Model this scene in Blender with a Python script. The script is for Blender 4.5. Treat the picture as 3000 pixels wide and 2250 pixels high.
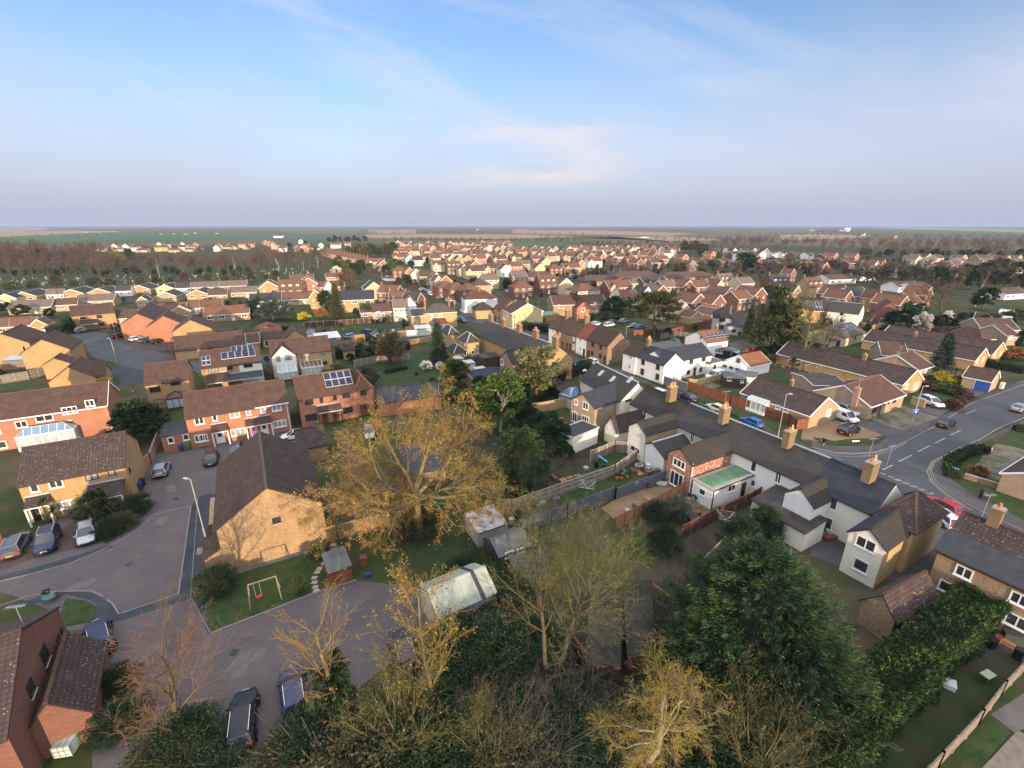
import bpy, math, random
import numpy as np
from mathutils import Vector
R = math.radians
for o in list(bpy.data.objects): bpy.data.objects.remove(o)
S = bpy.context.scene
COL = S.collection
# ---------------------------------------------------------------- camera, sky, sun, exposure
CAM_H, PITCH, FOC = 33.0, math.atan(465 / 1350.0), 1350 / 3000.0
cd = bpy.data.cameras.new('camera'); cam = bpy.data.objects.new('camera', cd); COL.objects.link(cam)
cd.sensor_width = 36; cd.lens = 36 * FOC; cd.clip_end = 60000; cd.clip_start = 0.1
cam.location = (0, 0, CAM_H); cam.rotation_euler = (math.pi / 2 - PITCH, 0, 0)
S.camera = cam
SUN_EL, SUN_AZ = 6.5, -72.0          # elevation, bearing of the sun (degrees from +x, behind the viewer)
W = bpy.data.worlds.new('World'); S.world = W; W.use_nodes = True
def build_world():
    nt = W.node_tree; nt.nodes.clear(); N = nt.nodes.new; L = nt.links.new
    out = N('ShaderNodeOutputWorld'); bg = N('ShaderNodeBackground'); sky = N('ShaderNodeTexSky')
    sky.sky_type = 'NISHITA'; sky.sun_disc = False
    sky.sun_elevation = R(SUN_EL); sky.sun_rotation = R(90 - SUN_AZ)
    sky.altitude = 60; sky.air_density = 1.0; sky.dust_density = 0.4; sky.ozone_density = 3.5
    tc = N('ShaderNodeTexCoord'); sep = N('ShaderNodeSeparateXYZ'); L(tc.outputs['Generated'], sep.inputs[0])
    def M(op, a, b=None, c=False):
        m = N('ShaderNodeMath'); m.operation = op; m.use_clamp = c
        for i, v in enumerate((a, b)):
            if v is None: continue
            if isinstance(v, (int, float)): m.inputs[i].default_value = v
            else: L(v, m.inputs[i])
        return m.outputs[0]
    x, y, z = sep.outputs
    zz = M('MAXIMUM', z, 0.0)
    az = M('ARCTAN2', x, y)                         # bearing of the view direction
    def MR(v, a, b, c=0, d=1, smooth=True):
        m = N('ShaderNodeMapRange'); m.interpolation_type = 'SMOOTHSTEP' if smooth else 'LINEAR'
        L(v, m.inputs[0])
        for i, k in enumerate((a, b, c, d)): m.inputs[i + 1].default_value = k
        return m.outputs[0]
    def noise(sx, sz, seed, scale, det=5, ro=0.55, shear=0.0):
        cmb = N('ShaderNodeCombineXYZ'); L(M('MULTIPLY', az, sx), cmb.inputs[0])
        L(M('ADD', M('MULTIPLY', zz, sz), M('MULTIPLY', az, shear)), cmb.inputs[1]); cmb.inputs[2].default_value = seed
        n = N('ShaderNodeTexNoise'); L(cmb.outputs[0], n.inputs[0]); n.inputs['Scale'].default_value = scale
        n.inputs['Detail'].default_value = det; n.inputs['Roughness'].default_value = ro
        n.inputs['Distortion'].default_value = 0.4
        return n.outputs[0]
    # low veil of cloud over the horizon, thicker to the sides
    veil_h = M('ADD', M('MULTIPLY', noise(1.2, 1.0, 3.0, 1.0, 3), 0.34), M('MULTIPLY', M('ABSOLUTE', az), 0.06))
    veil = M('MAXIMUM', M('MULTIPLY', MR(M('SUBTRACT', zz, veil_h), -0.12, 0.16, 1, 0), 0.85), MR(zz, 0.0, 0.3, 0.97, 0))
    cir = M('MULTIPLY', MR(noise(1.3, 6.0, 11.0, 1.7, 7, 0.6, 1.2), 0.42, 0.76), 0.5)
    wisp = M('MULTIPLY', cir, MR(zz, 0.02, 0.2))
    # a bank of small lit clouds in the middle distance
    band = M('MULTIPLY', MR(zz, 0.06, 0.1), MR(zz, 0.17, 0.24, 1, 0))
    side = M('MULTIPLY', MR(az, -0.36, -0.1), MR(az, 0.1, 0.3, 1, 0))
    puff = M('MULTIPLY', M('MULTIPLY', MR(noise(2.0, 11.0, 5.0, 1.9, 7, 0.56), 0.42, 0.66), M('MULTIPLY', band, side)), 0.7)
    def mix(f, a, b):
        m = N('ShaderNodeMix'); m.data_type = 'RGBA'; m.clamp_factor = True
        if isinstance(f, (int, float)): m.inputs[0].default_value = f
        else: L(f, m.inputs[0])
        for v, k in ((a, 6), (b, 7)):
            if isinstance(v, tuple): m.inputs[k].default_value = (*v, 1)
            else: L(v, m.inputs[k])
        return m.outputs[2]
    K = SKYK
    back = MR(M('MULTIPLY', y, -1.0), -0.1, 0.9)         # veil brightened and warmed on the unseen sun side to raise ambient light
    vc = mix(back, mix(MR(zz, 0.0, 0.13), tuple(K * v for v in (0.47, 0.525, 0.68)), tuple(K * v for v in (0.62, 0.67, 0.84))), tuple(K * v for v in (1.9, 1.65, 1.5)))
    tint = N('ShaderNodeMix'); tint.data_type = 'RGBA'; tint.blend_type = 'MULTIPLY'; tint.inputs[0].default_value = 1; L(sky.outputs[0], tint.inputs[6]); tint.inputs[7].default_value = (1.12, 0.84, 0.80, 1)
    c = mix(veil, tint.outputs[2], vc)
    high = M('MULTIPLY', MR(zz, 0.42, 0.75), 0.85)       # unseen brightness added overhead to raise the ambient light
    hback = M('MULTIPLY', MR(M('MULTIPLY', y, -1.0), 0.0, 0.6), 0.8)  # the same added brightness behind the camera, out of view
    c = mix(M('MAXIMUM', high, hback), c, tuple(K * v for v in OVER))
    c = mix(wisp, c, tuple(K * v for v in (0.78, 0.82, 0.95)))
    c = mix(puff, c, tuple(K * v for v in (0.93, 0.84, 0.88)))
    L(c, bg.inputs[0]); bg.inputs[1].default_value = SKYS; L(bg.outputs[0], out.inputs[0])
SKYS, SKYK = 0.15, 2.7
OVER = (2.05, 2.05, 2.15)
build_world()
sl = bpy.data.lights.new('sun', 'SUN'); sun = bpy.data.objects.new('sun', sl); COL.objects.link(sun)
sl.energy = 2.7; sl.angle = R(0.6); sl.color = (1.0, 0.76, 0.50)
ce = math.cos(R(SUN_EL)); sd = Vector((ce * math.cos(R(SUN_AZ)), ce * math.sin(R(SUN_AZ)), math.sin(R(SUN_EL))))
sun.rotation_euler = sd.to_track_quat('Z', 'Y').to_euler()
S.view_settings.view_transform = 'Standard'; S.view_settings.look = 'None'
S.view_settings.exposure = 1.3; S.view_settings.gamma = 1
try:
    S.cycles.max_bounces = 6; S.cycles.diffuse_bounces = 2; S.cycles.glossy_bounces = 2; S.cycles.transmission_bounces = 2
    S.cycles.transparent_max_bounces = 8; S.cycles.volume_bounces = 0; S.cycles.use_denoising = True
except Exception: pass

# ---------------------------------------------------------------- survey: sheet readings to metres on the plain
SHEETS = dict(a=(0, 640, 2.949), b=(750, 640, 2.949), c=(1500, 640, 2.949), d=(2250, 640, 2.949), e=(0, 940, 3.687), f=(600, 940, 3.687),
    g=(1200, 880, 3.687), h=(1800, 880, 3.687), i=(2400, 880, 3.687), j=(0, 1350, 3.687), k=(600, 1300, 3.687), l=(1200, 1300, 3.687),
    m=(1800, 1250, 3.687), n=(2400, 1250, 3.687), o=(0, 1750, 3.318), p=(600, 1700, 3.0167), q=(1200, 1700, 3.0167), r=(1800, 1700, 3.0167),
    u=(2400, 1600, 2.5517), s=(0, 0, 1.0))
cp, sp = math.cos(PITCH), math.sin(PITCH)
def ray(t, x, y):
    ox, oy, k = SHEETS[t]; u = (ox + x / k - 1500) / 1350; v = -(oy + y / k - 1125) / 1350
    return Vector((u, cp + v * sp, -sp + v * cp))
def G(t, x, y, z=0.0):
    d = ray(t, x, y); k = (CAM_H - z) / -d.z
    return Vector((d.x * k, d.y * k, z))
def pts(s, z=0.0):
    out = []; t = 's'
    for w in s.split():
        if len(w) == 1: t = w
        else: x, y = w.split(','); out.append(G(t, float(x), float(y), z))
    return out

# ---------------------------------------------------------------- materials
MATS = {}
def mat(name, col, rough=0.9, var=0.25, vs=0.6, streak=0.0, speck=0.0, rib=0.0, metal=0.0, spec=0.3, rnd=0.0, uv=False, bump=0.0, col2=None, c2s=0.3, bricks=False, island=0.0, dots=None):
    if name in MATS: return MATS[name]
    m = bpy.data.materials.new(name); m.use_nodes = True; nt = m.node_tree; N = nt.nodes.new; L = nt.links.new
    b = nt.nodes['Principled BSDF']; b.inputs['Roughness'].default_value = rough; b.inputs['Metallic'].default_value = metal
    b.inputs['Specular IOR Level'].default_value = spec
    tc = N('ShaderNodeTexCoord'); src = tc.outputs['UV'] if uv else tc.outputs['Object']
    def mix(f, a, c, mode='MIX'):
        x = N('ShaderNodeMix'); x.data_type = 'RGBA'; x.blend_type = mode; x.clamp_factor = True
        if isinstance(f, (int, float)): x.inputs[0].default_value = f
        else: L(f, x.inputs[0])
        for v, k in ((a, 6), (c, 7)):
            if isinstance(v, tuple): x.inputs[k].default_value = (*v[:3], 1)
            else: L(v, x.inputs[k])
        return x.outputs[2]
    def ramp(v, a, c, d=0.0, e=1.0):
        x = N('ShaderNodeMapRange'); L(v, x.inputs[0])
        for i, k in enumerate((a, c, d, e)): x.inputs[i + 1].default_value = k
        return x.outputs[0]
    def noise(scale, det=4, vec=src, st=None, ro=0.6):
        if st:
            mp = N('ShaderNodeMapping'); L(vec, mp.inputs[0]); mp.inputs['Scale'].default_value = st; vec = mp.outputs[0]
        n = N('ShaderNodeTexNoise'); L(vec, n.inputs[0]); n.inputs['Scale'].default_value = scale; n.inputs['Detail'].default_value = det
        n.inputs['Roughness'].default_value = ro
        return n.outputs[0]
    c = tuple(col)
    dk = tuple(v * (1 - var) for v in col); lt = tuple(min(1, v * (1 + var)) for v in col)
    c = mix(ramp(noise(vs), 0.3, 0.7), dk, lt)
    if col2: c = mix(ramp(noise(c2s, 5, ro=0.65), 0.44, 0.6), c, tuple(col2))
    if streak:
        c = mix(ramp(noise(1.0, 3, st=(1.6, 1.6, 13)), 0.42, 0.66, 0, streak), c, tuple(v * 0.5 for v in col))
    if bricks:                                        # courses of paler and darker bricks, too small to resolve one by one
        c = mix(ramp(noise(1.0, 2, st=(4, 4, 13)), 0.52, 0.66, 0, 0.5), c, tuple(min(1, v * 1.6) for v in col)); c = mix(ramp(noise(1.1, 2, st=(3.1, 3.1, 12)), 0.54, 0.66, 0, 0.5), c, tuple(v * 0.5 for v in col))
    if dots: c = mix(ramp(noise(1.0, 1, st=(3.2, 3.2, 10)), 0.58, 0.62), c, tuple(dots))
    if rib or uv:
        sx = N('ShaderNodeSeparateXYZ'); L(tc.outputs['UV'], sx.inputs[0])
        def saw(o, per, wdt, dark):
            a1 = N('ShaderNodeMath'); a1.operation = 'MULTIPLY'; L(o, a1.inputs[0]); a1.inputs[1].default_value = 1 / per
            a2 = N('ShaderNodeMath'); a2.operation = 'FRACT'; L(a1.outputs[0], a2.inputs[0])
            return ramp(a2.outputs[0], 1 - wdt, 1.0, 0, dark)
        if rib:
            c = mix(saw(sx.outputs[1], 0.34, 0.45, rib), c, (0.01, 0.008, 0.008))
            c = mix(saw(sx.outputs[0], 0.32, 0.5, rib * 0.8), c, (0.01, 0.008, 0.008))
    if speck:                                         # lichen spots on old tiles
        v = N('ShaderNodeTexVoronoi'); v.feature = 'F1'; L(src, v.inputs[0]); v.inputs['Scale'].default_value = 5.5; v.inputs['Randomness'].default_value = 1
        sv = N('ShaderNodeSeparateColor'); L(v.outputs['Color'], sv.inputs[0])
        a = ramp(v.outputs['Distance'], 0.17, 0.26, 1, 0); d = ramp(sv.outputs[0], 1 - speck, 1 - speck + 0.05)
        p_ = N('ShaderNodeMath'); p_.operation = 'MULTIPLY'; L(a, p_.inputs[0]); L(d, p_.inputs[1])
        c = mix(p_.outputs[0], c, (0.33, 0.28, 0.22))
        c = mix(ramp(noise(0.5, 5), 0.5, 0.75, 0, 0.3 if speck > .04 else 0.0), c, (0.11, 0.085, 0.05))
    if rnd:
        oi = N('ShaderNodeObjectInfo'); hs = N('ShaderNodeHueSaturation'); L(c, hs.inputs['Color'])
        L(ramp(oi.outputs['Random'], 0, 1, 1 - rnd, 1 + rnd), hs.inputs['Value']); L(ramp(oi.outputs['Random'], 0, 1, 0.5 - rnd * 0.05, 0.5 + rnd * 0.05), hs.inputs['Hue'])
        c = hs.outputs[0]
    if island:
        ge = N('ShaderNodeNewGeometry'); hs = N('ShaderNodeHueSaturation'); L(c, hs.inputs['Color'])
        L(ramp(ge.outputs['Random Per Island'], 0, 1, 1 - island, 1 + island), hs.inputs['Value'])
        L(ramp(ge.outputs['Random Per Island'], 0, 1, 0.5 - island * 0.06, 0.5 + island * 0.06), hs.inputs['Hue']); c = hs.outputs[0]
    L(c, b.inputs['Base Color'])
    if bump:
        bp = N('ShaderNodeBump'); bp.inputs['Strength'].default_value = bump; bp.inputs['Distance'].default_value = 0.05
        L(noise(6.0, 4), bp.inputs['Height']); L(bp.outputs[0], b.inputs['Normal'])
    MATS[name] = m
    return m
def brick(n, col, **k): return mat('brick_' + n, col, 0.92, 0.16, 0.5, streak=0.45, bricks=True, **k)
def tiles(n, col, speck=0.1, rib=0.5, **k): return mat('roof_' + n, col, 0.85, 0.22, 0.8, speck=speck, rib=rib, uv=True, **k)
B_GOLD = brick('golden', (0.42, 0.265, 0.13)); B_ORANGE = brick('orange', (0.39, 0.175, 0.11)); B_RED = brick('red', (0.20, 0.095, 0.068))
B_BUFF = brick('buff', (0.38, 0.28, 0.19)); B_OCHRE = brick('ochre', (0.44, 0.31, 0.16)); B_BROWN = brick('brown', (0.27, 0.18, 0.12))
B_MIX = brick('salvaged', (0.33, 0.14, 0.085), dots=(0.6, 0.55, 0.5)); B_STONE = brick('stone', (0.33, 0.235, 0.145), dots=(.16, .11, .08)); B_GABLE = brick('gable', (0.36, 0.235, 0.13), bump=0.6, col2=(0.30, 0.20, 0.12), c2s=.8)
B_CHIM = brick('chimney', (0.22, 0.15, 0.09)); B_PINK = brick('pink', (0.36, 0.22, 0.16))
WHITE = mat('white_render', (0.80, 0.79, 0.76), 0.9, 0.07, 0.4, streak=0.10); CREAM = mat('cream_render', (0.77, 0.74, 0.64), 0.9, 0.08, 0.4, streak=0.12)
PALEGREEN = mat('pale_green_render', (0.52, 0.58, 0.46), 0.9, 0.08, 0.4, streak=0.1); GREYREND = mat('grey_pebbledash', (0.42, 0.42, 0.43), 0.95, 0.12, 2.0)
YELLOW = mat('yellow_render', (0.54, 0.43, 0.24), 0.9, 0.06, 0.4); BEIGE = mat('beige_render', (0.50, 0.42, 0.33), 0.9, 0.1, 0.5)
R_BROWN = tiles('brown', (0.088, 0.049, 0.038), 0.13, 0.4); R_DARK = tiles('dark_brown', (0.062, 0.038, 0.031), 0.12, 0.55); R_RUST = tiles('rust', (0.098, 0.05, 0.036), 0.1, 0.35)
R_RED = tiles('red', (0.20, 0.06, 0.04), 0.05, 0.35); R_SLATE = tiles('slate', (0.058, 0.055, 0.058), 0.03, 0.55, col2=(0.07, 0.062, 0.052), c2s=.5); R_BLUE = tiles('new_slate', (0.036, 0.041, 0.058), 0.0, 0.15)
R_GREY = tiles('grey', (0.092, 0.078, 0.07), 0.05, 0.3); R_MOSS = tiles('mossy_slate', (0.040, 0.036, 0.036), 0.03, 0.35, col2=(0.055, 0.045, 0.036)); R_ORANGE = tiles('orange', (0.24, 0.10, 0.055), 0.03, 0.4)
R_PINK = tiles('pinkish', (0.14, 0.076, 0.06), 0.08, 0.3); R_OLD = tiles('old_lichened', (0.066, 0.045, 0.041), 0.42, 0.6)
FELT = mat('roofing_felt', (0.05, 0.054, 0.062), 0.95, 0.2, 1.5); FELTB = mat('brown_felt', (0.055, 0.045, 0.043), 0.95, 0.25, 1.0, col2=(0.09, 0.085, 0.08))
FELTG = mat('grey_felt', (0.13, 0.14, 0.15), 0.9, 0.15, 1.0, col2=(0.09, 0.095, 0.1)); SHEET_W = mat('white_sheeting', (0.62, 0.66, 0.66), 0.6, 0.08, 1.0, streak=0.2)
SHEET_G = mat('green_sheeting', (0.12, 0.27, 0.16), 0.7, 0.1, 1.0, col2=(0.09, 0.17, 0.10)); SHEET_B = mat('blue_sheeting', (0.35, 0.47, 0.62), 0.5, 0.1)
SHEET_C = mat('cream_cladding', (0.44, 0.48, 0.42), 0.6, 0.05, 0.7); RUST = mat('rusty_iron', (0.42, 0.43, 0.44), 0.7, 0.15, 2, col2=(0.19, 0.07, 0.045), c2s=0.9)
PVC = mat('white_upvc', (0.78, 0.78, 0.76), 0.5, 0.03); DKFR = mat('dark_frame', (0.045, 0.028, 0.022), 0.6, 0.1); LEAD = mat('lead_flashing', (0.42, 0.44, 0.46), 0.7, 0.15, 2)
GLASS = mat('dark_glass', (0.035, 0.04, 0.045), 0.06, 0.4, 0.9, spec=0.8, rnd=0.3); CURT = mat('curtained_glass', (0.30, 0.31, 0.30), 0.15, 0.25, 1.2, spec=0.7)
BLUEG = mat('conservatory_glass', (0.14, 0.22, 0.34), 0.08, 0.15, spec=0.8); PALEG = mat('pale_glass', (0.36, 0.44, 0.46), 0.15, 0.15, 1.2, spec=0.7)
SOLAR = mat('solar_cells', (0.016, 0.022, 0.055), 0.4, 0.2, spec=0.2); ALU = mat('aluminium', (0.6, 0.61, 0.63), 0.35, 0.05, metal=0.6); STEEL = mat('galvanised', (0.42, 0.43, 0.44), 0.5, 0.12, 2, metal=0.4)
POT = mat('terracotta', (0.48, 0.15, 0.06), 0.85, 0.15, 4); POTY = mat('buff_clay', (0.55, 0.40, 0.20), 0.85, 0.15, 4)
WOODR = mat('red_brown_boards', (0.20, 0.075, 0.04), 0.85, 0.25, 1.6, streak=0.0); WOODG = mat('weathered_boards', (0.20, 0.165, 0.135), 0.92, 0.25, 1.8)
WOODD = mat('dark_boards', (0.075, 0.043, 0.032), 0.9, 0.25, 1.5); WOODS = mat('slate_blue_boards', (0.10, 0.11, 0.135), 0.9, 0.2, 1.5); WOODO = mat('orange_boards', (0.33, 0.18, 0.10), 0.9, 0.2, 1.5)
CONC = mat('concrete', (0.36, 0.33, 0.29), 0.95, 0.15, 1.2); DGREEN = mat('dark_green_boards', (0.05, 0.055, 0.045), 0.9, 0.2); BLACK = mat('black_plastic', (0.018, 0.018, 0.02), 0.5, 0.2)
DOORP = mat('purple_door', (0.20, 0.085, 0.42), 0.4, 0.05); DOORB = mat('blue_door', (0.035, 0.09, 0.33), 0.5, 0.08); DOORK = mat('black_door', (0.02, 0.02, 0.025), 0.35, 0.1); DOORBR = mat('brown_door', (0.15, 0.06, 0.035), 0.6, 0.1)
RUBBER = mat('tyre', (0.02, 0.02, 0.021), 0.85, 0.2)

# ---------------------------------------------------------------- mesh building
class MB:
    def __init__(s): s.v = []; s.f = []; s.m = []; s.uv = []; s.mats = []
    def mi(s, m):
        if m not in s.mats: s.mats.append(m)
        return s.mats.index(m)
    def face(s, ps, m, uv=None):
        i = len(s.v); s.v += [tuple(p) for p in ps]; s.f.append(tuple(range(i, i + len(ps)))); s.m.append(s.mi(m)); s.uv.append(uv or [(p[0], p[1]) for p in ps])
    def hexa(s, b, t, m):
        b = [Vector(p) for p in b]; t = [Vector(p) for p in t]; n = len(b)
        s.face(b[::-1], m); s.face(t, m)
        for i in range(n):
            j = (i + 1) % n
            l = (b[j] - b[i]).length; h = (t[i] - b[i]).length
            s.face([b[i], b[j], t[j], t[i]], m, [(0, 0), (l, 0), (l, h), (0, h)])
    def box(s, x0, y0, z0, x1, y1, z1, m):
        q = [(x0, y0), (x1, y0), (x1, y1), (x0, y1)]
        s.hexa([(a, b, z0) for a, b in q], [(a, b, z1) for a, b in q], m)
    def bar(s, a, b, w, m, h=None):
        a = Vector(a); b = Vector(b); d = (b - a)
        if d.length < 1e-6: return
        d.normalize(); up = Vector((0, 0, 1)) if abs(d.z) < 0.95 else Vector((1, 0, 0))
        sx = d.cross(up).normalized() * (w / 2); sy = sx.cross(d).normalized() * ((h or w) / 2)
        q = [-sx - sy, sx - sy, sx + sy, -sx + sy]
        s.hexa([a + k for k in q], [b + k for k in q], m)
    def tube(s, a, b, r0, r1, m, n=8, cap=True):
        a = Vector(a); b = Vector(b); d = (b - a).normalized(); up = Vector((0, 0, 1)) if abs(d.z) < 0.95 else Vector((1, 0, 0))
        x = d.cross(up).normalized(); y = x.cross(d)
        c = [(math.cos(2 * math.pi * i / n), math.sin(2 * math.pi * i / n)) for i in range(n)]
        A = [a + (x * p + y * q) * r0 for p, q in c]; B = [b + (x * p + y * q) * r1 for p, q in c]
        for i in range(n):
            j = (i + 1) % n; s.face([A[i], A[j], B[j], B[i]], m)
        if cap: s.face(A[::-1], m); s.face(B, m)
    def build(s, name, parent=None, loc=None, rot=0, smooth=False):
        me = bpy.data.meshes.new(name); me.from_pydata(s.v, [], s.f)
        for m in s.mats: me.materials.append(m)
        me.polygons.foreach_set('material_index', s.m)
        ul = me.uv_layers.new(name='UVMap'); ul.data.foreach_set('uv', [c for f in s.uv for p in f for c in p])
        if smooth: me.polygons.foreach_set('use_smooth', [True] * len(s.f))
        me.update(); return link(name, me, parent, loc, rot)
def link(name, me, parent=None, loc=None, rot=0):
    o = bpy.data.objects.new(name, me); COL.objects.link(o)
    if parent: o.parent = parent
    if loc is not None: o.location = loc
    if rot: o.rotation_euler = (0, 0, rot)
    return o
def tag(o, label=None, cat=None, group=None, kind=None):
    if label: o['label'] = label
    if cat: o['category'] = cat
    if group: o['group'] = group
    if kind: o['kind'] = kind
    return o
def thing(name, label, cat, loc=(0, 0, 0), rot=0, group=None):
    o = bpy.data.objects.new(name, None); COL.objects.link(o); o.empty_display_size = 0.3
    o.location = loc; o.rotation_euler = (0, 0, rot); return tag(o, label, cat, group)
KIDS = {}
def kids(o):
    return [c for c in KIDS.get(o.name, [])]
def copy_tree(o, parent=None, sub=None):
    c = o.copy(); COL.objects.link(c)
    if parent: c.parent = parent
    if sub:
        for i, s_ in enumerate(c.material_slots):
            if s_.material in sub: s_.link = 'OBJECT'; s_.material = sub[s_.material]
    for ch in o.children: copy_tree(ch, c, sub)
    return c
def recolour(o, sub):
    for x in [o] + list(o.children_recursive):
        for s_ in x.material_slots:
            if s_.material in sub: m = sub[s_.material]; s_.link = 'OBJECT'; s_.material = m

# ---------------------------------------------------------------- houses (local frame: front wall on y=0 from x=0 to L, back wall on y=D)
WINC = {}
def win_mesh(w, h, code, n):
    k = (round(w, 1), round(h, 1), code, n)
    if k in WINC: return WINC[k]
    w, h = k[0], k[1]; f = MB(); p = MB()
    fr = {'w': PVC, 'c': PVC, 'b': DKFR, 'B': DKFR, 'd': DKFR}.get(code, PVC)
    t = 0.13 if fr is PVC else 0.1
    for q in ((-w/2, 0, w/2, t), (-w/2, h-t, w/2, h), (-w/2, t, -w/2+t, h-t), (w/2-t, t, w/2, h-t)): f.box(q[0], -0.05, q[1], q[2], 0.0, q[3], fr)
    for i in range(1, n):
        x = -w/2 + w*i/n; f.box(x-0.05, -0.045, t, x+0.05, 0, h-t, fr)
    f.box(-w/2-0.05, -0.12, -0.08, w/2+0.05, 0, 0, fr if fr is PVC else CONC)
    gm = CURT if code in 'cB' else GLASS
    for i in range(n):
        a = -w/2 + w*i/n + 0.05; b = -w/2 + w*(i+1)/n - 0.05
        p.face([(a, -0.02, t), (b, -0.02, t), (b, -0.02, h-t), (a, -0.02, h-t)], gm)
    mf = f.build('window'); mp = p.build('pane'); out = (mf.data, mp.data)
    bpy.data.objects.remove(mf); bpy.data.objects.remove(mp)
    WINC[k] = out; return out
DOORS = dict(W=(PVC, PVC), D=(DKFR, DOORK), P=(PVC, DOORP), K=(PVC, DOORK), R=(DKFR, DOORBR), G=(PVC, PVC), U=(PVC, DOORB), O=(DKFR, DOORBR), N=(DKFR, DKFR))
def door_mesh(w, h, code):
    k = (round(w, 1), round(h, 1), code)
    if k in WINC: return WINC[k]
    w, h = k[:2]; fr, pm = DOORS[code]; f = MB(); t = 0.09
    f.box(-w/2, -0.04, 0, -w/2+t, 0, h, fr); f.box(w/2-t, -0.04, 0, w/2, 0, h, fr); f.box(-w/2+t, -0.04, h-t, w/2-t, 0, h, fr)
    n = 5 if w > 1.8 else 3
    for i in range(n):
        z0 = (h-t)*i/n; f.box(-w/2+t, -0.03, z0+0.02, w/2-t, 0, z0+(h-t)/n, pm)
    if w < 1.8:
        f.box(-w*0.22, -0.045, h*0.55, w*0.22, -0.031, h*0.85, GLASS); f.box(w/2-t-0.12, -0.08, h*0.45, w/2-t-0.06, -0.031, h*0.5, ALU)
    o = f.build('door'); WINC[k] = o.data; bpy.data.objects.remove(o); return WINC[k]
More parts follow.
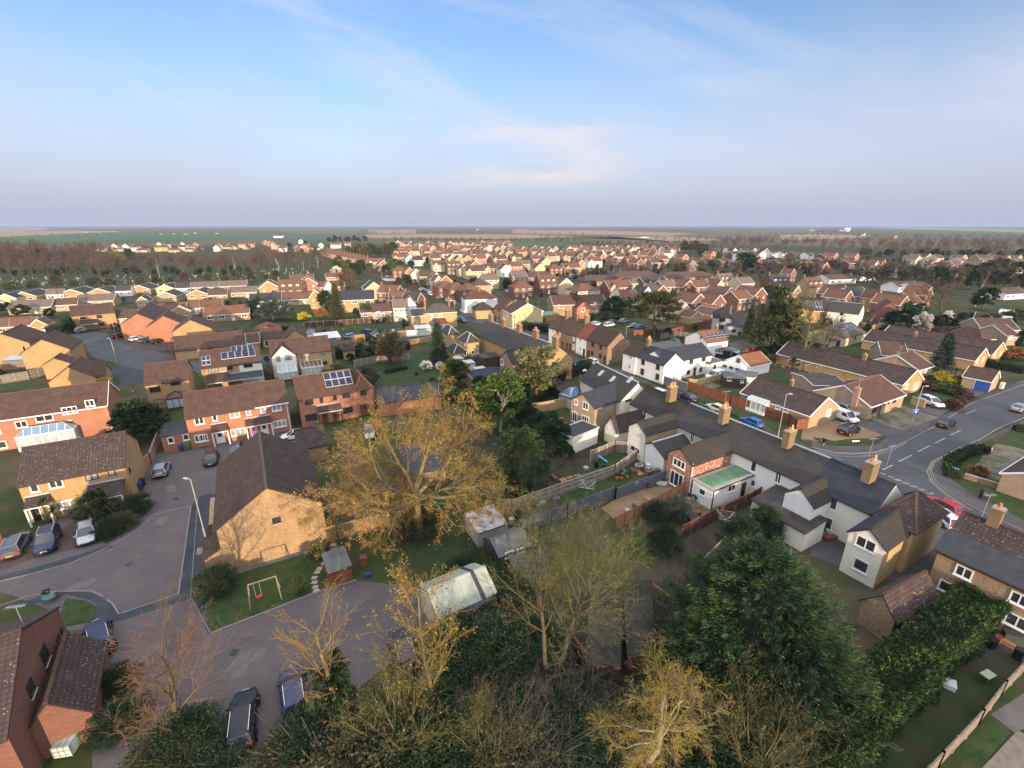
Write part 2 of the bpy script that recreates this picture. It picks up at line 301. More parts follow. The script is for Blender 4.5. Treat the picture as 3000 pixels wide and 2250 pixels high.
class House:
    def __init__(s, label, line, ze, D, zr, rt='p', wall=B_GOLD, roof=R_BROWN, az=None, name='house', cat='house', group=None, ext=0.25, trim=None, base=0.0, verge=0.12, wall2=None, hip=None, at=None):
        if at: A, B_ = at
        else: A, B_ = pts(line, ze)
        A = Vector((A.x, A.y)); B_ = Vector((B_.x, B_.y)); L = (B_ - A).length; M_ = (A + B_) / 2
        t = (B_ - A).normalized()
        if az is not None: a = R(az + 90); t = Vector((math.cos(a), math.sin(a)))
        s.L, s.D, s.ze, s.zr, s.rt = L, D, ze, zr, rt; s.A = M_ - t * L / 2; s.t = t; s.n = Vector((t.y, -t.x)); s.rot = math.atan2(t.y, t.x)
        s.root = thing(name, label, cat, (s.A.x, s.A.y, base), s.rot, group); s.base = base; s.roofm = roof
        w = MB(); z0 = -0.3; h2 = D / 2; wm = wall
        fr, bk, lf, rg = [(0, 0), (L, 0)], [(L, D), (0, D)], [(0, D), (0, 0)], [(L, 0), (L, D)]
        def wallp(e, top=None, m=wm):
            (x0, y0), (x1, y1) = e; q = [(x0, y0, z0), (x1, y1, z0), (x1, y1, ze)] + (top or []) + [(x0, y0, ze)]
            w.face(q, m)
        zt = zr - 0.06
        if rt == 'p': wallp(fr); wallp(bk); wallp(lf, [(0, h2, zt)]); wallp(rg, [(L, h2, zt)])
        elif rt == 'x': wallp(fr, [(L/2, 0, zt)], wall2 or wm); wallp(bk, [(L/2, D, zt)]); wallp(lf); wallp(rg)
        elif rt == 'm': w.face([(0, 0, z0), (L, 0, z0), (L, 0, ze), (0, 0, ze)], wm); w.face([(L, D, z0), (0, D, z0), (0, D, zt), (L, D, zt)], wm); w.face([(0, D, z0), (0, 0, z0), (0, 0, ze), (0, D, zt)], wm); w.face([(L, 0, z0), (L, D, z0), (L, D, zt), (L, 0, ze)], wm)
        else: wallp(fr); wallp(bk); wallp(lf); wallp(rg)
        w.build('wall', s.root)
        r = MB(); e = ext; g = verge; th = 0.14
        s.slabs = r
        def slab(a, b, c, d):                                  # a-b along the eave, d-c along the ridge
            a, b, c, d = map(Vector, (a, b, c, d)); dn = Vector((0, 0, th)); l = (b - a).length; k = (((a + b) - (c + d)) / 2).length
            u0 = (d - a).dot((b - a).normalized()) if l > 0 else 0; u1 = (c - a).dot((b - a).normalized()) if l > 0 else 0
            r.face([a, b, c, d] if (c - d).length > 1e-4 else [a, b, c], roof, ([(0, 0), (l, 0), (u1, k), (u0, k)] if (c - d).length > 1e-4 else [(0, 0), (l, 0), (u1, k)]))
            bt = [a - dn, b - dn, c - dn, d - dn]
            r.face(bt[::-1], trim or DKFR)
            r.face([bt[0], bt[1], b, a], trim or DKFR)
            r.face([bt[1], bt[2], c, b], trim or DKFR); r.face([bt[3], bt[0], a, d], trim or DKFR)
        if rt == 'p':
            sl_ = (zr - ze) / h2; zl = ze - sl_ * e
            slab((-g, -e, zl), (L+g, -e, zl), (L+g, h2, zr), (-g, h2, zr)); slab((L+g, D+e, zl), (-g, D+e, zl), (-g, h2, zr), (L+g, h2, zr))
            r.bar((-g, h2, zr+0.02), (L+g, h2, zr+0.02), 0.26, s.ridge_mat(roof), 0.12)
        elif rt == 'x':
            sl_ = (zr - ze) / (L/2); zl = ze - sl_ * e
            slab((-e, D+g, zl), (-e, -g, zl), (L/2, -g, zr), (L/2, D+g, zr)); slab((L+e, -g, zl), (L+e, D+g, zl), (L/2, D+g, zr), (L/2, -g, zr))
            r.bar((L/2, -g, zr+0.02), (L/2, D+g, zr+0.02), 0.26, s.ridge_mat(roof), 0.12)
        elif rt == 'h':
            hh = hip if hip is not None else min(L, D) / 2; zl = ze - 0.08
            if L >= D: p0, p1 = (min(hh, L/2), h2, zr), (max(L-hh, L/2), h2, zr)
            else: p0, p1 = (L/2, min(hh, D/2), zr), (L/2, max(D-hh, D/2), zr)
            c_ = [(-e, -e, zl), (L+e, -e, zl), (L+e, D+e, zl), (-e, D+e, zl)]
            if L >= D: slab(c_[0], c_[1], p1, p0); slab(c_[1], c_[2], p1, p1); slab(c_[2], c_[3], p0, p1); slab(c_[3], c_[0], p0, p0); hips = ((c_[0], p0), (c_[3], p0), (c_[1], p1), (c_[2], p1))
            else: slab(c_[0], c_[1], p0, p0); slab(c_[1], c_[2], p1, p0); slab(c_[2], c_[3], p1, p1); slab(c_[3], c_[0], p0, p1); hips = ((c_[0], p0), (c_[1], p0), (c_[2], p1), (c_[3], p1))
            for q in hips + ((p0, p1),): r.bar(q[0], q[1], 0.22, s.ridge_mat(roof), 0.1)
        elif rt == 'm': slab((-g, -e, ze), (L+g, -e, ze), (L+g, D+0.05, zr), (-g, D+0.05, zr))
        elif rt == 'f':
            r.box(-0.12, -0.12, ze-0.02, L+0.12, D+0.12, ze+0.12, roof)
            if trim:
                for q in ((-0.16, -0.16, L+0.16, -0.02), (-0.16, D+0.02, L+0.16, D+0.16), (-0.16, -0.02, -0.02, D+0.02), (L+0.02, -0.02, L+0.16, D+0.02)): r.box(q[0], q[1], ze-0.06, q[2], q[3], ze+0.2, trim)
        s.roof = r.build('roof', s.root)
        if trim and rt in 'px':                                # gutters and bargeboards
            b = MB()
            if rt == 'p':
                b.box(-g, -e-0.1, zl-0.16, L+g, -e-0.005, zl-0.02, trim)
                for x in (-g-0.05, L+g+0.05):
                    b.bar((x, -e, zl-0.06), (x, h2, zr-0.06), 0.06, trim, 0.24); b.bar((x, D+e, zl-0.06), (x, h2, zr-0.06), 0.06, trim, 0.24)
            else:
                for y in (-g-0.05, D+g+0.05):
                    b.bar((-e, y, zl-0.06), (L/2, y, zr-0.06), 0.06, trim, 0.24); b.bar((L+e, y, zl-0.06), (L/2, y, zr-0.06), 0.06, trim, 0.24)
                for x in (-e-0.1, L+e+0.005): b.box(x, -g, zl-0.16, x+0.09, D+g, zl-0.02, trim)
            b.build('gutter', s.root)
    @staticmethod
    def ridge_mat(roof):
        return {R_BROWN: R_PINK, R_DARK: R_GREY, R_RUST: R_ORANGE, R_SLATE: LEAD, R_BLUE: R_SLATE, R_OLD: R_BROWN, R_PINK: R_ORANGE}.get(roof, roof)
    def face_frame(s, F):
        L, D = s.L, s.D
        o, x, n = {'X': ((0, -getattr(s, 'xo', 0)), (1, 0), (0, -1)), 'F': ((0, 0), (1, 0), (0, -1)), 'R': ((L, 0), (0, 1), (1, 0)), 'L': ((0, D), (0, -1), (-1, 0)), 'B': ((L, D), (-1, 0), (0, 1))}[F]
        return Vector(o), Vector(x), Vector(n)
    def loc(s, p):
        d = Vector((p.x, p.y)) - s.A; return Vector((d.dot(s.t), -d.dot(s.n), p.z))
    def world(s, x, y): return s.A + s.t * x - s.n * y
    def hit(s, F, t, x, y):
        o, ax, n = s.face_frame(F); P0 = s.world(*o); nw = s.t * n.x - s.n * n.y; d = ray(t, x, y)
        k = Vector((P0.x, P0.y)).dot(nw) / Vector((d.x, d.y)).dot(nw)
        q = s.loc(Vector((d.x*k, d.y*k, CAM_H + d.z*k))); return (Vector((q.x, q.y)) - o).dot(ax), q.z - s.base
    def put(s, F, code, u, z, w, h, n=1, out=0.0):
        o, ax, nn = s.face_frame(F); p = o + ax * u + nn * (0.012 + out); rot = math.atan2(ax.y, ax.x)
        if code in 'WDPKRGUON':
            d = link('door', door_mesh(w, h, code), s.root, (p.x, p.y, z), rot); return d
        mf, mp = win_mesh(w, h, code, n)
        f = link('window', mf, s.root, (p.x, p.y, z), rot); link('pane', mp, f); return f
    def wins(s, spec):
        """'F e w 1675,740,1.8,1.1,2 ...' face, sheet, then code x,y,width,height,panes (x,y = centre of the opening)"""
        F = t = code = None
        for w in spec.split():
            if w in ('F', 'L_', 'R_', 'B_', 'X_'): F = w[0]; t = None
            elif len(w) == 1 and t is None: t = w
            elif w[0] == '@': t = w[1]
            elif len(w) == 1: code = w
            else:
                q = [float(v) for v in w.split(',')]; u, z = s.hit(F, t, q[0], q[1])
                if code in 'WDPKRGUON' : z = 0.05
                else: z = max(0.4, z - q[3]/2)
                s.put(F, code, u, z, q[2], q[3], int(q[4]) if len(q) > 4 else 1)
        return s
    def auto(s, F='FR', code='w', z1=1.0, z2=3.4, every=3.0, w=1.3, h=1.15, two=None, door=True, seed=0):
        rg = random.Random(seed); two = s.ze > 3.6 if two is None else two
        for f in F:
            ln = s.L if f in 'FB' else s.D; n = max(1, int(ln / every)); gb = (f in 'FB') == (s.rt == 'x')
            for i in range(n):
                u = ln * (i + 0.5) / n
                if two: s.put(f, code, u, z2, w * (0.7 if gb and n < 3 else 1), h, 2 if w > 1 else 1)
                if door and f == 'F' and i == n // 2: s.put(f, 'W' if code in 'wc' else 'R', u, 0.02, 0.95, 2.05)
                elif f in 'FB' or rg.random() < 0.35: s.put(f, code, u, z1, w * 1.1, h, 2)
        return s
    def chimney(s, x, y, top, wx=0.9, wy=0.6, pots=2, m=None, pm=None, z0=None):
        b = MB(); m = m or B_CHIM; z0 = z0 if z0 is not None else s.ze
        b.box(x-wx/2, y-wy/2, z0, x+wx/2, y+wy/2, top-0.28, m); b.box(x-wx/2-0.07, y-wy/2-0.07, top-0.28, x+wx/2+0.07, y+wy/2+0.07, top-0.1, m); b.box(x-wx/2, y-wy/2, top-0.1, x+wx/2, y+wy/2, top, CONC)
        c = b.build('chimney', s.root)
        for i in range(pots):
            q = MB(); k = (i+0.5)/pots - 0.5; px, py = (x + k*wx*0.85, y) if wx >= wy else (x, y + k*wy*0.85)
            hh = 0.45 + 0.15 * ((i * 7) % 3)
            q.tube((px, py, top), (px, py, top+hh), 0.14, 0.11, pm or (POTY if (i % 3 == 1) else POT), 8); q.build('chimney_pot', c)
        return s
    def chim_at(s, t, x, y, zt, wx=0.9, wy=0.6, pots=3, **k):
        q = s.loc(G(t, x, y, zt)); return s.chimney(q.x, q.y, zt, wx, wy, pots, **k)
    def solar(s, t, corners, nx, ny):
        """panels on the front slope; corners: px of the array's lower left and upper right"""
        sl_ = (s.zr - s.ze) / (s.D/2); P = []
        for (x, y) in corners:
            d = ray(t, x, y); z = s.zr
            for _ in range(40):
                q = s.loc(G(t, x, y, z)); z = max(s.ze, min(s.zr, s.ze + sl_ * q.y)) * 0.5 + z * 0.5
            P.append((q.x, q.y))
        (x0, y0), (x1, y1) = P; off = 0.14; dz = lambda y: s.ze + sl_ * y + off
        dx = (x1-x0)/nx; dy = (y1-y0)/ny
        for i in range(nx):
            for j in range(ny):
                b = MB(); a, c = x0 + i*dx + 0.03, x0 + (i+1)*dx - 0.03; e, f = y0 + j*dy + 0.03, y0 + (j+1)*dy - 0.03
                b.hexa([(a, e, dz(e)-0.06), (c, e, dz(e)-0.06), (c, f, dz(f)-0.06), (a, f, dz(f)-0.06)], [(a, e, dz(e)), (c, e, dz(e)), (c, f, dz(f)), (a, f, dz(f))], ALU)
                a += 0.05; c -= 0.05; e += 0.05; f -= 0.05; b.face([(a, e, dz(e)+0.01), (c, e, dz(e)+0.01), (c, f, dz(f)+0.01), (a, f, dz(f)+0.01)], SOLAR)
                for k in (1, 2): y_ = e + (f-e)*k/3; b.bar((a, y_, dz(y_)+0.012), (c, y_, dz(y_)+0.012), 0.02, ALU, 0.006)
                b.build('solar_panel', s.root)
        return s
    def cross(s, x0, x1, out, ze, zr, wall, roof, face='F', trim=None, w2=None):
        """a gabled wing on the front, running back into the main roof"""
        s.xo = out; w = MB(); y0, y1 = -out, s.D/2; h = (x0+x1)/2; zt = zr-0.06
        w.face([(x0, y0, -0.3), (x1, y0, -0.3), (x1, y0, ze), (h, y0, zt), (x0, y0, ze)], w2 or wall)
        w.face([(x0, y1, -0.3), (x0, y0, -0.3), (x0, y0, ze), (x0, y1, ze)], wall); w.face([(x1, y0, -0.3), (x1, y1, -0.3), (x1, y1, ze), (x1, y0, ze)], wall)
        w.build('wing_wall', s.root); r = MB(); e = 0.2; k = (zr-ze)/((x1-x0)/2); zl = ze-k*e; g = 0.15
        for a, b in ((x0-e, h), (x1+e, h)):
            q = [(a, y1, zl), (a, y0-g, zl), (b, y0-g, zr), (b, y1, zr)]
            if a > b: q = [q[1], q[0], q[3], q[2]]
            l = y1-y0+g; kk = math.hypot(b-a, zr-zl); up = [Vector(p) for p in q]; dn = [p - Vector((0, 0, 0.13)) for p in up]
            r.face(up, roof, [(0, 0), (l, 0), (l, kk), (0, kk)]); r.face(dn[::-1], trim or DKFR)
            for i in range(4): j = (i+1) % 4; r.face([dn[i], dn[j], up[j], up[i]], trim or DKFR)
        r.bar((h, y0-g, zr+0.02), (h, y1, zr+0.02), 0.24, s.ridge_mat(roof), 0.1)
        r.build('wing_roof', s.root); return s
    def porch(s, t, x0, y0, x1, y1, z=2.3, dz=0.9, roof=None, posts=True, name='porch'):
        a = s.loc(G(t, x0, y0, z)); b = s.loc(G(t, x1, y1, z)); y = min(-0.5, (a.y+b.y)/2); xa, xb = a.x, b.x
        m = MB(); rm = roof or s.roofm; up = [Vector(q) for q in ((xa, y, z), (xb, y, z), (xb, -0.01, z+dz), (xa, -0.01, z+dz))]; dn = [p - Vector((0, 0, 0.12)) for p in up]
        l = xb-xa; k = math.hypot(y, dz); m.face(up, rm, [(0, 0), (l, 0), (l, k), (0, k)]); m.face(dn[::-1], PVC)
        for i in range(4): j = (i+1) % 4; m.face([dn[i], dn[j], up[j], up[i]], PVC if i == 0 else DKFR)
        m.box(xa, -0.06, z+dz-0.02, xb, -0.005, z+dz+0.16, LEAD)
        if posts:
            for x in (xa+0.08, xb-0.08): m.box(x-0.08, y+0.05, -0.2, x+0.08, y+0.21, z-0.1, s_wall(s))
        m.build(name, s.root); return s
    def conservatory(s, t, x0, y0, x1, y1, z=2.2, top=3.1, rt='hip', fr=PVC, gm=BLUEG, wallg=PALEG, nb=6, F='F'):
        a = s.loc(G(t, x0, y0, z)); b = s.loc(G(t, x1, y1, z)); y = min((a.y+b.y)/2, -1.2); xa, xb = a.x, b.x
        m = MB(); g = MB(); w = 0.09; h = (xa+xb)/2
        for (p, q) in (((xa, 0), (xa, y)), ((xa, y), (xb, y)), ((xb, y), (xb, 0))):
            p = Vector(p); q = Vector(q); n = max(2, int((q-p).length/0.9))
            m.bar((*p, z), (*q, z), 0.14, fr, 0.16); m.bar((*p, 0.55), (*q, 0.55), 0.1, fr, 0.1); m.bar((*p, 0.2), (*q, 0.2), 0.12, s_wall(s), 0.6)
            for i in range(n+1): c = p.lerp(q, i/n); m.bar((*c, 0.5), (*c, z), 0.08, fr)
            g.face([(*p, 0.55), (*q, 0.55), (*q, z), (*p, z)], wallg)
        if rt == 'hip':
            r0 = (xa + min(h-xa, -y/2+0.3), y/2, top); r1 = (xb - min(h-xa, -y/2+0.3), y/2, top); hs = [((xa, y, z), (xb, y, z), r1, r0), ((xb, y, z), (xb, 0, z), r1, r1), ((xa, 0, z), (xa, y, z), r0, r0), ((xb, 0, z), (xa, 0, z), r0, r1)]
        elif rt == 'gable': r0, r1 = (h, y, top), (h, 0, top); hs = [((xa, 0, z), (xa, y, z), r0, r1), ((xb, y, z), (xb, 0, z), r1, r0), ((xa, y, z), (xb, y, z), r0, r0)]
        else: hs = [((xa, y, z), (xb, y, z), (xb, -0.02, top), (xa, -0.02, top))]
        for q in hs:
            q = [Vector(p) + Vector((0, 0, 0.08)) for p in q]
            g.face(q if (q[2]-q[3]).length > 1e-3 else q[:3], gm)
            for i in range(4): m.bar(q[i], q[(i+1) % 4], w, fr)
            for i in range(1, nb):
                k = i/nb; p0 = q[0].lerp(q[1], k); l = (q[1]-q[0]).length; d = (q[1]-q[0]).normalized(); u3 = (q[3]-q[0]).dot(d); u2 = (q[2]-q[0]).dot(d); x = k*l
                up = (q[3]+q[2])/2 - (q[0]+q[1])/2; up = up - d*up.dot(d)
                f_ = 1.0
                if x < u3: f_ = x/u3 if u3 > 1e-3 else 0
                if x > u2: f_ = min(f_, (l-x)/(l-u2) if l-u2 > 1e-3 else 0)
                m.bar(p0, p0 + up*f_, 0.06, fr)
        o = m.build('conservatory', s.root); g.build('glazing', o); return s
def s_wall(s): return s.root.children[0].data.materials[0]
# ---------------------------------------------------------------- vehicles (x forward, y across, origin on the ground under the centre)
def paint(n, c, metal=0.3): return mat('paint_' + n, c, 0.28, 0.04, 1.0, spec=0.6, metal=metal)
P_WHITE = paint('white', (0.72, 0.73, 0.74), 0.0); P_SILVER = paint('silver', (0.42, 0.44, 0.47), 0.5); P_BLACK = paint('black', (0.02, 0.021, 0.025)); P_NAVY = paint('navy', (0.035, 0.04, 0.09))
P_BLUE = paint('blue', (0.03, 0.17, 0.62)); P_RED = paint('red', (0.55, 0.02, 0.02)); P_GREY = paint('grey', (0.13, 0.14, 0.16)); P_CREAM = paint('cream', (0.70, 0.66, 0.52), 0.0)
P_LB = paint('light_blue', (0.28, 0.38, 0.55)); P_DRED = paint('dark_red', (0.25, 0.02, 0.025)); P_YEL = paint('yellow', (0.75, 0.45, 0.03), 0.0); P_TEAL = paint('teal', (0.05, 0.12, 0.17))
CARGL = mat('car_glass', (0.03, 0.038, 0.05), 0.05, 0.2, spec=0.9); LAMP = mat('headlamp_lens', (0.7, 0.72, 0.75), 0.15, 0.05, spec=0.8); TAIL = mat('tail_lamp_lens', (0.5, 0.01, 0.01), 0.25, 0.05, spec=0.7)
PLW = mat('white_plate', (0.75, 0.75, 0.72), 0.5, 0.03); PLY = mat('yellow_plate', (0.75, 0.5, 0.03), 0.5, 0.03); PLBK = mat('black_trim', (0.02, 0.02, 0.022), 0.6, 0.1); INK = mat('plate_ink', (0.02, 0.02, 0.02), 0.8, 0.0)
# length, half width, list of (x, sill, belt, half width factor), cabin (x base rear, x roof rear, x roof front, x base front), roof height, wheel x's, wheel radius
CARS = dict(
 hatch=(4.05, 0.86, [(-2.02, .35, .82, .80), (-1.9, .26, .92, .93), (-1.2, .2, .93, 1), (0.3, .2, .9, 1), (1.0, .22, .88, .98), (1.75, .26, .74, .92), (2.02, .34, .6, .74)], (-1.93, -1.5, 0.15, 0.95), 1.46, (-1.28, 1.27), .31),
 suv=(4.45, 0.92, [(-2.22, .45, .95, .82), (-2.1, .34, 1.05, .94), (-1.3, .28, 1.06, 1), (0.4, .28, 1.04, 1), (1.1, .3, 1.02, .98), (1.95, .34, .93, .93), (2.22, .42, .76, .78)], (-2.12, -1.75, 0.2, 1.1), 1.66, (-1.36, 1.36), .36),
 estate=(4.6, 0.9, [(-2.3, .38, .85, .82), (-2.18, .28, .94, .93), (-1.3, .22, .95, 1), (0.4, .22, .92, 1), (1.1, .24, .9, .98), (2.0, .28, .76, .92), (2.3, .36, .62, .76)], (-2.22, -1.85, 0.25, 1.1), 1.48, (-1.38, 1.38), .32),
 saloon=(4.5, 0.88, [(-2.25, .38, .84, .82), (-2.1, .28, .94, .93), (-1.4, .22, .95, 1), (0.4, .22, .92, 1), (1.1, .24, .9, .98), (2.0, .28, .76, .92), (2.25, .36, .62, .76)], (-1.75, -1.0, 0.25, 1.1), 1.43, (-1.35, 1.36), .32),
 van=(4.8, 0.95, [(-2.4, .4, 1.05, .93), (-2.34, .32, 1.1, .99), (-1.3, .28, 1.1, 1), (0.5, .28, 1.08, 1), (1.35, .3, 1.06, .98), (2.15, .36, .9, .93), (2.4, .42, .7, .8)], (-2.36, -2.28, 0.7, 1.5), 1.88, (-1.45, 1.5), .34))
def wheel_mesh(r):
    k = ('wheel', r)
    if k in WINC: return WINC[k]
    t = MB(); n = 20; wd = 0.11
    for i in range(n):
        a, b = 2*math.pi*i/n, 2*math.pi*(i+1)/n; P = lambda q, rr, y: (rr*math.cos(q), y, rr*math.sin(q))
        t.face([P(a, r, -wd), P(a, r, wd), P(b, r, wd), P(b, r, -wd)], RUBBER)
        for sg in (-1, 1):
            t.face([P(a, r, sg*wd), P(b, r, sg*wd), P(b, r*.66, sg*(wd+.005)), P(a, r*.66, sg*(wd+.005))][::sg], RUBBER)
            if i % 4 < 3: t.face([P(a, r*.64, sg*(wd-.02)), P(b, r*.64, sg*(wd-.02)), (0, sg*(wd+.01), 0)][::sg], ALU)
            t.face([P(a, r*.66, sg*(wd-.04)), P(b, r*.66, sg*(wd-.04)), (0, sg*(wd-.05), 0)][::sg], PLBK)
    o = t.build('wheel'); WINC[k] = o.data; bpy.data.objects.remove(o); return WINC[k]
CARPROTO = {}
def car_root(kind, rails=False):
    L, hw, st, cab, rz, wx, wr = CARS[kind]; root = bpy.data.objects.new('car', None); COL.objects.link(root)
    b = MB(); P = P_WHITE
    def sec(x, sl, bt, f):
        w = hw*f; a = [(w*.80, sl), (w*.97, sl+.1), (w, (sl+bt)/2), (w*.98, bt-.12), (w*.90, bt)]; return [(x, -y, z) for y, z in a] + [(x, 0, bt+.035)] + [(x, y, z) for y, z in a[::-1]]
    sp_ = []
    for i in range(len(st)-1):
        for k in range(3): sp_.append(tuple(st[i][j] + (st[i+1][j]-st[i][j])*k/3 for j in range(4)))
    sp_.append(st[-1]); secs = [sec(*q) for q in sp_]
    for i in range(len(secs)-1):
        for j in range(10): b.face([secs[i][j], secs[i+1][j], secs[i+1][j+1], secs[i][j+1]][::-1], P if j not in (0, 9) else PLBK)
        b.face([secs[i][0], secs[i][10], secs[i+1][10], secs[i+1][0]][::-1], PLBK)
    b.face(secs[0], P); b.face(secs[-1][::-1], P)
    for x, y_ in ((L/2-.02, 1), (-L/2+.02, -1)):                 # bumpers and grille
        b.box(min(x, x+.05*y_), -hw*.62, .34, max(x, x+.05*y_), hw*.62, .5, PLBK)
    for x in wx:
        for sg in (-1, 1):                                        # dark wheel arches
            for q in range(9):
                a0, a1 = math.pi*q/9, math.pi*(q+1)/9; R0, y = wr+.07, sg*(hw*1.002)
                b.face([(x+R0*math.cos(a0), y, wr+R0*math.sin(a0)), (x+R0*math.cos(a1), y, wr+R0*math.sin(a1)), (x+wr*.3*math.cos(a1), y, wr+wr*.3*math.sin(a1)), (x+wr*.3*math.cos(a0), y, wr+wr*.3*math.sin(a0))][::-sg], PLBK)
    body = b.build('body', root, smooth=False)
    xr0, xr1, xf1, xf0 = cab; bz = .9 if kind in ('hatch', 'estate', 'saloon') else 1.03; wb, wt = hw*.90, hw*.70 if kind != 'van' else hw*.84; g = MB()
    bzr = bz+.03; q0 = [(xr0, -wb, bzr), (xf0, -wb, bz-.02), (xf0, wb, bz-.02), (xr0, wb, bzr)]; q1 = [(xr1, -wt, rz-.05), (xf1, -wt, rz-.05), (xf1, wt, rz-.05), (xr1, wt, rz-.05)]
    xm0, xm1 = xf0+.16, xf1+.02
    g.face([q0[0], q0[1], q1[1], q1[0]], CARGL if kind != 'van' else P); g.face([q0[2], q0[3], q1[3], q1[2]], CARGL if kind != 'van' else P)
    g.face([q0[1], (xm0, 0, bz), (xm1, 0, rz-.02), q1[1]], CARGL); g.face([(xm0, 0, bz), q0[2], q1[2], (xm1, 0, rz-.02)], CARGL); g.face([q0[3], q0[0], q1[0], q1[3]], CARGL)
    if kind == 'van':
        for sg in (-1, 1): a = sg*(wb+.005); c = sg*(wt+.012); g.face([(0.1, a, bz+.05), (xf0-.12, a, bz+.02), (xf1-.05, c, rz-.16), (0.1, c, rz-.16)][::-sg], CARGL)
    g.build('glass', root)
    r = MB(); rc = [(xr1-.03, -wt), (xr1-.05, 0), (xr1-.03, wt), (xf1+.02, wt), (xf1+.06, 0), (xf1+.02, -wt)]
    r.face([(x, y, rz-.06) for x, y in rc], P); r.face([(x*.97, y*.86, rz) for x, y in rc][::-1], P)
    for i in range(6):
        j = (i+1) % 6; r.face([(rc[i][0], rc[i][1], rz-.06), (rc[j][0], rc[j][1], rz-.06), (rc[j][0]*.97, rc[j][1]*.86, rz), (rc[i][0]*.97, rc[i][1]*.86, rz)][::-1], P)
    for sg in (-1, 1):
        for (x0, x1) in ((xf0, xf1), (xr0, xr1)): r.bar((x0, sg*wb, bz), (x1, sg*wt, rz-.05), .07, P)
        if kind != 'van':
            for k in (.36, .68): x = xr0+(xf0-xr0)*k; xx = xr1+(xf1-xr1)*k; r.bar((x, sg*(wb+.002), bz), (xx, sg*(wt+.002), rz-.05), .06, PLBK)
    r.build('roof_panel', root)
    if rails or kind in ('suv', 'estate'):
        for sg in (-1, 1): q = MB(); q.bar((xr1+.1, sg*wt*.95, rz+.05), (xf1-.15, sg*wt*.95, rz+.05), .045, ALU); q.bar((xr1+.12, sg*wt*.95, rz-.05), (xr1+.12, sg*wt*.95, rz+.05), .04, ALU); q.bar((xf1-.17, sg*wt*.95, rz-.05), (xf1-.17, sg*wt*.95, rz+.05), .04, ALU); q.build('roof_rail', root)
    for x in wx:
        for sg in (-1, 1): link('wheel', wheel_mesh(wr), root, (x, sg*(hw-.07), wr))
    fz = st[-1][2]; rzl = st[0][2]
    for sg in (-1, 1):
        q = MB(); q.hexa([(L/2-.42, sg*hw*.84, fz-.06), (L/2-.06, sg*hw*.50, fz-.1), (L/2-.02, sg*hw*.52, fz-.02), (L/2-.4, sg*hw*.9, fz+.02)][::sg], [(L/2-.42, sg*hw*.82, fz+.1), (L/2-.16, sg*hw*.50, fz+.03), (L/2-.1, sg*hw*.56, fz+.03), (L/2-.38, sg*hw*.90, fz+.09)][::sg], LAMP); q.build('headlight', root)
        q = MB(); q.box(-L/2-.01, min(sg*hw*.56, sg*hw*.86), rzl-.12, -L/2+.16, max(sg*hw*.56, sg*hw*.86), rzl+.1, TAIL); q.build('tail_light', root)
        q = MB(); q.box(xf0-.32, min(sg*hw*.95, sg*(hw+.16)), bz-.02, xf0-.16, max(sg*hw*.95, sg*(hw+.16)), bz+.12, P); q.build('wing_mirror', root)
    for x, m_ in ((L/2+.035, PLW), (-L/2-.035, PLY)):
        q = MB(); q.box(x-.015, -.26, .52, x+.015, .26, .64, m_)
        for k in range(7):
            if k != 4: q.box(x-.018, -.22+k*.062, .545, x+.018, -.185+k*.062, .615, INK)
        q.build('number_plate', root)
    return root
def car(kind, label, col, t, x, y, hx, hy, z=0.0, group=None, cat='car', name='parked_car', flip=False):
    """x,y: the middle of the car on the ground; hx,hy: a point its nose points at"""
    p = G(t, x, y); q = G(t, hx, hy); a = math.atan2(q.y-p.y, q.x-p.x) + (math.pi if flip else 0)
    if kind not in CARPROTO: CARPROTO[kind] = car_root(kind); first = True; c = CARPROTO[kind]
    else: c = copy_tree(CARPROTO[kind]); recolour_back(c, CARPROTO[kind])
    c.name = name; c.location = (p.x, p.y, z); c.rotation_euler = (0, 0, a); tag(c, label, cat, group)
    recolour(c, {P_WHITE: col}); return c
def recolour_back(c, p):
    for x in c.children:
        for s_ in x.material_slots:
            if s_.link == 'OBJECT': s_.link = 'DATA'

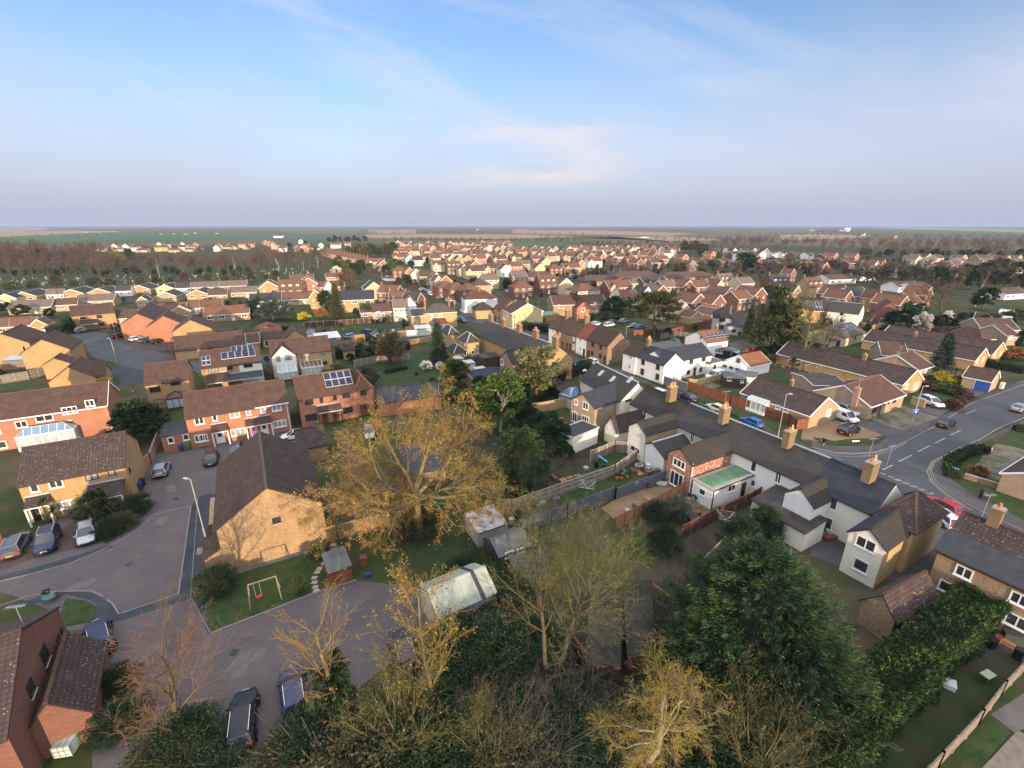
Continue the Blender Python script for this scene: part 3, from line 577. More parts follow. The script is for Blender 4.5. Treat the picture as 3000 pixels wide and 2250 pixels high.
# ---------------------------------------------------------------- vegetation
def npmesh(name, verts, faces, k, mats, midx=None, smooth=False):
    me = bpy.data.meshes.new(name); nf = len(faces); me.vertices.add(len(verts)); me.vertices.foreach_set('co', np.asarray(verts, np.float32).ravel())
    me.loops.add(nf*k); me.loops.foreach_set('vertex_index', np.asarray(faces, np.int32).ravel()); me.polygons.add(nf)
    me.polygons.foreach_set('loop_start', np.arange(0, nf*k, k, dtype=np.int32)); me.polygons.foreach_set('loop_total', np.full(nf, k, np.int32))
    for m in mats: me.materials.append(m)
    if midx is not None: me.polygons.foreach_set('material_index', np.asarray(midx, np.int32))
    if smooth: me.polygons.foreach_set('use_smooth', np.ones(nf, bool))
    me.update(calc_edges=True); me.validate(); return me
def segs_mesh(name, segs, m, sides=4, m2=None, thin=0.03):
    A = np.array([s_[0] for s_ in segs], float); B = np.array([s_[1] for s_ in segs], float); ra = np.array([s_[2] for s_ in segs]); rb = np.array([s_[3] for s_ in segs])
    d = B-A; l = np.linalg.norm(d, axis=1, keepdims=True); d = d/np.maximum(l, 1e-6); up = np.where(np.abs(d[:, 2:3]) > .9, np.array([[1., 0, 0]]), np.array([[0, 0, 1.]]))
    x = np.cross(d, up); x /= np.linalg.norm(x, axis=1, keepdims=True); y = np.cross(x, d); n = len(segs); V = np.zeros((n, 2*sides, 3)); 
    for i in range(sides):
        c, s_ = math.cos(2*math.pi*i/sides), math.sin(2*math.pi*i/sides); o = x*c+y*s_; V[:, i] = A+o*ra[:, None]; V[:, sides+i] = B+o*rb[:, None]
    base = (np.arange(n)*2*sides)[:, None]; F = np.concatenate([base+np.array([[i, (i+1) % sides, sides+(i+1) % sides, sides+i]]) for i in range(sides)])
    mi = np.tile((ra < thin).astype(int), sides) if m2 else None
    return npmesh(name, V.reshape(-1, 3), F, 4, [m, m2] if m2 else [m], mi, smooth=False)
def cards(centres, dirs, w, l, rng, mats=None, mi=None, name='leaves', droop=0.0):
    """small leaf-sized faces: one quad at each centre, long axis along dirs (jittered)"""
    n = len(centres); C = np.asarray(centres, float); Dv = np.asarray(dirs, float) + rng.normal(0, .35, (n, 3)); Dv[:, 2] -= droop; Dv /= np.maximum(np.linalg.norm(Dv, axis=1, keepdims=True), 1e-6)
    r = rng.normal(0, 1, (n, 3)); X = np.cross(Dv, r); X /= np.maximum(np.linalg.norm(X, axis=1, keepdims=True), 1e-6); s_ = rng.uniform(.35, 1.6, (n, 1))
    a = X*w/2*s_; b = Dv*l/2*s_; V = np.stack([C-a*.5-b, C+a*.5-b*.9, C+a+b*.2, C+b, C-a+b*.1], 1).reshape(-1, 3); F = np.arange(n*5).reshape(-1, 5)
    return npmesh(name, V, F, 5, mats, mi)
def grow(rg, segs, tips, p, d, L, r, lev, cfg):
    n = cfg['n'][lev]; kids_ = cfg['kids'][lev]; wob = cfg['wob']; up = cfg['up'][lev] if isinstance(cfg['up'], (list, tuple)) else cfg['up']; st = cfg.get('start', .35) if lev == 0 else .15; rt = cfg['taper']
    px, py, pz = p; dx, dy, dz = d; spawn = []
    for i in range(n):
        dx += rg.gauss(0, wob); dy += rg.gauss(0, wob); dz += rg.gauss(0, wob)+up; m = math.sqrt(dx*dx+dy*dy+dz*dz) or 1; dx, dy, dz = dx/m, dy/m, dz/m; s_ = L/n
        q = (px+dx*s_, py+dy*s_, max(.05, pz+dz*s_)); r0 = r*(1-(1-rt)*i/n); r1 = r*(1-(1-rt)*(i+1)/n); segs.append(((px, py, pz), q, r0, r1))
        f = (i+1)/n
        if f >= st: spawn.append((q, (dx, dy, dz), f, r1))
        px, py, pz = q
    if lev+1 >= len(cfg['n']): tips.append(((px, py, pz), (dx, dy, dz))); return
    k = kids_
    for j in range(k):
        q, dd, f, r1 = spawn[min(len(spawn)-1, int(len(spawn)*(j+rg.random())/k))] if j < k-1 else spawn[-1]
        ang = R(rg.uniform(*cfg['ang'][lev])); ph = rg.uniform(0, 2*math.pi) if lev else 2*math.pi*(j*.382+rg.random()*.15)
        D_ = Vector(dd); pr = D_.orthogonal().normalized(); pr.rotate(__import__('mathutils').Quaternion(D_, ph)); nd = D_*math.cos(ang)+pr*math.sin(ang)
        grow(rg, segs, tips, q, tuple(nd), L*cfg['ratio'][lev]*rg.uniform(.75, 1.15)*(1.15-.45*f), max(r1*cfg['rr'], cfg['rmin']), lev+1, cfg)
BARK = mat('bark', (0.10, 0.075, 0.05), 0.95, 0.3, 2.0, rnd=.2); BARKY = mat('lichened_bark', (0.19, 0.145, 0.065), 0.95, 0.3, 1.5, col2=(0.11, 0.08, 0.045)); TWIG = mat('twigs', (0.115, 0.078, 0.055), 0.95, 0.2, .3, rnd=.22)
TWIGO = mat('budding_twigs', (0.25, 0.155, 0.05), 0.95, 0.25, .4); TWIGG = mat('greenish_twigs', (0.115, 0.105, 0.045), 0.95, 0.2, .3); WILLOW = mat('willow_twigs', (0.33, 0.24, 0.05), 0.9, 0.25, .5, island=.35, col2=(.15, .115, .07), c2s=.45); TWIGP = mat('grey_twigs', (0.10, 0.082, 0.075), 0.95, 0.2, .5)
BIRCHM = mat('pale_bark', (0.42, 0.38, 0.33), 0.9, 0.3, 1.5)
def leafm(n, c, isl=.35, rnd=.2, c2=None): return mat('leaves_' + n, c, 0.75, 0.25, 0.5, island=isl, rnd=rnd, spec=.2, col2=c2, c2s=.4)
LF_DARK = leafm('dark', (0.022, 0.045, 0.018)); LF_CON = leafm('conifer', (0.014, 0.034, 0.016), .5, .15, (0.032, 0.055, 0.018)); LF_MID = leafm('mid_green', (0.05, 0.09, 0.025)); LF_OLIVE = leafm('olive', (0.07, 0.068, 0.03))
LF_FRESH = leafm('fresh', (0.065, 0.105, 0.022)); LF_BUD = leafm('orange_buds', (0.29, 0.165, 0.042), .4); LF_YB = leafm('yellow_buds', (0.17, 0.165, 0.04), .3); LF_WHITE = leafm('blossom', (0.62, 0.58, 0.52), .2); LF_GOLD = leafm('golden', (0.42, 0.34, 0.02), .25)
LF_RED = leafm('plum', (0.09, 0.03, 0.03), .3); LF_HEDGE = leafm('hedge', (0.028, 0.05, 0.018), .45, .15); LF_LAUREL = leafm('laurel', (0.028, 0.058, 0.017), .5, .1, (0.06, 0.09, 0.025)); LF_PINE = leafm('pine', (0.055, 0.065, 0.018), .35); LF_BLUE = leafm('blue_green', (0.04, 0.06, 0.045), .35); LF_RUST = leafm('rusty', (0.25, 0.10, 0.03), .3)
CORE = mat('core_painted_shade', (0.012, 0.016, 0.008), 1.0, 0.2)  # near-black filler, shade between the leaves put into its colour
def blob_points(rng, n, rx, ry, rz, cz, clumps, cs, shell=.55, flat=.35, cone=0.0):
    """leaf positions gathered in clumps through an uneven crown"""
    u = rng.normal(0, 1, (clumps, 3)); u /= np.linalg.norm(u, axis=1, keepdims=True); u[:, 2] = np.where(u[:, 2] < -.9+flat*.3, -u[:, 2], u[:, 2]); rad = rng.uniform(shell, 1.0, (clumps, 1))**.6; cc = u*rad*np.array([[rx, ry, rz]])
    if cone: k = np.clip(1-(cc[:, 2:3]/rz)*cone*.5-cone*.5, .03, 1.5); cc[:, :2] *= k*1.5
    cc[:, 2] += cz; idx = rng.integers(0, clumps, n); sz = rng.uniform(.55, 1.3, (clumps, 1))*cs; off = rng.normal(0, 1, (n, 3)); off /= np.linalg.norm(off, axis=1, keepdims=True); off *= rng.uniform(.3, 1, (n, 1))*sz[idx]; off[:, 2] *= .75
    P = cc[idx]+off; return P, off + u[idx]*.8, cc
TREE = {}
def tree_parts(kind, var=0):
    """meshes of one kind of tree, unit: metres; returns [(part name, mesh)]"""
    k = (kind, var)
    if k in TREE: return TREE[k]
    rng = np.random.default_rng(hash(kind) % 1000 + 7*var if False else sum(map(ord, kind))*13+var); rg = random.Random(sum(map(ord, kind))+var*101); out = []
    segs, tips = [], []
    def leaves_at_tips(m, per, w, l, spread, mats2=None):
        C = []; Dd = []
        for (p, d) in tips:
            for _ in range(per): C.append([p[i]+rg.gauss(0, spread) for i in range(3)]); Dd.append(d)
        mi = rng.integers(0, len(mats2), len(C)) if mats2 else None
        return cards(C, Dd, w, l, rng, mats2 or [m], mi)
    if kind == 'bare':          # 16 m winter tree seen far off
        grow(rg, segs, tips, (0, 0, 0), (0, 0, 1), 9.5, .26, 0, dict(n=[5, 4, 3, 3, 2], kids=[9, 6, 5, 4, 0], wob=.09, up=.05, ang=[(25, 60), (25, 55), (25, 60), (25, 60)], ratio=[.58, .55, .55, .55], rr=.55, rmin=.045, taper=.5, start=.22)); th = .06
        out = [('trunk', segs_mesh('trunk', [s_ for s_ in segs if s_[2] >= th], BARK, 5)), ('crown', segs_mesh('crown', [s_ for s_ in segs if s_[2] < th], TWIG, 3))]
    elif kind == 'birch':
        grow(rg, segs, tips, (0, 0, 0), (0, 0, 1), 11, .16, 0, dict(n=[6, 4, 3, 3], kids=[14, 7, 5, 0], wob=.06, up=.06, ang=[(20, 40), (20, 45), (20, 50)], ratio=[.38, .5, .5], rr=.5, rmin=.025, taper=.35, start=.25)); th = .04
        out = [('trunk', segs_mesh('trunk', [s_ for s_ in segs if s_[2] >= th], BIRCHM, 5)), ('crown', segs_mesh('crown', [s_ for s_ in segs if s_[2] < th], TWIG, 3))]
    elif kind in ('round', 'olive', 'dark', 'fresh', 'blossom', 'plum', 'pinky'):
        m, n, cs = dict(round=(LF_MID, 5200, 1.1), olive=(LF_OLIVE, 5200, 1.1), dark=(LF_DARK, 6500, 1.1), fresh=(LF_FRESH, 6000, .9), blossom=(LF_WHITE, 4200, .8), plum=(LF_RED, 4000, .9), pinky=(LF_OLIVE, 3000, 1.))[kind]
        grow(rg, segs, tips, (0, 0, 0), (0, 0, 1), 4.0, .2, 0, dict(n=[4, 3, 3], kids=[7, 5, 0], wob=.1, up=.05, ang=[(25, 60), (25, 60)], ratio=[.7, .6], rr=.55, rmin=.03, taper=.55, start=.3))
        P, Dd, _ = blob_points(rng, n, 3.0, 3.0, 3.6, 4.2, 60, cs*.85, .4); out = [('trunk', segs_mesh('trunk', segs, BARK, 5)), ('crown', cards(P, Dd, .26, .3, rng, [m], name='crown'))]
    elif kind == 'conifer':      # 14 m spruce / cypress
        segs = [((0, 0, 0), (0, 0, 13.2), .22, .03)]; P = []; Dd = []
        for i in range(60):
            z = 1.2+12.2*(i/60)**.9; rr = 3.3*(1-(z-1)/13.4)+.25
            for j in range(9):
                a = rg.uniform(0, 6.28); r1 = rr*rg.uniform(.7, 1.1); q = (math.cos(a)*r1, math.sin(a)*r1, z-.25*r1*.6); segs.append(((0, 0, z), q, .03, .01))
                for _ in range(11):
                    f = rg.uniform(.3, 1.0)**.7; P.append((q[0]*f+rg.gauss(0, .22), q[1]*f+rg.gauss(0, .22), z+(q[2]-z)*f+rg.gauss(0, .14))); Dd.append((q[0], q[1], -.5))
        out = [('trunk', segs_mesh('trunk', segs, BARK, 4)), ('crown', cards(P, Dd, .2, .55, rng, [LF_CON], name='crown'))]
    elif kind == 'pine':
        grow(rg, segs, tips, (0, 0, 0), (0, 0, 1), 8, .3, 0, dict(n=[4, 3, 3], kids=[9, 5, 0], wob=.08, up=.04, ang=[(35, 70), (30, 60)], ratio=[.5, .5], rr=.5, rmin=.04, taper=.5, start=.35))
        P, Dd, _ = blob_points(rng, 9000, 4.0, 4.0, 4.4, 7.2, 70, 1.0, .3, .8); out = [('trunk', segs_mesh('trunk', segs, BARK, 5)), ('crown', cards(P, Dd, .16, .34, rng, [LF_PINE], name='crown'))]
    elif kind == 'bush':
        P, Dd, _ = blob_points(rng, 1500, 1.0, 1.0, .8, .75, 26, .38, .4); segs = [((0, 0, 0), (rg.gauss(0, .4), rg.gauss(0, .4), 1.1), .03, .01) for _ in range(12)]
        out = [('stems', segs_mesh('stems', segs, BARK, 3)), ('foliage', cards(P, Dd, .12, .16, rng, [LF_HEDGE], name='foliage'))]
    elif kind == 'scrub':
        P, Dd, _ = blob_points(rng, 17000, 1.0, 1.0, .85, .7, 110, .28, .3); segs = [((0, 0, 0), (rg.gauss(0, .5), rg.gauss(0, .5), 1.5), .016, .006) for _ in range(60)]
        out = [('stems', segs_mesh('stems', segs, TWIGG, 3)), ('foliage', cards(P, Dd, .03, .045, rng, [LF_HEDGE], name='foliage'))]
    TREE[k] = out; return out
def tree(kind, label, t, x, y, h, w=1.0, z=0.0, sub=None, group=None, cat='tree', name=None, var=None, rot=None, rg_=random.Random(5), at=None):
    p = at or G(t, x, y, z); v = var if var is not None else rg_.randrange(dict(bare=4, birch=2, round=2, olive=2).get(kind, 1)); ps = tree_parts(kind, v)
    H0 = dict(bare=16, birch=15, conifer=13.5, pine=12, bush=1.6, scrub=1.6).get(kind, 8.2); s_ = h/H0
    nm = name or dict(bare='bare_tree', birch='birch_tree', conifer='conifer_tree', pine='pine_tree', bush='shrub', scrub='shrub', round='leafy_tree', olive='leafy_tree', dark='evergreen_tree', fresh='leafy_tree', blossom='blossoming_tree', plum='plum_tree').get(kind, 'tree')
    r = thing(nm, label, cat, (p.x, p.y, 0), rg_.uniform(0, 6.28) if rot is None else rot, group); r.scale = (s_*w, s_*w*rg_.uniform(.9, 1.1), s_)
    for n_, me in ps:
        o = link(n_, me, r)
        if sub:
            for i, sl_ in enumerate(o.material_slots):
                if sl_.material in sub: q = sub[sl_.material]; sl_.link = 'OBJECT'; sl_.material = q
    return r
def bush(label, t, x, y, h=1.6, w=1.0, m=None, group=None, name='shrub', at=None):
    return tree('scrub' if h >= 1.7 and t in 'jklmpqrou' else 'bush', label, t, x, y, h, w, sub={LF_HEDGE: m} if m else None, cat='shrub', name=name, group=group, at=at)
def leafvol(rng, P0, P1, w, h, dens, clump=.35):
    """leaf positions over the faces of a clipped hedge from P0 to P1"""
    d = np.array(P1)-np.array(P0); L = np.linalg.norm(d[:2]); d = d/L; nrm = np.array([-d[1], d[0], 0]); per = 2*h+w; n = int(L*per*dens); u = rng.uniform(0, L, n); s_ = rng.uniform(0, per, n); off = rng.normal(0, .1, n)+min(1, w/2)*(.16*np.sin(u*2.1)+.13*np.sin(s_*3+u*.9)+.16*np.sin(u*.83+s_*1.7+1)+.09*np.sin(u*5.3-s_*4))-np.abs(rng.normal(0, .12, n))
    lat = np.where(s_ < h, -w/2-off, np.where(s_ < h+w, s_-h-w/2, w/2+off)); z = np.where(s_ < h, s_, np.where(s_ < h+w, h+off, per-s_)); C = np.array(P0)+d*u[:, None]+nrm*lat[:, None]; C[:, 2] = z
    N_ = np.where((s_ < h)[:, None], -nrm, np.where((s_ < h+w)[:, None], np.array([0, 0, 1.]), nrm))+np.array([0, 0, .4]); return C, N_
def hedge(label, path, w, h, m=None, dens=70, leaf=.13, name='hedge', seed=3, z=0.0, cat='hedge', core=True):
    P = pts(path, z) if isinstance(path, str) else path; rng = np.random.default_rng(seed); C = []; Nn = []; r = thing(name, label, cat, (P[0].x, P[0].y, 0)); o = np.array([P[0].x, P[0].y, 0.]); b = MB()
    for a, c in zip(P[:-1], P[1:]):
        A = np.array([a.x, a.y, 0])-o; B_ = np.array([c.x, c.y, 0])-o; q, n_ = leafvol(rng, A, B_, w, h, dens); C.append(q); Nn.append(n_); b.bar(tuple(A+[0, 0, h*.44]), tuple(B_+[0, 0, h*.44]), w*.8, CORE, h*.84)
    if core: b.build('stems', r)  # solid dark core, the hedge's inner shade given as colour
    link('foliage', cards(np.concatenate(C), np.concatenate(Nn), leaf, leaf*1.3, rng, [m or LF_HEDGE], name='foliage'), r); return r

# ---------------------------------------------------------------- ground sheets, fences, sheds and street furniture
from mathutils.geometry import tessellate_polygon
LAYER = [0.008]
def sheet(name, path, m, label=None, z=None, kind='structure', h=0.0):
    P = pts(path) if isinstance(path, str) else path
    if z is None: LAYER[0] += .0008; z = LAYER[0]
    tri = tessellate_polygon([[Vector((p.x, p.y, 0)) for p in P]]); me = bpy.data.meshes.new(name); v = [(p.x, p.y, z+h) for p in P]; f = [tuple(t_) if (Vector(v[t_[1]])-Vector(v[t_[0]])).cross(Vector(v[t_[2]])-Vector(v[t_[0]])).z > 0 else tuple(t_)[::-1] for t_ in tri]
    if h:
        n = len(v); v += [(p.x, p.y, z-.02) for p in P]
        for i in range(n): j = (i+1) % n; f.append((i, j, n+j, n+i))
    me.from_pydata(v, [], f); me.materials.append(m); me.update(); o = link(name, me); o['kind'] = kind
    if label: o['label'] = label
    return o
def strip(name, path, w, m, z=None, h=0.0, dash=None, kind='structure'):
    P = pts(path) if isinstance(path, str) else path
    if z is None: LAYER[0] += .0008; z = LAYER[0]
    b = MB(); P = [Vector((p.x, p.y, 0)) for p in P]
    if dash:
        on, off_ = dash; Q = []
        for a, c in zip(P[:-1], P[1:]):
            L = (c-a).length; d = (c-a)/L; u = 0
            while u < L: Q.append((a+d*u, a+d*min(L, u+on))); u += on+off_
    else: Q = list(zip(P[:-1], P[1:]))
    for i, (a, c) in enumerate(Q):
        d = (c-a).normalized(); n = Vector((-d.y, d.x, 0))*w/2; zz = z+(0.0004*(i % 2))
        if h: b.hexa([a-n+Vector((0, 0, -.05)), c-n+Vector((0, 0, -.05)), c+n+Vector((0, 0, -.05)), a+n+Vector((0, 0, -.05))], [a-n+Vector((0, 0, zz+h)), c-n+Vector((0, 0, zz+h)), c+n+Vector((0, 0, zz+h)), a+n+Vector((0, 0, zz+h))], m)
        else: b.face([a-n+Vector((0, 0, zz)), c-n+Vector((0, 0, zz)), c+n+Vector((0, 0, zz)), a+n+Vector((0, 0, zz))], m)
    o = b.build(name); o['kind'] = kind; return o
def fence(label, path, h=1.8, m=None, pm=None, step=1.85, name='fence', cat='fence', wall=False, rails=True, zt=0.0, th=.05):
    P = pts(path, zt) if isinstance(path, str) else path; m = m or WOODG; pm = pm or CONC; r = thing(name, label, cat, (P[0].x, P[0].y, 0)); o = Vector((P[0].x, P[0].y, 0)); b = MB()
    for a, c in zip(P[:-1], P[1:]):
        a = Vector((a.x, a.y, 0))-o; c = Vector((c.x, c.y, 0))-o; L = (c-a).length; d = (c-a)/L; b.bar(a+Vector((0, 0, h/2-.04)), c+Vector((0, 0, h/2-.04)), th if not wall else .22, m, h)
        if wall: b.bar(a+Vector((0, 0, h)), c+Vector((0, 0, h)), .3, CONC, .07)
        else:
            b.bar(a+Vector((0, 0, h-.03)), c+Vector((0, 0, h-.03)), .1, pm, .05)
            n = Vector((-d.y, d.x, 0))
            if rails:
                for zr_ in (h*.33, h*.68):
                    for sg in (-1, 1): b.bar(a+n*.045*sg+Vector((0, 0, zr_)), c+n*.045*sg+Vector((0, 0, zr_)), .05, pm, .07)
            k = max(1, round(L/step))
            for i in range(k+1): q = MB(); w_ = .06; p_ = a+d*(L*i/k); q.box(p_.x-w_, p_.y-w_, -.1, p_.x+w_, p_.y+w_, h+.1, pm); q.build('post', r)
    b.build('panel' if not wall else 'wall', r); return r
def lamp_post(label, t, x, y, h=7.5, ax=-1.0, ay=0.2, sign=False):
    p = G(t, x, y); r = thing('street_lamp', label, 'street lamp', (p.x, p.y, 0)); b = MB(); b.tube((0, 0, 0), (0, 0, 1.1), .1, .09, STEEL); b.tube((0, 0, 1.1), (0, 0, h), .065, .045, STEEL); b.build('pole', r)
    q = MB(); d = Vector((ax, ay, 0)).normalized(); e = Vector((0, 0, h))+d*.35; q.bar((0, 0, h-.02), tuple(e), .06, STEEL); q.bar(tuple(e), tuple(e+d*.55+Vector((0, 0, .03))), .24, ALU, .1); q.build('lamp_head', r); return r
def shed(label, line, ze, D, zr, rt='p', wall=None, roof=None, az=None, name='garden_shed', cat='shed', **k):
    return House(label, line, ze, D, zr, rt, wall or WOODG, roof or FELT, az, name=name, cat=cat, ext=.12, verge=.08, **k)
def bin_(label, t, x, y, m, az=0, name='wheelie_bin'):
    p = G(t, x, y); r = thing(name, label, 'wheelie bin', (p.x, p.y, 0), R(az)); b = MB(); b.hexa([(-.22, -.25, .08), (.22, -.25, .08), (.22, .25, .08), (-.22, .25, .08)], [(-.29, -.34, .98), (.29, -.34, .98), (.29, .34, .98), (-.29, .34, .98)], m); b.build('body', r)
    q = MB(); q.hexa([(-.31, -.37, .98), (.31, -.37, .98), (.31, .36, .98), (-.31, .36, .98)], [(-.28, -.3, 1.06), (.28, -.3, 1.06), (.28, .33, 1.1), (-.28, .33, 1.1)], m); q.bar((-.25, .4, .98), (.25, .4, .98), .05, m); q.build('lid', r)
    for sg in (-1, 1): q = MB(); q.tube((sg*.2, .27, .1), (sg*.28, .27, .1), .1, .1, RUBBER, 10); q.build('wheel', r)
    return r
def aerial(label, t, x, y, z, h=1.6):
    p = G(t, x, y, z); r = thing('tv_aerial', label, 'aerial', (p.x, p.y, z-h)); b = MB(); b.tube((0, 0, 0), (0, 0, h), .02, .02, ALU, 6); b.build('mast', r); q = MB(); q.bar((-.55, -.1, h), (.55, .1, h), .03, ALU)
    for i in range(7): x_ = -.5+i*.16; q.bar((x_, -.2+.18*x_, h+.01), (x_, .2+.18*x_, h+.01), .018, ALU)
    q.build('antenna', r); return r
def rotary(label, t, x, y):
    p = G(t, x, y); r = thing('rotary_washing_line', label, 'washing line', (p.x, p.y, 0), .5); b = MB(); b.tube((0, 0, 0), (0, 0, 1.8), .03, .025, ALU, 6); b.build('pole', r); q = MB()
    E_ = [Vector((math.cos(a)*1.35, math.sin(a)*1.35, 1.95)) for a in (0, math.pi/2, math.pi, -math.pi/2)]
    for e in E_: q.bar((0, 0, 1.3), tuple(e), .035, ALU)
    for k in (.45, .7, .95):
        for i in range(4): q.bar(tuple(Vector((0, 0, 1.3)).lerp(E_[i], k)), tuple(Vector((0, 0, 1.3)).lerp(E_[(i+1) % 4], k)), .012, PVC)
    q.build('arms', r); return r
HAZE = 0.00009
# ---------------------------------------------------------------- ground
def ground_mat():
    m = bpy.data.materials.new('plain'); m.use_nodes = True; nt = m.node_tree; N = nt.nodes.new; L = nt.links.new; b = nt.nodes['Principled BSDF']; b.inputs['Roughness'].default_value = 1; b.inputs['Specular IOR Level'].default_value = .1
    tc = N('ShaderNodeTexCoord')
    def noise(s_, d=5):
        n = N('ShaderNodeTexNoise'); L(tc.outputs['Object'], n.inputs[0]); n.inputs['Scale'].default_value = s_; n.inputs['Detail'].default_value = d; return n.outputs[0]
    def ramp(v, stops):
        r = N('ShaderNodeValToRGB'); L(v, r.inputs[0]); e = r.color_ramp.elements
        while len(e) < len(stops): e.new(.5)
        for k, (p_, c) in zip(e, stops): k.position = p_; k.color = (*c, 1)
        return r.outputs[0]
    near = ramp(noise(.12, 8), [(.34, (.035, .055, .016)), (.48, (.052, .064, .024)), (.56, (.09, .072, .048)), (.68, (.06, .066, .03))])
    v = N('ShaderNodeTexVoronoi'); v.feature = 'F1'; v.distance = 'CHEBYCHEV'; mp = N('ShaderNodeMapping'); L(tc.outputs['Object'], mp.inputs[0]); mp.inputs['Rotation'].default_value = (0, 0, .5); mp.inputs['Scale'].default_value = (1, .55, 1); L(mp.outputs[0], v.inputs[0]); v.inputs['Scale'].default_value = .0016
    sc = N('ShaderNodeSeparateColor'); L(v.outputs['Color'], sc.inputs[0])
    far = ramp(sc.outputs[0], [(0, (.19, .135, .085)), (.25, (.10, .11, .045)), (.45, (.24, .17, .105)), (.62, (.15, .12, .07)), (.8, (.11, .12, .05)), (1, (.22, .16, .1))])
    f2 = N('ShaderNodeMix'); f2.data_type = 'RGBA'; L(noise(.02, 6), f2.inputs[0]); L(far, f2.inputs[6]); f2.inputs[7].default_value = (.09, .08, .045, 1)
    ln = N('ShaderNodeVectorMath'); ln.operation = 'LENGTH'; L(tc.outputs['Object'], ln.inputs[0]); mr = N('ShaderNodeMapRange'); L(ln.outputs['Value'], mr.inputs[0]); mr.inputs[1].default_value = 900; mr.inputs[2].default_value = 1000
    mx = N('ShaderNodeMix'); mx.data_type = 'RGBA'; L(mr.outputs[0], mx.inputs[0]); L(near, mx.inputs[6]); L(f2.outputs[2], mx.inputs[7]); L(mx.outputs[2], b.inputs['Base Color']); return m
def plain():
    me = bpy.data.meshes.new('ground'); v = [(0, 0, 0)]; f = []; rr = [60, 200, 600, 2000, 8000, 30000]; n = 48
    for r_ in rr: v += [(r_*math.cos(2*math.pi*i/n), r_*math.sin(2*math.pi*i/n), 0) for i in range(n)]
    for i in range(n): f.append((0, 1+i, 1+(i+1) % n))
    for k in range(len(rr)-1):
        for i in range(n): a = 1+k*n+i; b_ = 1+k*n+(i+1) % n; f.append((a, a+n, b_+n, b_))
    me.from_pydata(v, [], f); me.materials.append(ground_mat()); o = link('ground', me); o['kind'] = 'structure'
plain()
ASPH = mat('asphalt_worn', (0.118, 0.101, 0.101), 0.9, 0.16, 0.25, col2=(0.10, 0.086, 0.089), c2s=.2, bump=.4); ASPHD = mat('asphalt_dark', (0.042, 0.047, 0.058), 0.9, 0.14, 0.6, bump=.2, col2=(0.055, 0.06, 0.07))
ROADM = mat('road_asphalt', (0.068, 0.07, 0.078), 0.88, 0.12, 0.12, col2=(0.085, 0.088, 0.095), c2s=.15, bump=.2); PAVEM = mat('footway_asphalt', (0.075, 0.072, 0.078), 0.92, 0.14, 0.3, col2=(0.10, 0.092, 0.095), c2s=.25)
BLOCK = mat('block_paving', (0.085, 0.062, 0.058), 0.95, 0.25, 1.5, streak=0); KERB = mat('kerb_stone', (0.20, 0.19, 0.19), 0.95, 0.15, 1.0); PAINTW = mat('road_paint', (0.42, 0.42, 0.42), 0.8, 0.3, 1.2); PAINTY = mat('yellow_road_paint', (0.32, 0.27, 0.18), 0.85, 0.25, 1.2)
GRASS = mat('lawn_grass', (0.026, 0.056, 0.013), 0.98, 0.35, 0.8, col2=(0.05, 0.062, 0.022), c2s=.9, bump=.5); GRASSD = mat('dull_lawn_grass', (0.028, 0.052, 0.014), 0.98, 0.35, 0.5, col2=(0.05, 0.05, 0.02), c2s=.35, bump=.5); SOIL = mat('garden_soil', (0.038, 0.03, 0.022), 1, 0.35, .8, col2=(0.045, 0.05, 0.02), c2s=.6, bump=.5)  # GRASSD is a duller green with olive patches
GRAVEL = mat('brown_gravel', (0.22, 0.145, 0.085), 0.98, 0.2, 3, col2=(0.26, 0.18, 0.11), bump=.4); GRAVELW = mat('weedy_gravel', (0.17, 0.15, 0.11), 0.98, 0.3, 1.2, col2=(0.09, 0.085, 0.05), c2s=.5, bump=.4); SLABS = mat('paving_slabs', (0.13, 0.12, 0.115), .95, .2, .8); GRAVB = mat('bright_gravel', (0.30, 0.23, 0.17), .98, .3, 4)
DIRT = mat('bare_earth', (0.055, 0.043, 0.034), 1, .3, .5, col2=(0.06, 0.06, 0.028), c2s=.4)
# close with worn asphalt, turning head and the lower car park
sheet('car_park', "j -400,1090 300,900 700,560 1150,900 1480,680 1560,400 1560,150 e 1640,1480 1760,1400 2212,1370 f 300,1280 1000,1190 1260,1180 k 1100,0 660,0 230,240 220,520 40,600 20,1420 p 60,470 960,120 1340,0 l 150,1560 300,1659 q 240,420 -20,860 p 1800,1300 1000,1800 o 1600,2300 900,1659 880,1250 1080,760 1050,440 880,300 640,330 580,160 0,-60 -500,100", ASPH)
sheet('footpath', "j -400,1420 -400,1330 0,1240 380,1150 730,1050 1190,900 1230,930 1010,1000 760,1100 400,1200 0,1300", ASPHD)
sheet('footpath', "j 2065,490 2145,385 k 222,520 222,560 e 9999,9999".replace(' e 9999,9999', '') + " k 40,600 30,1420 p 60,470 30,480 j 2130,1560 2020,1500 1330,1720 o 1290,200 1160,230 900,300 940,80 880,30 640,-30 530,20 200,90 j 0,1600 560,1430 900,1400 1120,1480 1250,1590 1320,1640 1950,1470 1930,1430 2050,530", ASPHD)
sheet('parking_bay', "j 340,1060 1120,880 1040,640 820,640 700,720 0,950 -400,1080 -400,1250 0,1200", BLOCK)
strip('kerb', "j -400,1390 0,1300 400,1210 750,1110 1000,1010 1230,900 1500,740 1640,600", .14, KERB, h=.03)
strip('kerb', "j 1650,590 2065,490 1930,1440 1310,1650 o 1160,165 1090,60 1000,0 j 1170,1500 1000,1410 560,1415 300,1470 0,1570", .14, KERB, h=.06)
strip('kerb', "p 60,470 960,120 1340,0", .16, KERB, h=.08); strip('kerb', "j 2140,400 2060,1490 2130,1600 p 55,475", .08, KERB, h=.05)
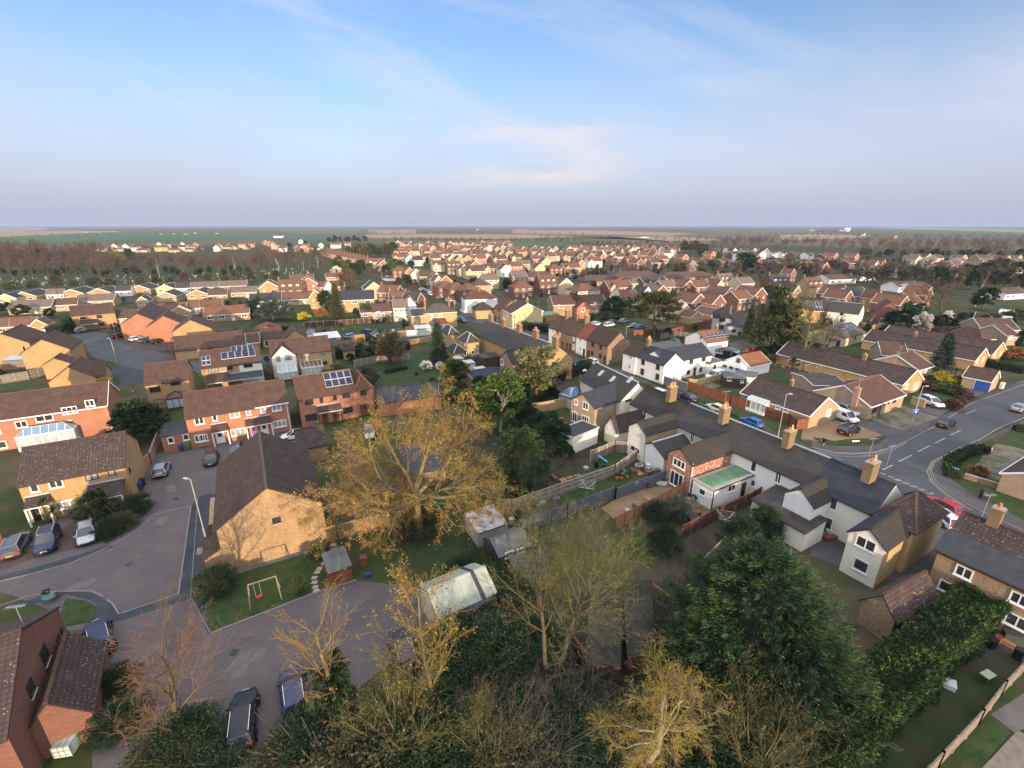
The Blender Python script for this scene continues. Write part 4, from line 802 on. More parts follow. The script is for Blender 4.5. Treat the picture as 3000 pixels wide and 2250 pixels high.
sheet('grass', "j 730,1490 930,1510 1060,1580 o 960,80 900,240 640,290 590,160 600,110 640,20", GRASS)
sheet('drain_cover', "j 2130,940 2195,935 2185,1005 2120,1015", KERB)
sheet('garden_lawn', "k 130,1490 1340,1085 1480,1060 1600,1240 1300,1500 p 960,115 70,460 -20,200", GRASS)
strip('path', "k -20,1480 240,1420 1340,1090", .6, SLABS)
for i, (x, y) in enumerate([(1385, 1095), (1395, 1140), (1385, 1190), (1330, 1240), (1290, 1300), (1240, 1350), (1215, 1390), (1185, 1450), (1185, 1500), (1195, 1550), (1205, 1590)]):
    p_ = G('k', x, y); o_ = sheet('stepping_stone', [p_+Vector(q) for q in ((-.28, -.22, 0), (.28, -.2, 0), (.26, .24, 0), (-.27, .2, 0))], CONC, h=.03); del o_['kind']; tag(o_, 'weathered paving slab of the stepping stone path across the swing lawn', 'paving slab', 'stepping stones across the swing lawn')
sheet('gravel_bed', "k 60,590 200,560 210,840 40,880", GRAVB); sheet('paving', "k 20,1390 150,1340 200,1400 140,1460 20,1440", SLABS)
sheet('garden_soil', "k 30,900 200,860 240,1400 30,1390", SOIL)
def blotch(name, t, x, y, r, m, seed, sx=1.6):
    p = G(t, x, y); rg = random.Random(seed); a0 = rg.random()*3; P = []
    for k in range(11): a = 2*math.pi*k/11; q = r*.6*rg.uniform(.7, 1.1); P.append(p+Vector((math.cos(a0)*math.cos(a)*q*sx-math.sin(a0)*math.sin(a)*q, math.sin(a0)*math.cos(a)*q*sx+math.cos(a0)*math.sin(a)*q, 0)))
    sheet(name, P, m, z=.0125+seed*.0003)
ASPHP = mat('asphalt_patch', (0.112, 0.095, 0.098), 0.95, 0.2, 0.9, bump=.3); ASPHL = mat('asphalt_wear', (0.148, 0.125, 0.124), 0.95, 0.15, 1.5)
for i, (t, x, y, r, m) in enumerate([('j', 1050, 1110, 1.4, ASPHP), ('j', 1650, 1290, .9, ASPHP), ('j', 1500, 800, .5, ASPHP), ('j', 1600, 970, .8, ASPHP), ('j', 900, 1330, 1.3, ASPHL), ('j', 1750, 650, 1.0, ASPHL), ('j', 1840, 300, 1.2, ASPHL), ('p', 130, 540, 1.4, ASPHP), ('p', 340, 520, .9, ASPHP), ('p', 480, 655, .9, ASPHL), ('p', 300, 760, 1.5, ASPHL), ('p', 700, 420, 1.3, ASPHP), ('p', 150, 900, 1.0, ASPHP), ('o', 1500, 500, 1.3, ASPHL), ('o', 1400, 900, 1.2, ASPHP), ('p', 1050, 300, 1.2, ASPHP), ('p', 600, 800, 1.0, ASPHP), ('j', 500, 1400, 1.0, ASPHP)]): blotch('road_patch', t, x, y, r, m, i)
for (t, x, y) in (('j', 1905, 410), ('j', 690, 1080), ('j', 1400, 1120), ('p', 260, 640)): p_ = G(t, x, y); sheet('drain_cover', [p_+Vector(q) for q in ((-.3, -.3, 0), (.3, -.3, 0), (.3, .3, 0), (-.3, .3, 0))], ASPHD)
# gardens behind the budding tree
sheet('garden_lawn', "l -300,800 700,350 1000,460 1600,330 700,1350 200,1500 -200,1500", GRASSD); sheet('garden_soil', "l 500,-300 1500,100 2212,-120 2212,150 1400,560 1050,700 600,300", SOIL)
sheet('garden_lawn', "g 0,600 420,600 900,1000 600,1250 300,1100 0,1000", GRASS); sheet('garden_lawn', "g -500,400 60,560 420,760 300,1000 -300,860 -900,640", GRASS)
sheet('patio', "m 0,260 330,100 560,330 450,480 60,470", SLABS); sheet('patio', "l 1970,200 2212,80 m 130,300 0,400 l 2100,280", SLABS)
sheet('garden_lawn', "m 0,0 -300,100 l 1580,640 1700,720 m 60,640 330,470".replace('-300,100', '0,0'), GRASS)
sheet('gravel_yard', "m 0,790 280,690 560,620 780,640 850,680 450,780 0,1000 l 2070,700", GRAVEL); sheet('gravel_yard', "m 780,700 900,770 1060,890 900,1000 700,960", GRAVELW)
sheet('back_garden', "m 640,1220 1500,860 1700,760 1850,800 1700,1100 1250,1300 1000,1600 700,1500", DIRT); sheet('yard', "n -50,760 350,1100 270,1500 640,1500 1250,1140 1600,1300 1150,1659 600,1659 -100,1400", PAVEM)
sheet('garden_lawn', "u 1200,700 1531,850 1900,1100 1200,1500 850,1850 300,1850 550,1300 900,950", GRASSD); sheet('patio', "u 1200,600 2000,900 1800,1150 1000,900", DIRT)
sheet('garden_lawn', "u 1270,1280 1440,1390 1250,1600 1060,1530", GRASS); sheet('decking', "u 1480,1380 1900,1600 1700,1900 1200,1680", WOODG); sheet('patio', "u 1531,1100 1900,1200 1460,1400 1280,1260", SLABS)
sheet('undergrowth_floor', "q 240,420 800,250 r 300,0 900,100 u 300,600 0,1400 u 0,2300 q -300,2400 p 500,1900 1300,1000", SOIL)
# main road and the side street
LAYER[0] = .02
MAINP = "n -900,-260 -420,40 0,245 170,280 350,290 600,275 800,220 950,150 1240,0 i 1640,1110 2212,905 2700,720 3100,900 2600,1110 2212,1290 n 1930,15 1740,130 1500,245 1240,400 1205,480 1250,590 1400,720 1600,850 1900,990 2212,1130 2700,1330 2700,2000 2000,1800 1400,1250 1100,900 620,520 0,240"
sheet('road', "n -50,330 -50,230 170,278 350,288 600,273 800,218 950,148 1240,0 i 1640,1110 2212,905 2800,700 3100,860 2600,1100 2212,1280 n 1930,15 1740,130 1500,245 1240,400 1205,480 1250,590 1400,720 1600,850 1900,990 2212,1130 2900,1430 2900,2000 2212,1659 1350,1250 1000,1150 700,760", ROADM)
sheet('road', "n 0,230 0,420 m 1900,150 h 1600,1330 1100,1180 620,1010 h 380,900 0,830 g 1800,760 1600,500 1300,370 700,240 520,190 b 1790,760 1620,700 1480,640 1420,600 1480,590 1620,660 1800,730 1900,780 g 760,150 1320,330 1520,400 1790,600 2100,730 h 60,745 520,950 780,1000 1000,1100 1400,1290 1800,1440 2212,1640", ROADM)
sheet('footway', "i 2700,560 2212,855 1750,1040 1290,1270 720,1480 n 650,185 500,215 200,210 0,190 -80,120 -80,215 170,270 350,282 600,267 790,212 940,140 1235,-8 i 1635,1100 2212,895 2750,690", PAVEM)
sheet('footway', "i 2740,1120 2212,1330 n 2100,20 1820,150 1640,280 1420,400 1380,470 1420,560 1600,680 1720,760 1900,850 2212,1010 2900,1300 2900,1440 2212,1140 1910,985 1610,840 1410,710 1262,590 1220,490 1250,410 1510,255 1750,140 i 2650,1100", PAVEM)
strip('kerb', "n -80,222 170,278 350,290 600,275 800,220 950,150 1240,0 i 1640,1112 2212,906 2700,720", .15, KERB, h=.05); strip('kerb', "i 2600,1112 n 1930,20 1740,135 1500,248 1245,398 1210,480 1255,590 1405,718 1605,848 1905,988 2212,1132 2700,1340", .15, KERB, h=.05)
for dy in (0, 26): strip('road_marking', f"n -60,{228+dy} 170,{290+dy} 350,{298+dy} 600,{284+dy} 790,{232+dy} 940,{160+dy//2}", .1, PAINTY)
for dx in (-22, -48): strip('road_marking', f"n {1520},{232+dx//5} {1240+dx//2},{392+dx//4} {1212+dx},{480} {1255+dx},{597} {1400+dx},{728} {1600+dx},{858}", .1, PAINTY)
strip('road_marking', "n 684,468 793,416", .12, PAINTW); strip('road_marking', "n 853,380 1000,309", .12, PAINTW); strip('road_marking', "n 1066,272 1193,207", .12, PAINTW); strip('road_marking', "n 1250,180 1363,122", .12, PAINTW); strip('road_marking', "n 1416,94 1530,38", .12, PAINTW)
strip('road_marking', "n 1050,95 1235,3 i 1420,1280", .1, PAINTW); strip('road_marking', "i 1580,1230 1700,1180", .1, PAINTW)
strip('road_marking', "n 660,500 1240,725", .16, PAINTW, dash=(.6, .35)); strip('road_marking', "n 800,565 1240,745", .12, PAINTW, dash=(.6, .35)); strip('road_marking', "n 0,265 420,430", .1, PAINTW, dash=(1, 1.4)); strip('road_marking', "n 1350,770 1520,830", .1, PAINTW); strip('road_marking', "n 1560,860 1650,900", .1, PAINTW)
sheet('grass', "n 1380,410 1640,240 1800,150 1780,260 1560,430 1560,540 1430,570", GRASS); sheet('grass', "n 1440,570 1560,560 2212,750 2900,1000 2900,1280 2212,1010 1900,850 1720,760 1560,660", GRASS); sheet('grass', "n 2110,30 i 2212,1330 2800,1480 n 2800,380 2212,250 1930,180", GRASS)
sheet('driveway', "n 1920,180 2400,290 2400,420 2130,370 1720,390 1800,250", GRAVELW); sheet('gravel_yard', "n 1720,390 2130,370 2000,600 1580,490", GRAVELW)
sheet('gravel_yard', "i -160,1270 140,1290 440,1350 730,1470 600,1530 300,1560 -200,1500", GRAVEL); sheet('grass', "i -60,1480 170,1520 300,1500 560,1490 700,1455 720,1475 600,1535 300,1570 60,1545 -60,1500", GRASS); sheet('driveway', "i -20,1290 250,1240 480,1260 700,1320 900,1420 740,1480 440,1360 140,1300", PAVEM)
sheet('gravel_yard', "i 515,1270 870,1130 1240,1250 1290,1270 960,1390 900,1420", GRAVELW); sheet('driveway', "i 860,1120 1100,1150 1400,1190 1290,1270 1180,1220", PAVEM); sheet('garden_lawn', "i 930,1010 1200,930 1480,1080 1370,1150 1150,1070", GRASS); sheet('driveway', "i 1490,950 1700,960 1830,980 1620,1090", PAVEM); sheet('garden_soil', "i 1050,900 1150,760 1500,740 1600,900 1500,960 1250,900", GRAVELW)
sheet('garden_lawn', "h 1040,970 1400,1000 1350,1110 1150,1050", GRASS); sheet('garden_lawn', "h 1600,830 1750,780 2090,860 1880,910", GRASS); sheet('garden_lawn', "h 1790,660 2212,740 2212,800 1850,720", GRASS); sheet('grass', "h 860,1030 1200,1130 1830,1380 1800,1410 1250,1210 890,1090", GRASS); sheet('garden_lawn', "h 560,380 900,310 1060,290 1000,330 850,400 700,400", GRASS)
sheet('garden_lawn', "i 220,520 400,480 690,570 640,610", GRASS); sheet('garden_lawn', "i 2000,660 2300,650 2300,740 2060,690", GRASS); sheet('gravel_yard', "h 750,840 980,860 1150,920 1100,960 900,930", GRAVELW)
sheet('road', "e 700,160 1000,120 1160,140 1260,200 1500,280 2212,470 2212,600 1950,480 1330,560 1100,500 1290,470 1000,400 900,240", ROADM); sheet('parking_bay', "e 1250,190 1560,170 1850,230 2100,330 1600,330 1380,270", BLOCK); sheet('grass', "e 1110,480 1270,470 1340,500 1140,530", GRASS); sheet('footway', "e 1140,535 1380,500 2000,640 1290,700 1000,790 1000,740 1270,680", ASPHD); sheet('garden_lawn', "e 1140,590 1290,590 1290,690 1150,720", GRASS)
sheet('road', "f 560,380 700,370 760,500 620,470", ROADM); sheet('road', "f 1600,250 1940,190 2212,170 g 0,370 500,330 500,290 0,320 f 2212,290 1850,330 1600,300", ROADM); sheet('garden_lawn', "e 0,700 340,640 500,680 0,770", GRASS)
sheet('garden_lawn', "b 640,950 1150,900 1250,930 1000,970 700,985", GRASS); sheet('footway', "b 1080,520 1200,510 1230,545 1120,540", BEIGE); sheet('grass', "b 1090,540 1190,540 1180,560 1100,565", GRASS)
sheet('school_yard', "c 380,480 640,480 680,580 520,600", ASPHD); sheet('road', "c 430,470 860,450 860,480 500,500", ASPHD)
# the open country
FG = mat('green_crop', (0.045, 0.11, 0.03), 1, .15, .01); FT = mat('tilled_field', (0.30, 0.20, 0.125), 1, .12, .01); FS = mat('stubble_field', (0.28, 0.22, 0.12), 1, .12, .01); FD = mat('dull_pasture', (0.10, 0.115, 0.05), 1, .15, .01)
fz = [.1]
def field(s_, m): fz[0] += .03; sheet('field', s_, m, z=fz[0])
field("a -600,170 -600,260 400,225 900,190 1500,190 2212,175 b 560,205 800,160 640,158 300,165 a 2212,135 1100,135 300,150", FG); field("a -600,135 -600,168 0,160 700,128 1100,112 600,104 200,112", FT)
field("a -600,95 -600,130 0,125 450,95 300,75", FS); field("b 240,90 300,140 880,135 900,98", FD); field("b 960,98 980,130 1380,132 1380,95", FS); field("b 930,140 980,170 1850,175 2212,178 c 600,155 100,140 b 1500,135", FT)
field("c 0,100 0,130 700,140 1340,150 1600,130 800,105", FT); field("c 0,210 0,240 560,245 620,225 300,212", FG); field("c 560,165 900,160 1340,195 1800,190 1800,180 1340,155", FT); field("c 700,108 1500,118 2212,135 2212,128 1600,112", FD); field("d 100,140 120,190 800,170 900,150 400,135", FT); field("d 700,120 2212,160 2212,135 1200,100", FG); field("d 860,84 2212,120 2212,98 1200,76", FS)
field("b 200,160 560,158 600,190 200,190", FG); field("c 1640,108 1700,125 2212,130 d 500,125 300,100", FD)
sheet('cemetery_lawn', "a -300,480 600,470 1500,430 2212,400 b 500,440 480,510 a 1800,540 700,620 -300,640", GRASSD, z=.06)
# ---------------------------------------------------------------- buildings close by
A1, A2, A3, A4 = -61, -151, 29, 119
H = House; V_ = Vector
# left of the close
h = H('long orange brick terrace with a white hipped conservatory, behind the golden house', "e -420,1240 1075,815", 5.1, 8.2, 7.9, 'p', B_ORANGE, R_BROWN, A1, 'terraced_house', trim=PVC)
h.wins("F e w 230,1115,1.4,1.15,2 478,1045,2.1,1.2,2 752,965,1.9,1.2,3 970,888,1.2,1.1,2 -60,1190,1.4,1.1,2 20,1360,1.3,1.2,1"); h.conservatory('e', 150, 1280, 800, 1165, 2.3, 3.4, nb=7); h.porch('e', 690, 1120, 850, 1075, 2.3, roof=R_RUST)
x = H('low brown roofed extension at the end of the orange terrace', "e 905,1060 1150,1020", 2.5, 5, 4.0, 'h', B_ORANGE, R_BROWN, A1, 'house_extension', 'extension'); x.wins("F e W 1090,1090,1.2,2.0")
h = H('golden brick pair of houses with lichened brown roof and parked cars in front', "j 190,262 1340,52", 5.0, 8.4, 7.9, 'p', B_GOLD, R_OLD, A1, 'semi_detached_house')
h.wins("F j w 372,292,0.8,1.1,1 605,245,1.3,1.1,2 c 718,470,1.9,1.1,3 B 988,165,1.2,1.1,2 1205,125,.7,1.0,1 1000,410,1.5,1.1,2 K 400,600,0.95,2 R_ j b 1400,105,.5,.8,1"); h.porch('j', 255, 530, 520, 480, 2.4); h.porch('j', 890, 480, 1330, 340, 2.4)
h = H('detached golden brick house with brown windows and a pink roofed garden room', "e 1580,712 2010,602", 5.0, 8.6, 7.8, 'p', B_GOLD, R_BROWN, A1, 'detached_house')
h.wins("F e b 1675,742,1.7,1.1,4 1892,668,1.6,1.1,4 B 1720,872,1.7,1.0,3 L_ e b 1433,725,.5,.9,1"); h.conservatory('e', 1800, 830, 1985, 850, 2.3, 3.3, fr=DKFR, gm=R_PINK, wallg=PALEG, nb=2)
h = H('golden brick house with plain brown roof and a huge blank gable by the side road', "e 215,268 415,322", 5.0, 8.6, 7.8, 'p', B_GOLD, R_BROWN, A2, 'detached_house'); h.wins("F e b 262,300,.9,1,2 305,318,.9,1,2 362,340,.9,1,2 412,352,.8,1,2 400,450,.9,1.2,2 450,480,.9,1.2,2")
H('small gabled side wing in golden brick beside the blank gable', "e 470,432 520,470", 3.4, 4.6, 4.8, 'p', B_GOLD, R_BROWN, A2, 'house_extension', 'extension')
h = H('golden brick house with a plain gable at the edge of town, beside a white lean-to', "e -190,190 18,250", 5.0, 8.8, 7.8, 'p', B_GOLD, R_BROWN, A2, 'detached_house'); h.wins("F e b -80,250,1,1,2 -20,270,1,1,2")
H('golden brick garage block with hipped brown roof above a green garden', "e 512,668 1030,592", 2.5, 9, 5.2, 'x', B_GOLD, R_BROWN, A1, 'garage', 'garage').cross
H('low brown roofed wing of the golden garage block', "e 1020,590 1140,572", 2.5, 4.5, 4.2, 'p', B_GOLD, R_BROWN, A1, 'house_extension', 'extension')
shed('pale blue carport roof between the golden houses', "e 20,430 345,410", 2.3, 3, 2.6, 'm', WOODG, SHEET_B, None, name='carport', at=None)
# detached with dark porch, far left of the side road
h = H('golden brick house with a wide dark porch beside the turning head', "a 690,852 912,800", 5.0, 8.4, 7.7, 'p', B_GOLD, R_BROWN, -50, 'detached_house'); h.wins("F a b 715,865,1.3,1.1,2 858,848,1.4,1.1,3 880,915,1.4,1.1,3 L_ a b 600,885,.6,1.2,1"); h.porch('a', 690, 925, 840, 905, 2.5, roof=R_DARK)
# stepped terrace
for i, (ln, wl, lb) in enumerate([("a 1058,814 1168,902", B_ORANGE, 'first stepped orange terrace house, farthest from the camera'), ("a 1245,888 1340,930", B_ORANGE, 'middle stepped orange terrace house'), ("a 1460,930 1562,968", B_GOLD, 'last stepped terrace house with a broad golden gable')]):
    h = H(lb, ln, 5.0, 9.2, 7.9, 'p', wl, R_BROWN, A2, 'terraced_house'); h.auto('F', 'b', every=2.6, w=.9); h.porch('a', *[(1110, 950, 1170, 965), (1200, 965, 1245, 955), (1430, 1030, 1530, 1050)][i], 2.4, roof=R_DARK)
# houses north of the close
h = H('ochre and cream house with rows of solar panels and a grey porch', "f -30,535 585,412", 5.0, 8.4, 7.7, 'p', B_GOLD, R_BROWN, A1, 'detached_house')
h.wins("F f B 92,535,1.8,1.1,3 b 268,505,1.1,1.1,1 465,475,1.7,1.1,2 L_ e b 2160,560,.4,.8,1"); h.solar('f', [(180, 425), (540, 310)], 5, 1); h.solar('f', [(285, 345), (520, 262)], 4, 1); h.solar('f', [(-30, 490), (60, 380)], 2, 2)
h.porch('f', 30, 680, 260, 655, 2.4, 1.2); h.porch('f', 250, 655, 630, 600, 2.4, .6, roof=FELT, posts=False, name='lean_to'); q_ = [h.loc(G('f', x, y, 4.8)) for x, y in ((365, 470), (590, 425))]; m_ = MB(); m_.box(q_[0].x, -.03, .3, h.L+.02, .0, 4.9, CREAM); m_.build('render_panel', h.root)
h = H('house with cream gable and ochre brick wing, two white conservatories', "f 715,385 1360,306", 5.0, 7.6, 7.7, 'p', B_OCHRE, R_BROWN, A1, 'detached_house'); x0 = h.loc(G('f', 712, 400, 4.9)).x; x1 = h.loc(G('f', 975, 350, 4.9)).x
h.cross(max(0, x0), x1, .9, 4.9, 7.4, B_OCHRE, R_DARK, w2=CREAM); h.wins("X_ f B 792,405,.8,1.3,1 902,392,1.3,1.2,2 F f B 1080,372,1.7,1.2,2 1283,345,1.1,1.1,2 b 1300,455,1.0,.8,1"); h.conservatory('f', 790, 560, 1000, 545, 2.1, 2.9, 'lean', gm=PALEG, nb=4); h.conservatory('f', 1045, 510, 1280, 490, 2.1, 2.8, 'lean', fr=PVC, gm=mat('polycarbonate_brown', (.14, .09, .06), .3), nb=5)
h = H('red brick terrace of three with purple and white doors on the close', "f -215,1050 895,872", 5.2, 8.2, 8.0, 'p', B_ORANGE, R_BROWN, A1, 'terraced_house', trim=None)
h.wins("F f w -60,1078,1.3,1.2,2 107,1045,.7,1.1,1 c 322,1010,1.4,1.1,2 470,985,.7,1.1,1 628,962,.8,1.1,1 775,938,1.4,1.1,2 w -20,1265,1.3,1.2,2 c 357,1200,2.1,1.2,3 810,1110,2.0,1.2,3 W 175,1285,1.2,2 P 540,1220,.95,2 W 650,1195,1.1,2 F e w 2160,1265,1.4,1.2,2"); h.porch('f', 70, 1215, 250, 1185, 2.4, 1.0); h.porch('f', 440, 1150, 725, 1100, 2.4, 1.0)
m_ = MB(); m_.bar((h.L-.25, -.08, 0), (h.L-.25, -.08, 5.1), .1, PVC); m_.bar((h.L*.66, -.35, 5.08), (h.L+.1, -.35, 5.08), .14, PVC); m_.build('downpipe', h.root)
h = H('flat roofed side extension of the red brick terrace with two small windows', "e 1735,1255 2045,1205", 2.7, 5.6, 2.7, 'f', B_ORANGE, FELT, A1, 'house_extension', 'extension'); h.wins("F e w 1845,1290,.8,1.0,1 2008,1255,.8,1.0,1")
h = H('red brick house with eight solar panels and dark windows', "f 1010,850 1625,745", 5.2, 8.4, 8.0, 'p', B_ORANGE, R_RUST, A1, 'detached_house', verge=.2); h.solar('f', [(1312, 730), (1560, 535)], 4, 2)
h.wins("F f b 1128,875,1.3,1.1,2 1258,855,.6,1.1,1 1405,828,.6,1.1,1 1525,805,1.3,1.1,2 1150,1045,1.9,1.3,3 1545,965,1.7,1.2,2 R 1300,1060,1.0,2 1420,1030,1.0,2"); h.porch('f', 1225, 1000, 1480, 960, 2.4, 1.0)
h = H('hip roofed brick wing at the end of the solar panelled red house', "f 1625,750 1810,718", 5.0, 6.5, 7.2, 'h', B_ORANGE, R_RUST, A1, 'house_extension', 'extension'); h.wins("F f b 1715,775,1.1,1.2,1 O 1730,960,1.6,2.0")
h = H('long brown roofed bungalow behind the solar panelled ochre house', "f -330,330 420,240", 2.6, 9, 5.4, 'p', B_OCHRE, R_BROWN, A1, 'bungalow', 'bungalow'); h.wins("F f b 60,300,1.2,1")
h = H('brown garage with one dark green door at the end of the long bungalow', "f 455,240 590,222", 2.6, 7, 4.6, 'p', B_OCHRE, R_BROWN, A1, 'garage', 'garage', trim=PVC); h.wins("F f N 545,270,2.2,2")
h = H('golden gabled bungalow with white doors seen over the cream gable', "f 845,215 1120,190", 2.6, 8, 5.4, 'x', B_GOLD, R_BROWN, A1, 'bungalow', 'bungalow'); h = H('low bungalow range with patio doors behind the cream gable', "f 620,200 840,170", 2.6, 7, 5.0, 'p', B_GOLD, R_BROWN, A1, 'bungalow', 'bungalow'); h.wins("F f w 700,240,2.4,1.8,3")
H('dark roofed brick outbuilding beside the lane', "f 1505,325 1610,302", 2.5, 5.5, 4.3, 'p', B_OCHRE, R_DARK, A1, 'outbuilding', 'outbuilding'); H('rusty red roofed old barn among the gardens', "f 555,105 820,75", 2.4, 6, 3.8, 'x', WOODG, R_RED, A1, 'barn', 'barn'); shed('white sheet roofed workshop by the long garden fence', "f 1225,180 1445,195", 2.4, 6, 3.0, 'm', WOODG, SHEET_W, A1, name='workshop'); shed('pale blue lean-to roof beside the white workshop', "f 1115,190 1215,180", 2.3, 3, 2.5, 'm', WOODG, SHEET_B, A1, name='lean_to')
h = shed('white and black summerhouse behind a brick wall', "f 1805,148 1930,140", 2.1, 3, 2.9, 'x', CREAM, FELTG, A1, name='summerhouse', cat='summerhouse'); h.wins("F f b 1890,125,.9,.9,1"); shed('dark long shed with one white window beside the summerhouse', "f 1985,115 2150,110", 2.0, 3, 2.4, 'm', WOODD, FELT, A1).wins("F f w 2033,100,.7,.5"); shed('small pale garden shed with gable front among the far gardens', "f 1100,95 1185,95", 1.9, 2.5, 2.6, 'x', GREYREND, FELT, A1)
# near gable and its garage
h = H('big golden brick gable end with small dark window, nearest the swing lawn', None, 5.3, 15, 8.5, 'x', B_GABLE, R_DARK, None, 'terraced_house', ext=.35, at=(G('k', 240, 1405), G('k', 1335, 1070)))
h.wins("F k b 775,828,.75,.65,1"); m_ = MB(); m_.hexa([(-1.5, 0, -.2), (-.002, 0, -.2), (-.002, 3.2, -.2), (-1.5, 3.2, -.2)], [(-1.5, 0, 2.2), (-.002, 0, 3.0), (-.002, 3.2, 3.0), (-1.5, 3.2, 2.2)], B_GABLE); m_.hexa([(-1.75, -.1, 2.1), (-.003, -.1, 3.05), (-.003, 3.3, 3.05), (-1.75, 3.3, 2.1)], [(-1.75, -.1, 2.24), (-.003, -.1, 3.2), (-.003, 3.3, 3.2), (-1.75, 3.3, 2.24)], R_DARK); m_.build('porch', h.root)
H('lichened brown garage roof behind the big golden gable', "k 1010,60 1310,-20", 2.6, 5.5, 4.4, 'p', B_GABLE, R_OLD, A1, 'garage', 'garage')
# bottom left
o1 = G('o', 560, 95, 5.0); o2 = G('o', 62, 1335, 5.0)
h = H('red brick house end with small dark windows and lichened roof, beside a garage', None, 5.0, 10, 7.9, 'x', B_RED, R_OLD, None, 'detached_house', at=(o2, o1), verge=.05)
h.wins("F o b 600,340,.5,.8,1 565,420,.6,.8,1 430,560,1.1,1.3,2 295,880,.9,1.1,1")
H('brick garage with lichened tiled roof at the edge of the car park', "o 185,1385 878,1092", 2.4, 6.4, 4.4, 'x', B_RED, R_OLD, None, 'garage', 'garage', ext=.2)
H('orange brick outhouse at the foot of the red house', "o -200,1440 90,1330", 2.2, 2.6, 2.3, 'f', B_ORANGE, B_ORANGE, None, 'outbuilding', 'outbuilding')
H('brown tiled garage roof beside the golden pair of houses', "j -260,800 -20,690", 2.4, 6, 4.2, 'p', B_ORANGE, R_OLD, 0, 'garage', 'garage')
# old terrace across the gardens (yellow gable)
h = H('old slate roofed terrace with golden gable end and tall chimneys', "g 1400,662 1770,612", 5.2, 33, 8.3, 'x', B_GOLD, R_SLATE, -60, 'terraced_house', 'terraced house'); h.wins("F g c 1553,688,.8,1.5,1 1550,830,.8,1.4,1")
for (y, n_) in ((.6, 4), (8.5, 4), (16, 4), (24, 4), (31, 4)): h.chimney(h.L/2, y, 10.2, .8, 1.6, n_, pm=POT if n_ % 2 else None, z0=7)
h = H('brick rear wing with hipped slate roof behind the shrubs', "g 1105,682 1400,642", 5.0, 5.6, 7.2, 'p', B_PINK, R_MOSS, -60, 'house_extension', 'extension'); h.wins("L_ g w 1000,665,1.2,1.4,2 F g w 1205,700,1.0,1.4,1 1320,680,.7,1.2,1")
h = H('ochre rear wing with hipped dark roof and small white windows', "g 622,455 750,438", 4.6, 5.5, 6.6, 'h', B_OCHRE, R_SLATE, -60, 'house_extension', 'extension'); h.wins("F g w 680,560,.9,1.0,1 728,550,.7,1.1,1 L_ g w 600,470,.7,.9,1")
H('low hipped slate outhouse behind the ochre wing', "g 480,562 612,545", 2.6, 5, 4.2, 'h', B_OCHRE, R_SLATE, -60, 'outbuilding', 'outbuilding').wins("F g w 600,572,.8,1.2,1"); H('far rear wing with hipped slate roof at the end of the old terrace', "g 430,372 520,355", 4.4, 6, 6.4, 'h', B_OCHRE, R_SLATE, -60, 'house_extension', 'extension')
h = H('long low slate roofed outbuilding with white double doors in the old terrace garden', "g 715,880 1050,828", 2.5, 4.8, 3.6, 'm', B_PINK, R_BLUE, -60, 'outbuilding', 'outbuilding', trim=PVC); h.wins("F g W 832,900,1.7,2 w 958,875,1.0,1.4,1 W 1030,870,.9,2")
shed('dark purple lean-to roof on the back of the old terrace', "g 800,600 965,630", 2.6, 3.4, 2.9, 'm', WOODD, FELTB, -60, name='lean_to')
for i, (ln, lb) in enumerate([("g 500,640 582,628", 'first small cream roofed shed, next to the dark conifer'), ("g 620,690 695,665", 'second small cream roofed shed, before the green fence'), ("g 740,765 828,738", 'third small cream roofed shed, nearest the slate outbuilding')]): shed(lb, ln, 1.9, 2.4, 2.1, 'm', PALEGREEN, SHEET_C, -60)
h = H('square ochre brick house with hipped roof and red tiled porch', "b 1458,826 1725,800", 5.2, 8, 7.6, 'h', B_OCHRE, R_GREY, -72, 'detached_house', trim=PVC); h.wins("F b c 1520,855,.9,1.8,1 1594,847,.9,1.8,1 1523,932,.9,1.6,1 W 1620,945,1.0,2"); h.porch('b', 1562, 918, 1660, 908, 2.5, .9, roof=R_RED); h.chimney(1, 4, 9, .7, 1.0, 2); h.chimney(h.L-1.5, 6, 9, .7, 1.0, 2)
H('slate roofed side wing of the ochre house with a white gutter', "b 1352,845 1455,828", 4.8, 6, 6.6, 'p', B_OCHRE, R_SLATE, -72, 'house_extension', 'extension', trim=PVC); h = shed('white sheet lean-to roof in front of the ochre house wing', "b 1375,955 1510,945", 2.3, 3.2, 2.8, 'm', PALEGREEN, SHEET_W, -72, name='lean_to'); shed('short red and white lean-to roof beside the white one', "b 1300,965 1395,955", 2.2, 3, 2.7, 'm', WHITE, R_RED, -72, name='lean_to')
h = H('white rendered corner house with hipped red-brown roof', "b 1805,702 2085,690", 5.2, 9, 8.0, 'h', WHITE, R_RUST, -75, 'detached_house', trim=PVC); h.wins("L_ b c 1830,730,.9,1.3,1 1828,780,.9,1.3,1"); h.chimney(h.L/2, 4, 9.6, .8, .8, 2)
h = H('low dark pyramid roofed shop beside the white corner house', "g 730,92 895,112", 3.4, 7, 6.0, 'h', B_OCHRE, R_DARK, -75, 'shop', 'shop')
h = H('plain brown brick house with two dark windows facing the street', "g 895,70 1030,92", 5.2, 7, 8, 'p', B_BROWN, R_BROWN, A2, 'terraced_house'); h.wins("F g b 917,95,.9,1.1,1 965,110,.9,1.1,1 R 930,190,1.0,2 b 968,190,.9,1.1")
h = H('cream gabled house with grey side wall and one tiny gable window', "g 1160,152 1385,102", 5.2, 9, 8.1, 'x', YELLOW, R_BROWN, -68, 'detached_house', trim=PVC); h.wins("F g w 1262,162,.5,.8,1 L_ g w 1055,155,.9,1.3,1 1135,175,.9,1.3,1 1138,270,1.2,1.6,1"); h.chimney(h.L/2, .5, 9.6, .7, .7, 2, z0=7)
